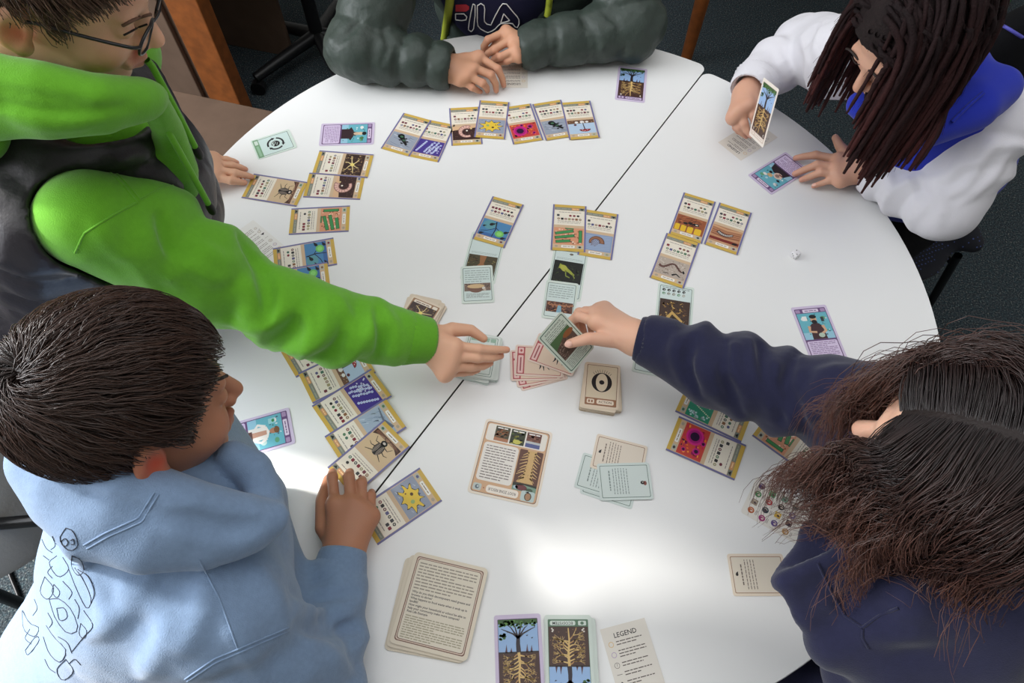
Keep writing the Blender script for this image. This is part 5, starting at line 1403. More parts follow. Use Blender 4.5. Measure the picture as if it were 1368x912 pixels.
    f = ADD(f, lambda p: wob(p, 45, 3)*.0022+wob(p, 90, 5)*.0009)
    v, q = nets(f, .0048); v = relax(v, q, 1)
    ctr = v[q].mean(1)
    reg = np.where(hood(ctr.astype(np.float32)) < np.minimum(base(ctr.astype(np.float32)), .03)+.002, 1, 0)
    hoodie = empty('hoodie'); hoodie.parent = root
    split_obj(['hoodie_body', 'hood'], v, q, reg, [M_blue, M_blue], hoodie)
    sr = .0011
    for ln in ([(112, 728), (140, 712), (185, 692), (206, 658)], [(116, 733), (146, 716), (190, 697), (212, 660)], [(266, 747), (293, 799), (317, 865)], [(386, 838), (320, 866), (286, 880), (247, 907)], [(386, 843), (321, 871), (288, 885), (250, 910)]):
        seam('seam', f, ln, sr, M_blue, hoodie, 26)
    cuff('cuff', P3(449, 790, .044), wr+(wr-P3(449, 790, .044))*.12, .042, .034, M_blue, hoodie, 34)
    pv = Z(-.64, .05, -.22)
    tr = None
    for ox, kx, fx_ in ((.0, (-.38, .22), (-.42, .20)), (-.13, (-.40, .08), (-.44, .06))):
        lg = U([rc(Z(-.64, .05+ox, -.24), Z(kx[0], kx[1], -.25), .10, .075), (rc(Z(kx[0], kx[1], -.25), Z(fx_[0], fx_[1], -.63), .075, .062), .02)], .02)
        tr = lg if tr is None else U([tr, (lg, .02)], .02)
        surf('shoe', U([ell(Z(fx_[0]+.04, fx_[1]+.02, -.675), (.12, .05, .04), MT), (ell(Z(fx_[0], fx_[1], -.65), (.06, .045, .05)), .03)], .02), .012, M_dark, root)
    surf('trousers', U([tr, (ell(Z(-.65, .03, -.22), (.15, .15, .10)), .04)], .03), .013, M_drk2, root)
    # line drawing printed on the back of the hoodie (plain doodle of loops)
    doodle = [[(88, 705), (80, 720), (92, 735), (104, 728), (98, 710), (88, 705)], [(76, 742), (66, 752), (78, 770), (92, 760), (84, 744)], [(92, 760), (104, 790), (116, 812), (122, 800), (112, 775), (100, 758)],
              [(112, 815), (124, 835), (112, 850), (96, 870)], [(66, 800), (74, 825), (90, 845), (104, 840), (96, 815), (80, 800), (66, 800)], [(76, 812), (86, 812), (90, 824), (80, 828), (76, 812)], [(60, 770), (54, 790), (64, 800), (72, 786), (60, 770)],
              [(62, 835), (72, 850), (88, 868), (80, 884), (66, 872), (58, 850)], [(88, 880), (98, 896), (84, 908), (76, 894), (88, 880)], [(30, 815), (40, 832), (52, 838), (46, 850), (32, 840), (30, 815)], [(34, 868), (48, 850), (52, 856), (38, 874), (34, 868)],
              [(58, 655), (62, 672), (54, 690), (48, 705)], [(60, 690), (50, 712), (58, 722)], [(70, 716), (74, 728), (68, 734)], [(84, 776), (96, 790), (92, 800)], [(72, 780), (80, 790), (76, 798), (70, 790), (72, 780)], [(82, 722), (87, 719), (91, 724), (88, 729), (83, 727), (82, 722)], [(94, 722), (98, 720), (99, 726), (95, 727)], [(96, 742), (108, 748), (112, 762), (104, 768), (96, 756), (96, 742)], [(104, 760), (118, 770), (126, 790), (122, 806)], [(100, 800), (106, 812), (104, 826)], [(70, 756), (64, 764), (70, 772)], [(78, 850), (90, 858), (96, 872)], [(64, 818), (70, 830), (66, 838)], [(40, 840), (34, 852), (42, 860)], [(56, 720), (62, 732), (70, 738)], [(58, 742), (66, 748)], [(92, 886), (100, 880), (108, 888)], [(60, 880), (66, 892), (74, 898)], [(46, 800), (50, 812), (44, 822)], [(108, 832), (116, 842), (112, 852), (106, 846), (108, 832)]]
    T = []
    for ln in doodle:
        pts = spline(ln, 14); hp = hits(f, pts)
        if np.abs(f(hp.astype(np.float32))).max() < .01: T.append(hp+grad(f, hp.astype(np.float32))*.0002)
    if T: tag(tubes('printed_drawing', np.array(T), np.full((len(T), 14), .00045), M_ink, hoodie, 4), 'dark line drawing printed on the back of the hoodie', kind='stuff')
    # hair
    cap = cap_sdf(c, M, s, .002)
    surf('hair_cap', cap, .004, M_hair_dark, root, rel=1)
    hs = ell(Q(0, -.012, .032), (np.array([.072, .093, .085])+.002)*s, M)
    roots, loc = scalp_points(hd, Q, M, s, 7600, hair_region, 5)
    wh = Q(0.004, -.072, .078)
    rw = np.random.RandomState(2); ex = wh+rw.normal(0, .013, (900, 3)); ex = ex-grad(hs, ex.astype(np.float32), .003)*(hs(ex.astype(np.float32))+.002)[:, None]; roots = np.vstack([roots, ex])
    fwd = M[:, 1]; rt = M[:, 0]
    def dirf(p):
        a = p-wh; g = grad(hs, p.astype(np.float32), .003)
        a = a-g*(a*g).sum(1, keepdims=True); r = np.linalg.norm(a, axis=1, keepdims=True); a = a/(r+1e-6)
        sw = np.cross(g, a)*np.exp(-(r/.05)**2)*.9
        lc = (p-c)@M
        d = a+sw+fwd*.25*np.clip(lc[:, 1:2]*8+.4, 0, 1)
        cl = np.stack([wob(lc, 130, 2), wob(lc, 130, 5), wob(lc, 130, 9)], 1)*.35
        return d+cl
    hair_strands('hair', roots, dirf, 8, .0085, hs, .010, .00060, root, (srgb(38, 27, 24), srgb(74, 52, 42)), 3, .16, .3, lift_var=.8, stopf=lambda p: (lambda l: (l[:, 2] < np.interp(l[:, 1], HL_Y, HL_Z)-.012))(((p-c)@M)/s))
    F.done(); return f
# ------------------------------------------------------------------ standing child in green hoodie and black vest (left)
def drop(T, py):
    """end of a string that hangs straight down from T until photo row py"""
    lo, hi = -.7, T[2]-ZT
    for _ in range(40):
        m_ = (lo+hi)/2; P = np.array([T[0], T[1], m_+ZT]); d = P-CAM_O
        y = 456-CAM_F*(d@CAM_Y)/(d@CAM_Z)
        if y > py: lo = m_
        else: hi = m_
    return np.array([T[0], T[1], m_+ZT])
def build_green():
    F = Fig((-.84, .66, -.0), 'child with glasses in a lime green hoodie and black vest, reaching out'); root = F.root
    M = np.array([[0.04, 0.852, 0.521], [-0.998, 0.057, -0.018], [-0.045, -0.52, 0.853]]); c = Z(-.479, .6499, .6658); s = .97
    skin = srgb(226, 176, 146)
    hd = head_prims(c, M, s); Q = hd.Q
    wr = P3(572, 455, .098)
    kn = [P3(607, 462, .108), P3(605, 476, .100), P3(601, 490, .088), P3(594, 500, .074)]
    fg = [[P3(640, 466, .100), P3(661, 467, .092), P3(677, 467, .084)], [P3(638, 478, .090), P3(656, 478, .080), P3(669, 475, .072)], [P3(630, 490, .074), P3(645, 489, .064), P3(655, 485, .056)], [P3(619, 497, .060), P3(630, 497, .050), P3(639, 494, .044)]]
    th = [P3(604, 440, .102), P3(629, 441, .094), P3(646, 452, .082)]
    hR = hand_sdf(wr, kn, fg, th, 1.08, arm=P3(545, 452, .112), wr_r=.027)
    wl = P3(256, 214, .035)
    knl = [P3(285, 236, .034), P3(289, 227, .036), P3(289, 219, .034), P3(286, 211, .03)]
    fgl = [[P3(308, 241, .026), P3(327, 244, .009)], [P3(314, 231, .028), P3(336, 236, .009)], [P3(310, 221, .026), P3(328, 226, .009)], [P3(303, 213, .022), P3(317, 217, .009)]]
    hL = hand_sdf(wl, knl, fgl, [P3(266, 243, .024), P3(269, 262, .012)], 1.05, arm=P3(238, 205, .06), wr_r=.026)
    nk = Z(-.545, .655, .50)
    shR, elR = P3(130, 300, .41), P3(378, 408, .185)
    shL, elL = Z(-.60, .83, .44), Z(-.83, .98, .17)
    pel = Z(-.86, .66, -.02)
    torso = U([rc(nk, Z(-.66, .66, .28), .045, .06), rc(Z(-.66, .66, .28), pel, .06, .09), rc(shR, elR, .035, .03), rc(elR, P3(545, 452, .112), .03, .026), rc(shL, elL, .035, .03), rc(elL, P3(238, 205, .06), .03, .026)]
              + [U([rc(pel+np.array([0, y, 0]), Z(-.84, .66+y, -.36), .075, .055), rc(Z(-.84, .66+y, -.36), Z(-.90, .66+y, -.655), .055, .036)], .02) for y in (-.09, .09)], .03)
    v, q = multi([(hd, .0025, 1), (hR, .002, 1), (hL, .0024, 1), (torso, .012, 1)])
    reds = face_reds(Q, s, skin, srgb(190, 78, 90), srgb(206, 74, 66))
    for k_ in kn+knl: reds.append((k_, .011, srgb(206, 140, 116), .4))
    for f_ in fg+fgl: reds.append((f_[-1], .009, srgb(214, 136, 118), .5))
    mesh_obj('body', v, q, M_skin, root, True, None, skin_cols(v, skin, reds=reds))
    seam('eyebrow', hd, [(206, 18), (192, 21), (177, 27), (164, 34)], .0019, M_brow_l, root, 10)
    seam('eyelash', hd, [(197, 32), (186, 36), (173, 43), (165, 47)], .0011, M_brow, root, 10)
    # glasses
    gl = empty('glasses'); gl.parent = root
    GY = lambda u: .1005-.16*max(0, u)-.04*max(0, -u)
    for sx in (-1, 1):
        a = np.linspace(0, 2*np.pi, 29); ring = np.array([Q(sx*.032+.0235*math.cos(t), GY(.0235*math.cos(t)*sx), -.001+.0165*math.sin(t)) for t in a])
        tubes('rim', ring, np.full(29, .0017), M_glass_frame, gl, 6)
        tubes('temple_arm', spline([Q(sx*.0555, .0965, .004), Q(sx*.063, .088, .006), Q(sx*.072, .05, .006), Q(sx*.076, .01, .003), Q(sx*.077, -.012, -.006)], 14), np.full(14, .0018), M_glass_frame, gl, 6)
        lens = [Q(sx*.032+.0228*math.cos(t)*k, GY(.0228*math.cos(t)*k*sx), -.001+.0158*math.sin(t)*k) for k in (0.02, 1) for t in a[:-1]]
        n = 28; mesh_obj('lens', np.array(lens), np.array([(i, (i+1) % n, n+(i+1) % n, n+i) for i in range(n)]), M_lens, gl, True)
    tubes('bridge', spline([Q(-.009, .1005, .002), Q(0, .103, .006), Q(.009, .1005, .002)], 8), np.full(8, .0014), M_glass_frame, gl, 6)
    # hoodie: right sleeve, left sleeve, chest front, hood
    cl = [P3(118, 296, .425), P3(200, 322, .35), P3(318, 388, .235), P3(430, 432, .175), P3(525, 448, .128)]
    sleeve = U([chain(cl, [.060, .074, .067, .062, .049]), (chain([P3(128, 272, .425), P3(190, 272, .40), P3(240, 290, .36)], [.036, .034, .032]), .03)], .03)
    sleeve = ADD(sleeve, creases(cl[1], cl[3], 2.6, .011, 2.2, 2, .0, 1.1))
    sleeve = ADD(sleeve, creases(cl[2], cl[4], 3.2, .010, 2.6, 6, .1, .95))
    slL = U([rc(shL, elL, .075, .06), (rc(elL, P3(246, 208, .055), .056, .045), .02)], .02)
    chest = U([rc(nk-np.array([.0, 0, .07]), Z(-.62, .66, .30), .078, .10), chain([P3(203, 130, .548), P3(224, 172, .475), P3(244, 225, .395), P3(252, 256, .34)], [.016, .019, .020, .014])], .03)
    hood = U([chain([P3(-30, 134, .60), P3(60, 142, .592), P3(130, 142, .58), P3(185, 134, .558)], [.034, .033, .030, .020]),
              (chain([P3(-20, 106, .622), P3(60, 116, .614), P3(130, 130, .60), P3(180, 130, .572), P3(206, 128, .55)], [.026, .023, .019, .017, .014]), .02),
              (chain([P3(-30, 130, .60), Z(-.615, .565, .595), Z(-.645, .655, .595), Z(-.62, .74, .58), Z(-.575, .775, .56)], [.036, .038, .042, .036, .026]), .03), (chain([Z(-.62, .57, .53), Z(-.66, .66, .52), Z(-.62, .76, .51)], .04), .04)], .025)
    hood = SUB(hood, rc(Q(0, .01, -.05), Q(0, .0, -.16), .056, .05), .012)
    hood = SUB(hood, ell(Q(0, .03, -.05), np.array([.064, .075, .07])*s, M), .006)
    arm = ridges(sleeve, [([(190, 300), (205, 345), (240, 380)], .014), ([(325, 370), (335, 410), (318, 450)], .017), ([(240, 350), (290, 372), (318, 360)], .012), ([(300, 430), (345, 440), (385, 415)], .011), ([(520, 418), (530, 450), (525, 485)], .012), ([(455, 400), (470, 440), (462, 480)], .008), ([(170, 330), (185, 355), (205, 385)], .010), ([(265, 330), (300, 350), (322, 345)], .011), ([(130, 300), (150, 330), (170, 345)], .009), ([(400, 400), (418, 440), (405, 470)], .009), ([(490, 405), (500, 440), (492, 478)], .008)], .016, .014, .4)
    arm = grooves(arm, [([(320, 318), (352, 362), (360, 405), (357, 428)], .010), ([(215, 290), (225, 330)], .005), ([(505, 415), (510, 450), (505, 485)], .006), ([(215, 292), (226, 330)], .004)], .006, .014)
    arm = ADD(arm, lambda p: wob(p, 40, 8)*.0022+wob(p, 85, 2)*.0008)
    hoodie = empty('hoodie'); hoodie.parent = root
    surf('sleeve', arm, .0042, M_green, hoodie, rel=1)
    surf('sleeve', slL, .007, M_green, hoodie, rel=1)
    surf('hoodie_front', chest, .006, M_green, hoodie, rel=1)
    hoodf = ADD(grooves(ridges(hood, [([(0, 152), (70, 166), (130, 160)], .009)], .008, .012, .5), [([(2, 138), (60, 148), (120, 150), (175, 142)], .004), ([(2, 118), (50, 128), (110, 138)], .003)], .004, .008), lambda p: wob(p, 42, 5)*.002)
    surf('hood', hoodf, .0042, M_green, hoodie, rel=1)
    cuff('cuff', P3(536, 450, .122), P3(574, 455, .098), .043, .037, M_green, hoodie, 40)
    for pix, off in (([(143, 226), (165, 248), (184, 272)], 0), ([(148, 224), (170, 246), (188, 268)], 0), ([(184, 270), (150, 288), (112, 312), (100, 338)], 0), ([(188, 266), (215, 252), (238, 246)], 0)):
        seam('seam', arm, pix, .0014, M_green, hoodie, 16)
    for T, py, sw in ((P3(203, 88, .55), 196, .006), (P3(190, 116, .555), 272, .010)):
        B = drop(T, py); n = 16; u = np.linspace(0, 1, n)[:, None]
        pth = T+(B-T)*u+np.array([.5, -.3, 0])*np.sin(u*3.1)*sw*.3
        pth = np.vstack([P3(185, 118, .56)[None] if py > 250 else P3(196, 80, .56)[None], pth])
        o = tubes('drawstring', pth, np.full(n+1, .0042), M_green, hoodie, 8)
        e = np.array([B, B-np.array([0, 0, .020])]); tubes('cord_end', resample(e, 5), np.array([.0046, .0058, .006, .006, .004]), M_dark, hoodie, 10)
    # vest: quilted black
    vb = U([ell(Z(-.63, .665, .34), (.15, .185, .17)), (rc(Z(-.65, .665, .26), pel+np.array([0, 0, .04]), .155, .165), .08), (rc(shR+np.array([-.06, .0, .0]), Z(-.60, .66, .42), .07, .085), .05), (rc(shL+np.array([-.02, 0, 0]), Z(-.60, .66, .42), .07, .085), .05)], .06)
    front = chain([P3(150, 190, .465), P3(205, 215, .40), P3(232, 245, .33)], [.034, .032, .022])
    vest = U([vb, (front, .04)], .04)
    ax0, ax1 = Z(-.60, .66, .5), Z(-.86, .66, -.05)
    axd = (ax1-ax0); L2 = float(axd@axd)
    vest = ADD(vest, lambda p: -.012*np.abs(np.sin(((p-ax0)@axd/L2+wob(p, 9, 3)*.02)*math.pi*7.5))**.55+wob(p, 46, 6)*.003-np.abs(wob(p, 80, 2))*.003)
    vest = SUB(vest, OFF(chain(cl[:2], [.060, .074]), .001), .008)
    vest = SUB(vest, U([rc(nk+np.array([.03, 0, .03]), nk+np.array([.02, 0, .14]), .075, .10)], .01), .012)
    vg = empty('puffer_vest'); vg.parent = root
    surf('vest_shell', vest, .0055, M_vest, vg, rel=1)
    # trousers
    tr = U([rc(pel+np.array([0, -.09, .02]), Z(-.84, .57, -.36), .10, .075), (rc(Z(-.84, .57, -.36), Z(-.90, .57, -.63), .075, .06), .02), rc(pel+np.array([0, .09, .02]), Z(-.84, .75, -.36), .10, .075), (rc(Z(-.84, .75, -.36), Z(-.90, .75, -.63), .075, .06), .02)], .02)
    surf('trousers', tr, .012, M_drk2, root)
    for y in (.57, .75):
        surf('shoe', U([ell(Z(-.86, y, -.675), (.12, .045, .04)), (ell(Z(-.90, y, -.65), (.06, .042, .05)), .03)], .02), .01, M_dark, root)
    # hair
    surf('hair_cap', cap_sdf(c, M, s, .002), .005, M_hair_brown, root)
    hs = ell(Q(0, -.012, .032), (np.array([.072, .093, .085])+.002)*s, M)
    roots, loc = scalp_points(hd, Q, M, s, 4400, hair_region, 8)
    wh = Q(0, -.07, .08)
    def dirf(p):
        a = p-wh; g = grad(hs, p.astype(np.float32), .003); a = a-g*(a*g).sum(1, keepdims=True); a /= np.linalg.norm(a, axis=1, keepdims=True)+1e-6
        lc = (p-c)@M
        return a+np.stack([wob(lc, 110, 2), wob(lc, 110, 5), wob(lc, 110, 9)], 1)*.35-M[:, 2]*.3
    hair_strands('hair', roots, dirf, 6, .0085, hs, .010, .00058, root, (srgb(60, 42, 34), srgb(116, 88, 70)), 4, .16, .2, lift_var=.7, stopf=lambda p: (lambda l: (l[:, 2] < np.interp(l[:, 1], HL_Y, HL_Z)-.012))(((p-c)@M)/s))
    F.done()
# ------------------------------------------------------------------ child in the dark green puffer jacket (far side)
def build_jacket():
    F = Fig((-.02, 1.72, -.25), 'child in a dark green puffer jacket with clasped hands, head out of frame'); root = F.root
    skin = srgb(208, 156, 126)
    c = Z(-.02, 1.58, .50); M = np.eye(3); 
    M = np.array([[-1, 0, 0], [0, -.9, -.43], [0, -.43, .9]]); M[:, 1] = (0, -.9, -.43); M[:, 2] = (0, -.43, .9); M[:, 0] = (-1, 0, 0)
    hd = head_prims(c, M, 1.0); Q = hd.Q
    wR = P3(594, 90, .046)
    kR = [P3(640, 76, .054), P3(634, 91, .056), P3(625, 101, .050), P3(615, 107, .040)]
    fR = [[P3(665, 92, .044), P3(671, 105, .026), P3(673, 114, .012)], [P3(656, 100, .046), P3(662, 112, .026), P3(663, 121, .012)], [P3(645, 111, .038), P3(650, 117, .022), P3(651, 121, .012)], [P3(631, 117, .028), P3(638, 121, .016), P3(642, 122.5, .010)]]
    hR = hand_sdf(wR, kR, fR, [P3(622, 80, .05), P3(645, 84, .032), P3(655, 92, .018)], 1.15, arm=P3(570, 88, .052), wr_r=.028)
    wL = P3(702, 63, .046)
    kL = [P3(676, 42, .060), P3(684, 52, .062), P3(689, 66, .056), P3(693, 76, .044)]
    fL = [[P3(652, 53, .052), P3(646, 62, .034), P3(646, 69, .016)], [P3(661, 66, .050), P3(652, 71, .034), P3(650, 75, .018)], [P3(668, 76, .042), P3(660, 79, .026), P3(658, 81, .014)], [P3(677, 82, .032), P3(668, 84, .018), P3(665, 85, .012)]]
    hL = hand_sdf(wL, kL, fL, [P3(684, 50, .048), P3(664, 58, .036), P3(656, 66, .026)], 1.15, arm=P3(725, 60, .052), wr_r=.028)
    elR, elL = P3(478, 66, .072), P3(845, 36, .075)
    shR, shL = Z(-.23, 1.62, .27), Z(.20, 1.64, .27)
    pel = Z(-.02, 1.76, -.22)
    torso = U([rc(Q(0, -.03, -.13), Z(-.02, 1.63, .14), .05, .10), rc(Z(-.02, 1.63, .14), pel, .10, .12), rc(shR, elR, .035, .03), rc(elR, P3(570, 88, .052), .03, .026), rc(shL, elL, .035, .03), rc(elL, P3(725, 60, .052), .03, .026),
               rc(pel+np.array([-.09, 0, -.03]), Z(-.11, 1.42, -.25), .075, .055), rc(Z(-.11, 1.42, -.25), Z(-.11, 1.46, -.66), .055, .036), rc(pel+np.array([.09, 0, -.03]), Z(.07, 1.42, -.25), .075, .055), rc(Z(.07, 1.42, -.25), Z(.07, 1.46, -.66), .055, .036)], .03)
    v, q = multi([(hd, .006, 1), (hR, .002, 1), (hL, .002, 1), (torso, .012, 1)])
    reds = face_reds(Q, 1, skin, srgb(170, 96, 90), srgb(206, 104, 86))
    for k_ in kR+kL: reds.append((k_, .012, srgb(184, 122, 98), .4))
    for f_ in fR+fL: reds.append((f_[0], .010, srgb(190, 126, 104), .45)); reds.append((f_[-1], .009, srgb(200, 128, 112), .5))
    mesh_obj('body', v, q, M_skin, root, True, None, skin_cols(v, skin, reds=reds))
    for f_, d_ in ((fR, 0), (fL, 0)):
        for g in f_[:3]:
            d = g[-1]-g[-2]; nail(g[-1]+np.array([0, 0, .0045])+unit(d)*.001, d, np.array([0, 0, 1.])-unit(d)*0, root, 1, M_nail)
    surf('hair_cap', cap_sdf(c, M, 1.0, .004), .007, M_hair_dark, root)
    hs = ell(Q(0, -.012, .032), np.array([.074, .095, .087]), M)
    roots, loc = scalp_points(hd, Q, M, 1.0, 1600, hair_region, 12); wh = Q(0, -.07, .08)
    def dirf(p):
        a = p-wh; g = grad(hs, p.astype(np.float32), .003); a = a-g*(a*g).sum(1, keepdims=True); return a/(np.linalg.norm(a, axis=1, keepdims=True)+1e-6)-M[:, 2]*.2
    hair_strands('hair', roots, dirf, 6, .0085, hs, .010, .0008, root, (srgb(30, 22, 20), srgb(60, 44, 38)), 5, .16, .2, stopf=lambda p: (lambda l: (l[:, 2] < np.interp(l[:, 1], HL_Y, HL_Z)-.012))((p-c)@M))
    # sweatshirt
    sw = U([ell(Z(-.045, 1.60, .14), (.185, .138, .22)), (rc(Z(-.015, 1.62, .1), pel, .13, .14), .06)], .05)
    sw = ADD(sw, lambda p: wob(p, 30, 2)*.003)
    swo = surf('sweatshirt', sw, .007, M_navy2, root)
    # outlined sports lettering on the chest: F I L A
    def on(pix): 
        h = hits(sw, pix); return h+grad(sw, h.astype(np.float32))*.0012
    def outline(pts, r=.0013):
        p = on(resample(pts+[pts[0]], 40)); return tubes('letter_outline', p, np.full(40, r), M_white, swo, 5)
    outline([(611, 6), (627, 5), (629, 9), (626, 14), (610, 15)]) if False else None
    red = on([(609, 6), (616, 5.5), (623, 5.5), (627, 8), (627, 12), (623, 15), (616, 15), (609, 15)])
    mesh_obj('letter_fill', red, [tuple(range(8))[::-1]], M_red, swo, False)
    outline([(609, 18), (620, 18), (624, 22), (623, 26), (617, 27), (609, 26)])
    outline([(632, 5), (635, 6), (635, 20), (633, 38), (630, 42), (626, 39), (627, 30), (630, 14)])
    outline([(638, 7), (643, 4), (648, 8), (647, 25), (648, 31), (656, 33), (661, 22), (668, 9), (672, 4), (677, 5), (685, 15), (693, 24), (694, 30), (692, 35), (690, 38), (684, 30), (674, 31), (668, 31), (660, 40), (652, 43), (643, 39), (638, 33), (638, 20)])
    outline([(673, 18), (681, 27), (675, 29), (669, 30)])
    # jacket
    jk = empty('puffer_jacket'); jk.parent = root
    def puff(a, b, n, amp, ph=0):
        a = np.asarray(a, np.float32); ab = (np.asarray(b)-a).astype(np.float32); L2 = float(ab@ab)
        def f(p):
            t = (p-a)@ab/L2
            return -amp*(np.abs(np.sin(math.pi*(n*t+ph+wob(p, 16, 2)*.09)))**.5-.5)+wob(p, 38, 4)*.0032+np.abs(wob(p, 66, 7))*.0034-np.abs(wob(p*np.array([1,1,.6],np.float32), 110, 9))*.0024+np.abs(wob(p, 48, 12))*.004
        return f
    def sleeve(sh, el, wr, seed):
        up = ADD(rc(sh, el, .085, .075), puff(sh, el, 3.2, .010, .2))
        lw = ADD(rc(el, wr, .070, .050), puff(el, wr, 3.0, .011, .35+.2*seed))
        f = U([up, (lw, .012)], .012)
        cutn = unit(wr-el)
        return SUB(f, rc(wr-cutn*.012, wr+cutn*.05, .034, .04), .008)
    for sh, el, a, b, sd_ in ((shR, elR, P3(478, 66, .066), P3(588, 88, .052), 0), (shL, elL, P3(845, 36, .07), P3(708, 62, .052), 1)):
        f = sleeve(sh, el, b, sd_)
        if sd_ == 0: f = grooves(f, [([(512, 82), (520, 62), (512, 40)], .006), ([(530, 66), (527, 100)], .006), ([(455, 55), (480, 30)], .005)], .006, .012)
        else: f = grooves(f, [([(740, 26), (746, 60), (738, 86)], .006), ([(775, 22), (797, 50), (796, 84)], .006), ([(805, 14), (830, 34)], .005)], .006, .012)
        surf('sleeve', f, .0052, M_jacket, jk, rel=1)
    jb = U([ell(Z(-.02, 1.66, .14), (.215, .15, .26)), (rc(Z(-.02, 1.68, .1), pel, .19, .19), .08)], .06)
    jb = ADD(jb, lambda p: -.014*np.abs(np.sin(math.pi*p[:, 2]*11))**.6+wob(p, 40, 4)*.004)
    jb = SUB(jb, U([chain([P3(632, 75, .0), P3(634, 20, .12), P3(655, -60, .3)], [.138, .168, .17])], .01), .01)
    surf('jacket_body', jb, .0075, M_jacket, jk, rel=1)
    for pix, w_ in (([(593, 56), (597, 30), (601, 0), (603, -20)], .011), ([(731, 20), (733, 8), (735, -10)], .008)):
        p = hits(U([jb, sw], .01), resample(pix, 12)); g = grad(jb, p.astype(np.float32))
        tubes('lime_lining', p-np.array([0, .004, 0]), np.full(12, w_), M_lime, jk, 8)
    tr = U([rc(pel+np.array([-.09, 0, -.03]), Z(-.11, 1.42, -.25), .095, .075), (rc(Z(-.11, 1.42, -.25), Z(-.11, 1.46, -.62), .075, .06), .02), rc(pel+np.array([.09, 0, -.03]), Z(.07, 1.42, -.25), .095, .075), (rc(Z(.07, 1.42, -.25), Z(.07, 1.46, -.62), .075, .06), .02)], .02)
    surf('trousers', tr, .014, M_drk2, root)
    for x in (-.11, .07): surf('shoe', U([ell(Z(x, 1.43, -.675), (.045, .12, .04)), (ell(Z(x, 1.47, -.65), (.042, .06, .05)), .03)], .02), .012, M_dark, root)
    F.done()
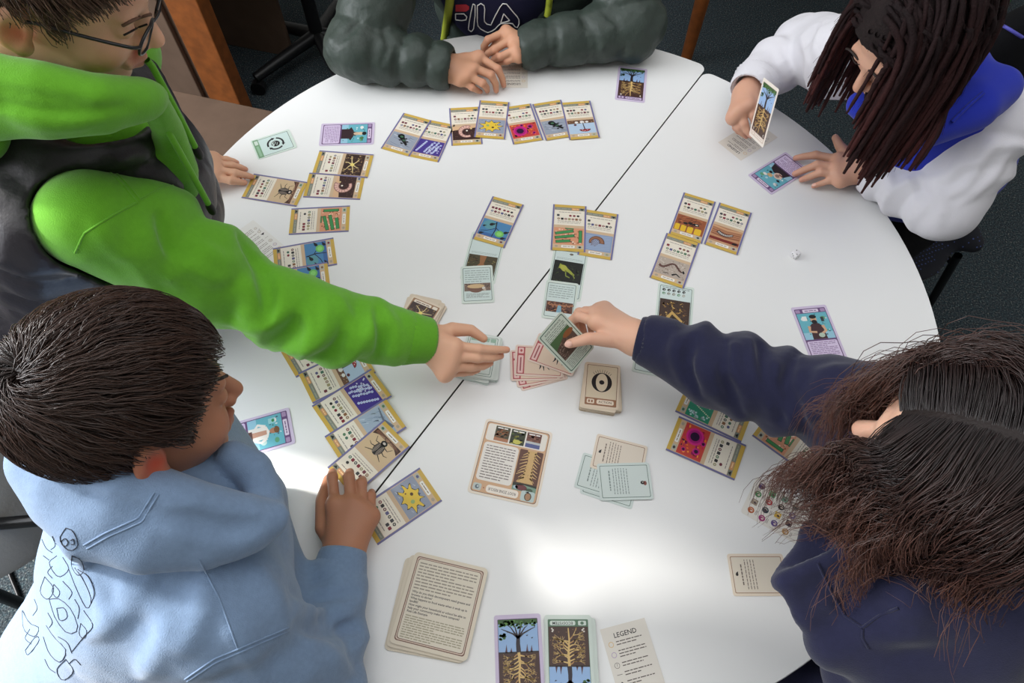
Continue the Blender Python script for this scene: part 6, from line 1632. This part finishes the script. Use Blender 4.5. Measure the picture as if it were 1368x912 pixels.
# ------------------------------------------------------------------ child with long brown hair in the navy hoodie (near right)
def build_navy():
    F = Fig((.80, .10, -.25), 'child with long brown hair in a navy hoodie, holding out a green card'); root = F.root
    M = np.array([[0.488, -0.773, -0.406], [0.826, 0.559, -0.071], [0.282, -0.3, 0.911]]); c = Z(.4448, .2218, .4705); s = 1.0
    skin = srgb(222, 174, 148)
    hd = head_prims(c, M, s); Q = hd.Q
    wR = P3(850, 452, .118)
    kR = [P3(797, 430, .128), P3(795, 419, .118), P3(800, 414, .104), P3(808, 413, .090)]
    fR = [[P3(772, 422, .122), P3(760, 431, .105), P3(764, 444, .092)], [P3(774, 418, .110), P3(766, 428, .090), P3(772, 446, .080)], [P3(782, 416, .094), P3(776, 430, .078), P3(781, 448, .070)], [P3(792, 417, .080), P3(788, 432, .066), P3(790, 446, .060)]]
    th = [P3(817, 454, .122), P3(786, 452, .132), P3(761, 459, .126)]
    hR = hand_sdf(wR, kR, fR, th, 1.12, arm=P3(880, 458, .122), wr_r=.028)
    shR, elR = Z(.60, .35, .25), P3(1062, 528, .145)
    shL, elL = Z(.45, .06, .24), Z(.56, -.06, -.02)
    wLf = Z(.45, .10, -.10)
    nk = Z(.535, .215, .32); pel = Z(.80, .10, -.22)
    hLs = hand_sdf(Z(.43, .12, -.12), [Z(.36, .15, -.14), Z(.36, .17, -.14), Z(.36, .19, -.14), Z(.37, .21, -.145)], [[Z(.33, .15, -.15), Z(.30, .15, -.165)], [Z(.33, .17, -.15), Z(.30, .17, -.165)], [Z(.33, .19, -.15), Z(.30, .19, -.165)], [Z(.34, .21, -.15), Z(.32, .21, -.165)]], [Z(.41, .10, -.13), Z(.38, .09, -.14)], 1.0)
    torso = U([rc(Q(0, -.03, -.14), nk-np.array([0, 0, .10]), .04, .05), rc(nk-np.array([0, 0, .10]), pel, .05, .09), rc(shR, elR, .034, .03), rc(elR, P3(880, 458, .122), .03, .026), rc(shL, elL, .034, .03), rc(elL, Z(.43, .12, -.12), .03, .024),
               rc(pel+np.array([.0, .09, -.03]), Z(.42, .26, -.23), .07, .055), rc(Z(.42, .26, -.23), Z(.46, .24, -.66), .055, .036), rc(pel+np.array([0, -.09, -.03]), Z(.40, .06, -.23), .07, .055), rc(Z(.40, .06, -.23), Z(.44, .05, -.66), .055, .036)], .03)
    v, q = multi([(hd, .003, 1), (hR, .002, 1), (hLs, .004, 1), (torso, .012, 1)])
    reds = face_reds(Q, s, skin, srgb(184, 104, 98), srgb(210, 130, 110))
    for k_ in kR: reds.append((k_, .011, srgb(204, 142, 120), .4))
    for f_ in fR: reds.append((f_[0], .009, srgb(206, 144, 122), .4))
    reds.append((th[1], .010, srgb(206, 140, 120), .45)); reds.append((th[2], .010, srgb(222, 160, 140), .5))
    mesh_obj('body', v, q, M_skin, root, True, None, skin_cols(v, skin, reds=reds))
    tv = unit(CAM_O-th[2]); nail(th[2]+tv*.0072+unit(th[2]-th[1])*.002, th[2]-th[1], tv, root, 1.35, M_nail)
    # hoodie
    cl = [shR, P3(1130, 545, .18), elR, P3(955, 492, .135), P3(872, 456, .121)]
    sl = chain(cl, [.085, .074, .068, .064, .044])
    sl = ADD(sl, creases(cl[1], cl[4], 4.4, .0085, 2.8, 3, -.2, .95, 1.2))
    sl = ridges(sl, [([(1000, 455), (1010, 500), (1060, 560)], .012), ([(1070, 480), (1060, 520), (1090, 570)], .012), ([(1130, 490), (1100, 500), (1080, 540)], .011), ([(940, 450), (935, 490), (965, 540)], .010), ([(905, 440), (900, 470), (910, 505)], .008), ([(980, 445), (975, 480), (1000, 530)], .011), ([(1030, 470), (1040, 510), (1030, 560)], .011), ([(920, 470), (950, 500), (990, 505)], .008)], .013, .014, .45)
    sl = grooves(sl, [([(1065, 470), (1048, 510), (1075, 575)], .009), ([(970, 455), (965, 500), (990, 555)], .008), ([(925, 450), (918, 490), (935, 530)], .007), ([(1015, 460), (1020, 500), (1045, 560)], .007)], .006, .012)
    sl = SUB(sl, rc(P3(868, 455, .121), P3(845, 450, .118), .032, .042), .006)
    sleeveL = U([rc(shL, elL, .078, .062), (rc(elL, Z(.44, .11, -.115), .06, .045), .02)], .02)
    MT = np.stack([unit([.5, .85, 0]), unit([-.78, .5, -.35]), unit(np.cross(unit([.5, .85, 0]), unit([-.78, .5, -.35])))], 1)
    tb = U([ell(Z(.575, .18, .17), (.17, .12, .17), MT), (rc(Z(.62, .16, .12), pel, .14, .17), .08), (rc(shR, nk, .07, .08), .06), (rc(shL, nk, .075, .08), .06)], .06)
    tip, A_, B_ = P3(1047, 775, .345), P3(1088, 712, .325), P3(1150, 728, .365)
    E_, D_, C_, G_ = P3(1215, 800, .365), P3(1200, 880, .30), P3(1108, 858, .305), P3(1075, 822, .325)
    outer = U([tri(tip, B_, G_, .010), (tri(B_, E_, C_, .011), .012), (tri(B_, C_, G_, .011), .012), (tri(E_, D_, C_, .013), .012)], .012)
    outer = ADD(outer, lambda p: wob(p, 34, 5)*.003)
    inner = U([tri(tip-np.array([0, 0, .012]), A_, B_-np.array([0, 0, .035]), .009), (rc(A_, B_-np.array([0, 0, .03]), .012, .02), .02)], .01)
    roll = chain([P3(1120, 850, .30), P3(1190, 870, .30), P3(1290, 855, .32)], [.032, .042, .055])
    hood = U([outer, (inner, .004), (roll, .03), (chain([E_, P3(1300, 800, .35)], [.03, .06]), .03)], .01)
    hood = SUB(hood, chain([P3(1140, 775, .378), P3(1158, 806, .374), P3(1176, 820, .372)], [.006, .012, .008]), .008)
    body = U([tb, (hood, .012), (sleeveL, .03)], .02)
    body = ridges(body, [([(1140, 835), (1180, 850), (1250, 850)], .008), ([(1095, 800), (1120, 815), (1150, 830)], .005)], .008, .016, .6)
    sm = lambda p: wob(p, 42, 3)*.002+wob(p, 90, 6)*.0007
    hoodie = empty('hoodie'); hoodie.parent = root
    bf = ADD(body, sm)
    surf('hoodie_body', bf, .0052, M_navy, hoodie, rel=1)
    surf('sleeve', ADD(sl, sm), .0042, M_navy, hoodie, rel=1)
    cuff('cuff', P3(885, 460, .123), P3(852, 452, .118), .042, .036, M_navy, hoodie, 36)
    for pix in ([(1092, 752), (1110, 790), (1128, 822), (1152, 838)], [(1152, 838), (1175, 822), (1200, 812)], [(1152, 840), (1152, 852), (1160, 866)]):
        seam('seam', bf, pix, .0015, M_navy, hoodie, 16)
    tr = U([rc(pel+np.array([.0, .09, -.03]), Z(.42, .26, -.23), .09, .07), (rc(Z(.42, .26, -.23), Z(.46, .24, -.62), .075, .06), .02), rc(pel+np.array([0, -.09, -.03]), Z(.40, .06, -.23), .09, .07), (rc(Z(.40, .06, -.23), Z(.44, .05, -.62), .075, .06), .02)], .02)
    surf('trousers', tr, .013, M_dots, root)
    for x, y in ((.44, .24), (.42, .05)): surf('shoe', U([ell(Z(x, y, -.675), (.12, .045, .04)), (ell(Z(x+.04, y, -.65), (.06, .042, .05)), .03)], .02), .012, M_dark, root)
    # hair: parted along the middle, long and wavy
    surf('hair_cap', cap_sdf(c, M, s, .0005), .004, M_hair_dark, root)
    hs = ell(Q(0, -.012, .032), (np.array([.072, .093, .085])+.002)*s, M)
    coll = U([hs, OFF(bf, .004), OFF(sl, .003), rc(Q(0, .03, -.04), Q(0, .02, -.09), .064, .05)], .02)
    def reg(l): return (l[:, 2] > np.interp(l[:, 1], HL_Y, HL_Z)) & (np.abs(l[:, 0]) > .0016)
    roots, loc = scalp_points(hd, Q, M, s, 4700, reg, 31)
    r = np.random.RandomState(9)
    a_ = r.uniform(-.9, 2.2, 2900); xx = (np.abs(r.normal(0, .008, 2900))+.0008)*np.where(r.rand(2900) > .5, 1, -1)
    lp = np.stack([xx, -.012+.093*np.cos(a_)*np.sqrt(np.clip(1-(xx/.072)**2, 0, 1)), .032+.085*np.sin(a_)*np.sqrt(np.clip(1-(xx/.072)**2, 0, 1))], 1)
    lp = lp[reg(lp)]; loc = np.vstack([loc, lp]); roots = np.vstack([roots, np.array([Q(*l) for l in lp])])
    n = len(roots)
    sgn = np.where(loc[:, 0] > 0, 1., -1.)[:, None]
    clump = np.stack([wob(loc, 70, 3), wob(loc, 70, 8), wob(loc, 70, 13)], 1)
    clump2 = np.stack([wob(loc, 42, 21), wob(loc, 42, 26), wob(loc, 42, 29)], 1)
    K_ = 17; ln = .0165*(.75+.45*r.rand(n))
    p = roots.copy(); path = [p.copy()]; lift = .003+.022*r.rand(n)**1.3+np.clip(wob(loc, 40, 5), 0, 1)*.006
    d = M[:, 0][None]*sgn*.75+M[:, 2][None]*.2+M[:, 1][None]*.15
    swirl = np.stack([wob(loc, 24, 41), wob(loc, 24, 46), wob(loc, 24, 49)], 1)
    fw = M[:, 1][None]*(.06+.09*wob(loc, 30, 17)[:, None])
    for k in range(K_):
        gz = np.array([0, 0, -1.])*(.10+.03*k)
        d = d*.80+M[:, 0][None]*sgn*(.08 if k < 4 else -.03)+gz+clump*.07+clump2*.12*np.sin(k*.5+1)+swirl*.14*np.sin(k*.32+.6)+fw*(1 if k < 6 else .1)*(np.abs(((p-c)@M)[:, :1]) > .012)+r.normal(0, .016, (n, 3))
        d /= np.linalg.norm(d, axis=1, keepdims=True)
        p = p+d*ln[:, None]
        sd_ = coll(p.astype(np.float32)); g = grad(coll, p.astype(np.float32), .003)
        t = .003+(lift-.003)*min(1, (k+1)/5)
        push = np.clip(t-sd_, 0, .03); p = p+g*push[:, None]
        if k < 9:
            hh = hs(p.astype(np.float32)); p = p-grad(hs, p.astype(np.float32), .003)*np.clip(hh-t-.002, 0, .012)[:, None]
        d = d+g*(push/.012)[:, None]*.25
        path.append(p.copy())
    Pp = np.stack(path, 1); kk = K_+1
    uu = np.linspace(0, 1, kk)[None]
    ph = (wob(loc, 60, 7)*6)[:, None]+r.rand(n)[:, None]*.35
    q1 = clump+r.normal(0, .10, (n, 3)); q1 /= np.linalg.norm(q1, axis=1, keepdims=True); q2 = np.cross(q1, [0, 0, 1.]); q2 /= np.linalg.norm(q2, axis=1, keepdims=True)+1e-9
    e = np.clip(uu*1.8-.2, 0, 1)*.011
    Pp = Pp+(np.sin(uu*15+ph)*e)[:, :, None]*q1[:, None]+(np.cos(uu*15+ph)*e)[:, :, None]*q2[:, None]
    R = .00054*(1-uu**3*.7)*(.7+.6*r.rand(n))[:, None]
    vv = (.7+.6*r.rand(n))[:, None, None]; u3 = uu[:, :, None]**1.4
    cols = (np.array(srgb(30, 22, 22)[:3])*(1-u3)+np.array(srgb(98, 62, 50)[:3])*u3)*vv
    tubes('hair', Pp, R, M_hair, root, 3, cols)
    F.done()
# ------------------------------------------------------------------ child with long locks in the white and blue hoodie (far right)
def build_white():
    F = Fig((.95, 1.08, -.25), 'child with long dark locks in a white and royal blue hoodie holding a card upright'); root = F.root
    M = np.array([[-0.397, -0.717, -0.573], [0.918, -0.308, -0.251], [0.003, -0.626, 0.78]]); c = Z(.6411, .9855, .3942); s = 1.0
    skin = srgb(204, 156, 132)
    hd = head_prims(c, M, s); Q = hd.Q
    wR = P3(997, 126, .082)
    kR = [P3(1001, 140, .098), P3(990, 145, .092), P3(983, 152, .080), P3(979, 158, .068)]
    fR = [[P3(1006, 154, .086), P3(1008, 168, .066)], [P3(994, 165, .070), P3(1003, 181, .050)], [P3(987, 170, .056), P3(997, 182, .038)], [P3(983, 170, .046), P3(990, 178, .030)]]
    hR = hand_sdf(wR, kR, fR, [P3(1006, 132, .09), P3(1018, 148, .10), P3(1022, 160, .098)], 1.1, arm=P3(1008, 108, .085), wr_r=.026)
    wL = P3(1150, 226, .044)
    kL = [P3(1119, 213, .040), P3(1117, 223, .042), P3(1118, 233, .038), P3(1123, 242, .032)]
    fL = [[P3(1090, 207, .034), P3(1074, 209, .020), P3(1063, 211, .010)], [P3(1092, 220, .036), P3(1074, 227, .020), P3(1062, 232, .010)], [P3(1097, 230, .032), P3(1082, 236, .018), P3(1071, 240, .010)], [P3(1108, 241, .026), P3(1097, 245, .016), P3(1087, 248.5, .009)]]
    hL = hand_sdf(wL, kL, fL, [P3(1130, 205, .044), P3(1122, 195, .052), P3(1116, 184, .060)], 1.12, arm=P3(1172, 232, .05), wr_r=.026)
    shR, elR = Z(.66, 1.18, .20), P3(1075, 62, .075)
    shL, elL = P3(1322, 165, .20), P3(1262, 275, .07)
    nk = Z(.755, 1.045, .27); pel = Z(1.03, 1.24, -.20)
    torso = U([rc(Q(0, -.03, -.14), nk-np.array([-.03, -.02, .1]), .04, .05), rc(nk-np.array([-.03, -.02, .1]), pel, .05, .09), rc(shR, elR, .034, .03), rc(elR, P3(1008, 108, .085), .03, .025), rc(shL, elL, .034, .03), rc(elL, P3(1172, 232, .05), .03, .025),
               rc(pel+np.array([-.02, .09, -.03]), Z(.62, 1.12, -.26), .07, .055), rc(Z(.62, 1.12, -.26), Z(.66, 1.12, -.66), .055, .036), rc(pel+np.array([-.02, -.09, -.03]), Z(.68, .90, -.26), .07, .055), rc(Z(.68, .90, -.26), Z(.72, .9, -.66), .055, .036)], .03)
    v, q = multi([(hd, .003, 1), (hR, .002, 1), (hL, .002, 1), (torso, .012, 1)])
    reds = face_reds(Q, s, skin, srgb(160, 90, 84), srgb(190, 120, 100))
    for k_ in kR+kL: reds.append((k_, .011, srgb(180, 124, 102), .4))
    for f_ in fR+fL: reds.append((f_[0], .009, srgb(186, 130, 110), .4)); reds.append((f_[-1], .009, srgb(206, 140, 124), .5))
    mesh_obj('body', v, q, M_skin, root, True, None, skin_cols(v, skin, reds=reds))
    for g in fL[:4]+[[None, P3(1122, 195, .052), P3(1116, 184, .060)]]:
        d = g[-1]-g[-2]; nail(g[-1]+np.array([0, 0, .0048]), d, np.array([0, 0, 1.]), root, 1, M_nail)
    for g in fR[:2]:
        d = g[-1]-g[-2]; nail(g[-1]+(CAM_O-g[-1])*.005, d, CAM_O-g[-1], root, 1, M_nail)
    for sx in (-1, 1):
        br = [Q(sx*x, .089, z) for x, z in ((.014, .020), (.026, .026), (.038, .024), (.048, .016))]
        tubes('eyebrow', np.array(spline(br, 8))-M[:, 1]*.0008, np.full(8, .0020), M_brow, root, 5)
        lid = [Q(sx*x, .0885-abs(x-.031)*.25, -.006-.003*(1-((x-.031)/.012)**2)) for x in (.020, .026, .031, .037, .043)]
        tubes('eyelash', np.array(spline(lid, 8)), np.full(8, .0008), M_brow, root, 5)
    # hoodie
    sR = U([ADD(rc(shR, elR, .080, .068), creases(shR, elR, 2.2, .008, 2, 3)), (ADD(chain([elR, P3(1030, 92, .085), P3(1004, 116, .084)], [.066, .060, .046]), creases(elR, P3(1004, 116, .084), 2.2, .006, 2.4, 7)), .015)], .015)
    sR = SUB(sR, rc(P3(1003, 114, .084), P3(985, 150, .08), .036, .045), .006)
    sL = U([ADD(rc(shL, elL, .082, .066), creases(shL, elL, 2.6, .009, 2.4, 5)), (ADD(chain([elL, P3(1215, 255, .06), P3(1165, 230, .05)], [.066, .056, .044]), creases(elL, P3(1165, 230, .05), 2.4, .007, 2.4, 2)), .014)], .014)
    sL = SUB(sL, rc(P3(1166, 230, .05), P3(1140, 222, .046), .034, .042), .006)
    sL = ridges(sL, [([(1230, 235), (1260, 262), (1255, 300)], .009), ([(1290, 205), (1270, 235), (1240, 240)], .009), ([(1310, 220), (1290, 250), (1265, 262)], .008), ([(1175, 215), (1190, 245), (1180, 270)], .008), ([(1335, 180), (1310, 215), (1280, 225)], .010), ([(1215, 240), (1225, 265), (1215, 290)], .007), ([(1345, 210), (1320, 245), (1285, 270)], .009)], .013, .013, .45)
    sR = ridges(sR, [([(1040, 75), (1055, 100), (1050, 125)], .009), ([(1070, 50), (1080, 80), (1075, 105)], .008), ([(1100, 30), (1090, 60), (1100, 85)], .009), ([(1015, 90), (1030, 105), (1040, 130)], .007)], .012, .013, .45)
    MT = np.stack([unit([-.4, .92, 0]), unit([-.75, -.33, -.57]), unit(np.cross(unit([-.4, .92, 0]), unit([-.75, -.33, -.57])))], 1)
    tb = U([ell(Z(.87, 1.09, .10), (.165, .10, .17), MT), (rc(Z(.90, 1.09, .06), pel, .13, .14), .07), (rc(Z(.775, 1.05, .21), Z(.85, 1.07, .02), .075, .12), .05), (rc(shR, nk, .06, .07), .05), (rc(shL, nk, .06, .07), .05)], .05)
    hoodc = chain([P3(1330, 118, .29), P3(1300, 140, .285), P3(1240, 165, .26), P3(1185, 160, .255), P3(1150, 140, .26)], [.04, .045, .04, .032, .024])
    tb = U([tb, (hoodc, .02)], .02)
    sm = lambda p: wob(p, 42, 3)*.002
    hoodie = empty('hoodie'); hoodie.parent = root
    surf('hoodie_body', ADD(tb, sm), .006, M_royal, hoodie, rel=1)
    surf('sleeve', ADD(sR, sm), .0048, M_whitefl, hoodie, rel=1)
    surf('sleeve', ADD(sL, sm), .0045, M_whitefl, hoodie, rel=1)
    # zip pull and cord on the chest
    zp = hits(tb, resample([(1172, 138), (1166, 152), (1160, 166), (1150, 182)], 14))
    tubes('zip', zp, np.full(14, .0028), M_white, hoodie, 6)
    tubes('drawstring', hits(tb, resample([(1312, 126), (1290, 145), (1270, 165)], 10))+np.array([0, 0, .004]), np.full(10, .0034), M_royal, hoodie, 6)
    cuff('cuff', P3(1012, 108, .085), P3(1001, 122, .083), .050, .043, M_whitefl, hoodie, 34, .005)
    cuff('cuff', P3(1176, 232, .052), P3(1158, 228, .047), .047, .041, M_whitefl, hoodie, 34, .005)
    tr = U([rc(pel+np.array([-.02, .09, -.03]), Z(.62, 1.12, -.26), .09, .075), (rc(Z(.62, 1.12, -.26), Z(.66, 1.12, -.62), .075, .06), .02), rc(pel+np.array([-.02, -.09, -.03]), Z(.68, .90, -.26), .09, .075), (rc(Z(.68, .90, -.26), Z(.72, .9, -.62), .075, .06), .02)], .02)
    surf('trousers', tr, .013, M_drk2, root)
    for x, y in ((.64, 1.12), (.70, .9)): surf('shoe', U([ell(Z(x, y, -.675), (.12, .045, .04)), (ell(Z(x+.04, y, -.65), (.06, .042, .05)), .03)], .02), .012, M_dark, root)
    # locks
    surf('hair_cap', cap_sdf(c, M, s, .010), .005, M_lock_dark, root)
    coll = U([OFF(tb, .004), OFF(sL, .002), OFF(sR, .002), ell(Q(0, -.012, .032), np.array([.078, .099, .091])*s, M), rc(Q(0, .03, -.04), Q(0, .02, -.09), .062, .05)], .02)
    def inreg(loc): return loc[:, 2] > np.interp(loc[:, 1], HL_Y, np.array(HL_Z)+.01)
    rts, loc = scalp_points(hd, Q, M, s, 285, inreg, 21)
    r = np.random.RandomState(5)
    n = len(rts); p = rts.copy(); ctr = Q(0, -.01, .02)
    out = p-ctr; out /= np.linalg.norm(out, axis=1, keepdims=True)
    side = np.where(loc[:, 0] + r.normal(0, .008, n) > .020, 1, -1)
    comb = M[:, 0][None]*side[:, None]*1.0-M[:, 1][None]*.3
    front = np.clip(loc[:, 1:2]*14+.15, 0, 1)
    path = [p.copy()]; K_ = 26; ln = .0098*(.8+.45*r.rand(n))*np.where(side < 0, 1.08, 1)
    d = out*.35+comb*(front*.8+.25)
    wv = r.normal(0, 1, (n, 3)); lift = .002+.016*r.rand(n)
    headc = ell(Q(0, -.012, .032), np.array([.076, .097, .089])*s, M)
    for k in range(K_):
        g = np.array([0, 0, -1.0])
        d = d*.74+g*(.14+.022*k)+comb*(front+.15)*(.16 if k < 6 else 0)+wv*.035*np.sin(k*.9+r.rand(n)*6)[:, None]
        d /= np.linalg.norm(d, axis=1, keepdims=True)
        p = p+d*ln[:, None]
        sd_ = coll(p.astype(np.float32)); gg = grad(coll, p.astype(np.float32), .003)
        push = np.clip(lift-sd_, 0, .03); p = p+gg*push[:, None]; d = d+gg*(push/.012)[:, None]*.25
        if k < 7:
            hh = headc(p.astype(np.float32)); p = p-grad(headc, p.astype(np.float32), .003)*np.clip(hh-lift-.003, 0, .01)[:, None]
        path.append(p.copy())
    Pp = np.stack(path, 1)
    lc = np.array([srgb(27, 20, 21)[:3], srgb(40, 25, 26)[:3], srgb(74, 36, 34)[:3]])
    kk = K_+1; bumpy = 1+.12*np.sin(np.arange(kk)*2.2)
    for i in range(n):
        R = (.0036+.0018*r.rand())*bumpy*np.interp(np.linspace(0, 1, kk), [0, .1, .88, 1], [.8, 1, .9, .45])
        t = np.linspace(0, 1, kk)[:, None]; w_ = r.rand()
        col = lc[0]*(1-t)+(lc[1]*(1-w_)+lc[2]*w_)*t
        tubes('dreadlock', spline(Pp[i], 40), np.interp(np.linspace(0, 1, 40), np.linspace(0, 1, kk), R), M_lock, root, 6, col[np.round(np.linspace(0, kk-1, 40)).astype(int)][None])
    # frizz around the locks
    for j in range(1):
        idx = r.randint(0, n, 4000); tt = r.rand(4000)*.95; ii = (tt*K_).astype(int)
        a = Pp[idx, ii]; dirs = Pp[idx, ii+1]-a; dirs /= np.linalg.norm(dirs, axis=1, keepdims=True)
        off = r.normal(0, 1, (4000, 3)); off /= np.linalg.norm(off, axis=1, keepdims=True)
        seg = np.stack([a+off*.003, a+off*.007+dirs*.010, a+off*.009+dirs*.020], 1)
        tag(tubes('frizz', seg, np.full((4000, 3), .0003), M_lock, root, 3, np.tile(lc[1], (4000, 1))[:, None].repeat(3, 1)), None, None, None, 'stuff')
    # thin braids in front of the face
    for (x0, y0, x1, y1, x2, y2) in ((1163, 62, 1160, 110, 1152, 165), (1172, 66, 1172, 115, 1163, 160), (1182, 70, 1184, 115, 1176, 150), (1192, 70, 1196, 118, 1190, 168), (1203, 66, 1208, 120, 1204, 178)):
        m0 = hits(cap_sdf(c, M, s, .012), [(x0, y0-20)])[0]
        f1 = Q(0, .13, -.02); d1 = (f1-CAM_O)@CAM_Z
        def atd(px, py, dep): rr = ray(px, py); return CAM_O+rr*dep/(rr@CAM_Z)
        pts = spline([m0, atd(x0, y0, d1-.012), atd(x1, y1, d1+.0), atd(x2, y2, d1+.03)], 40)
        rr_ = .0036*(1+.22*np.sin(np.arange(40)*1.9))*np.interp(np.arange(40), [0, 32, 39], [1, .9, .5])
        tubes('braid', pts, rr_, M_lock, root, 7, np.tile(lc[0]*.8, (40, 1))[None])
    F.done()
# chairs under the seated children
shell_chair('chair', (-.66, .02, 0), math.radians(-55), 'grey plastic chair with black metal legs under the child in light blue', M_shell, False, .20, .37)
shell_chair('chair', (-.02, 1.76, 0), math.radians(180), 'dark chair under the child in the puffer jacket', M_drk2, True, .20, .33)
shell_chair('chair', (1.03, 1.24, 0), math.radians(115), 'navy dotted chair under the child in the white hoodie', M_dots, False, .20, .33)
shell_chair('chair', (.80, .10, 0), math.radians(70), 'navy dotted chair at the near right under the child in the navy hoodie', M_dots, False, .20, .33)
# empty grey chair behind the child in light blue
build_blue()
build_green()
build_jacket()
build_white()
build_navy()
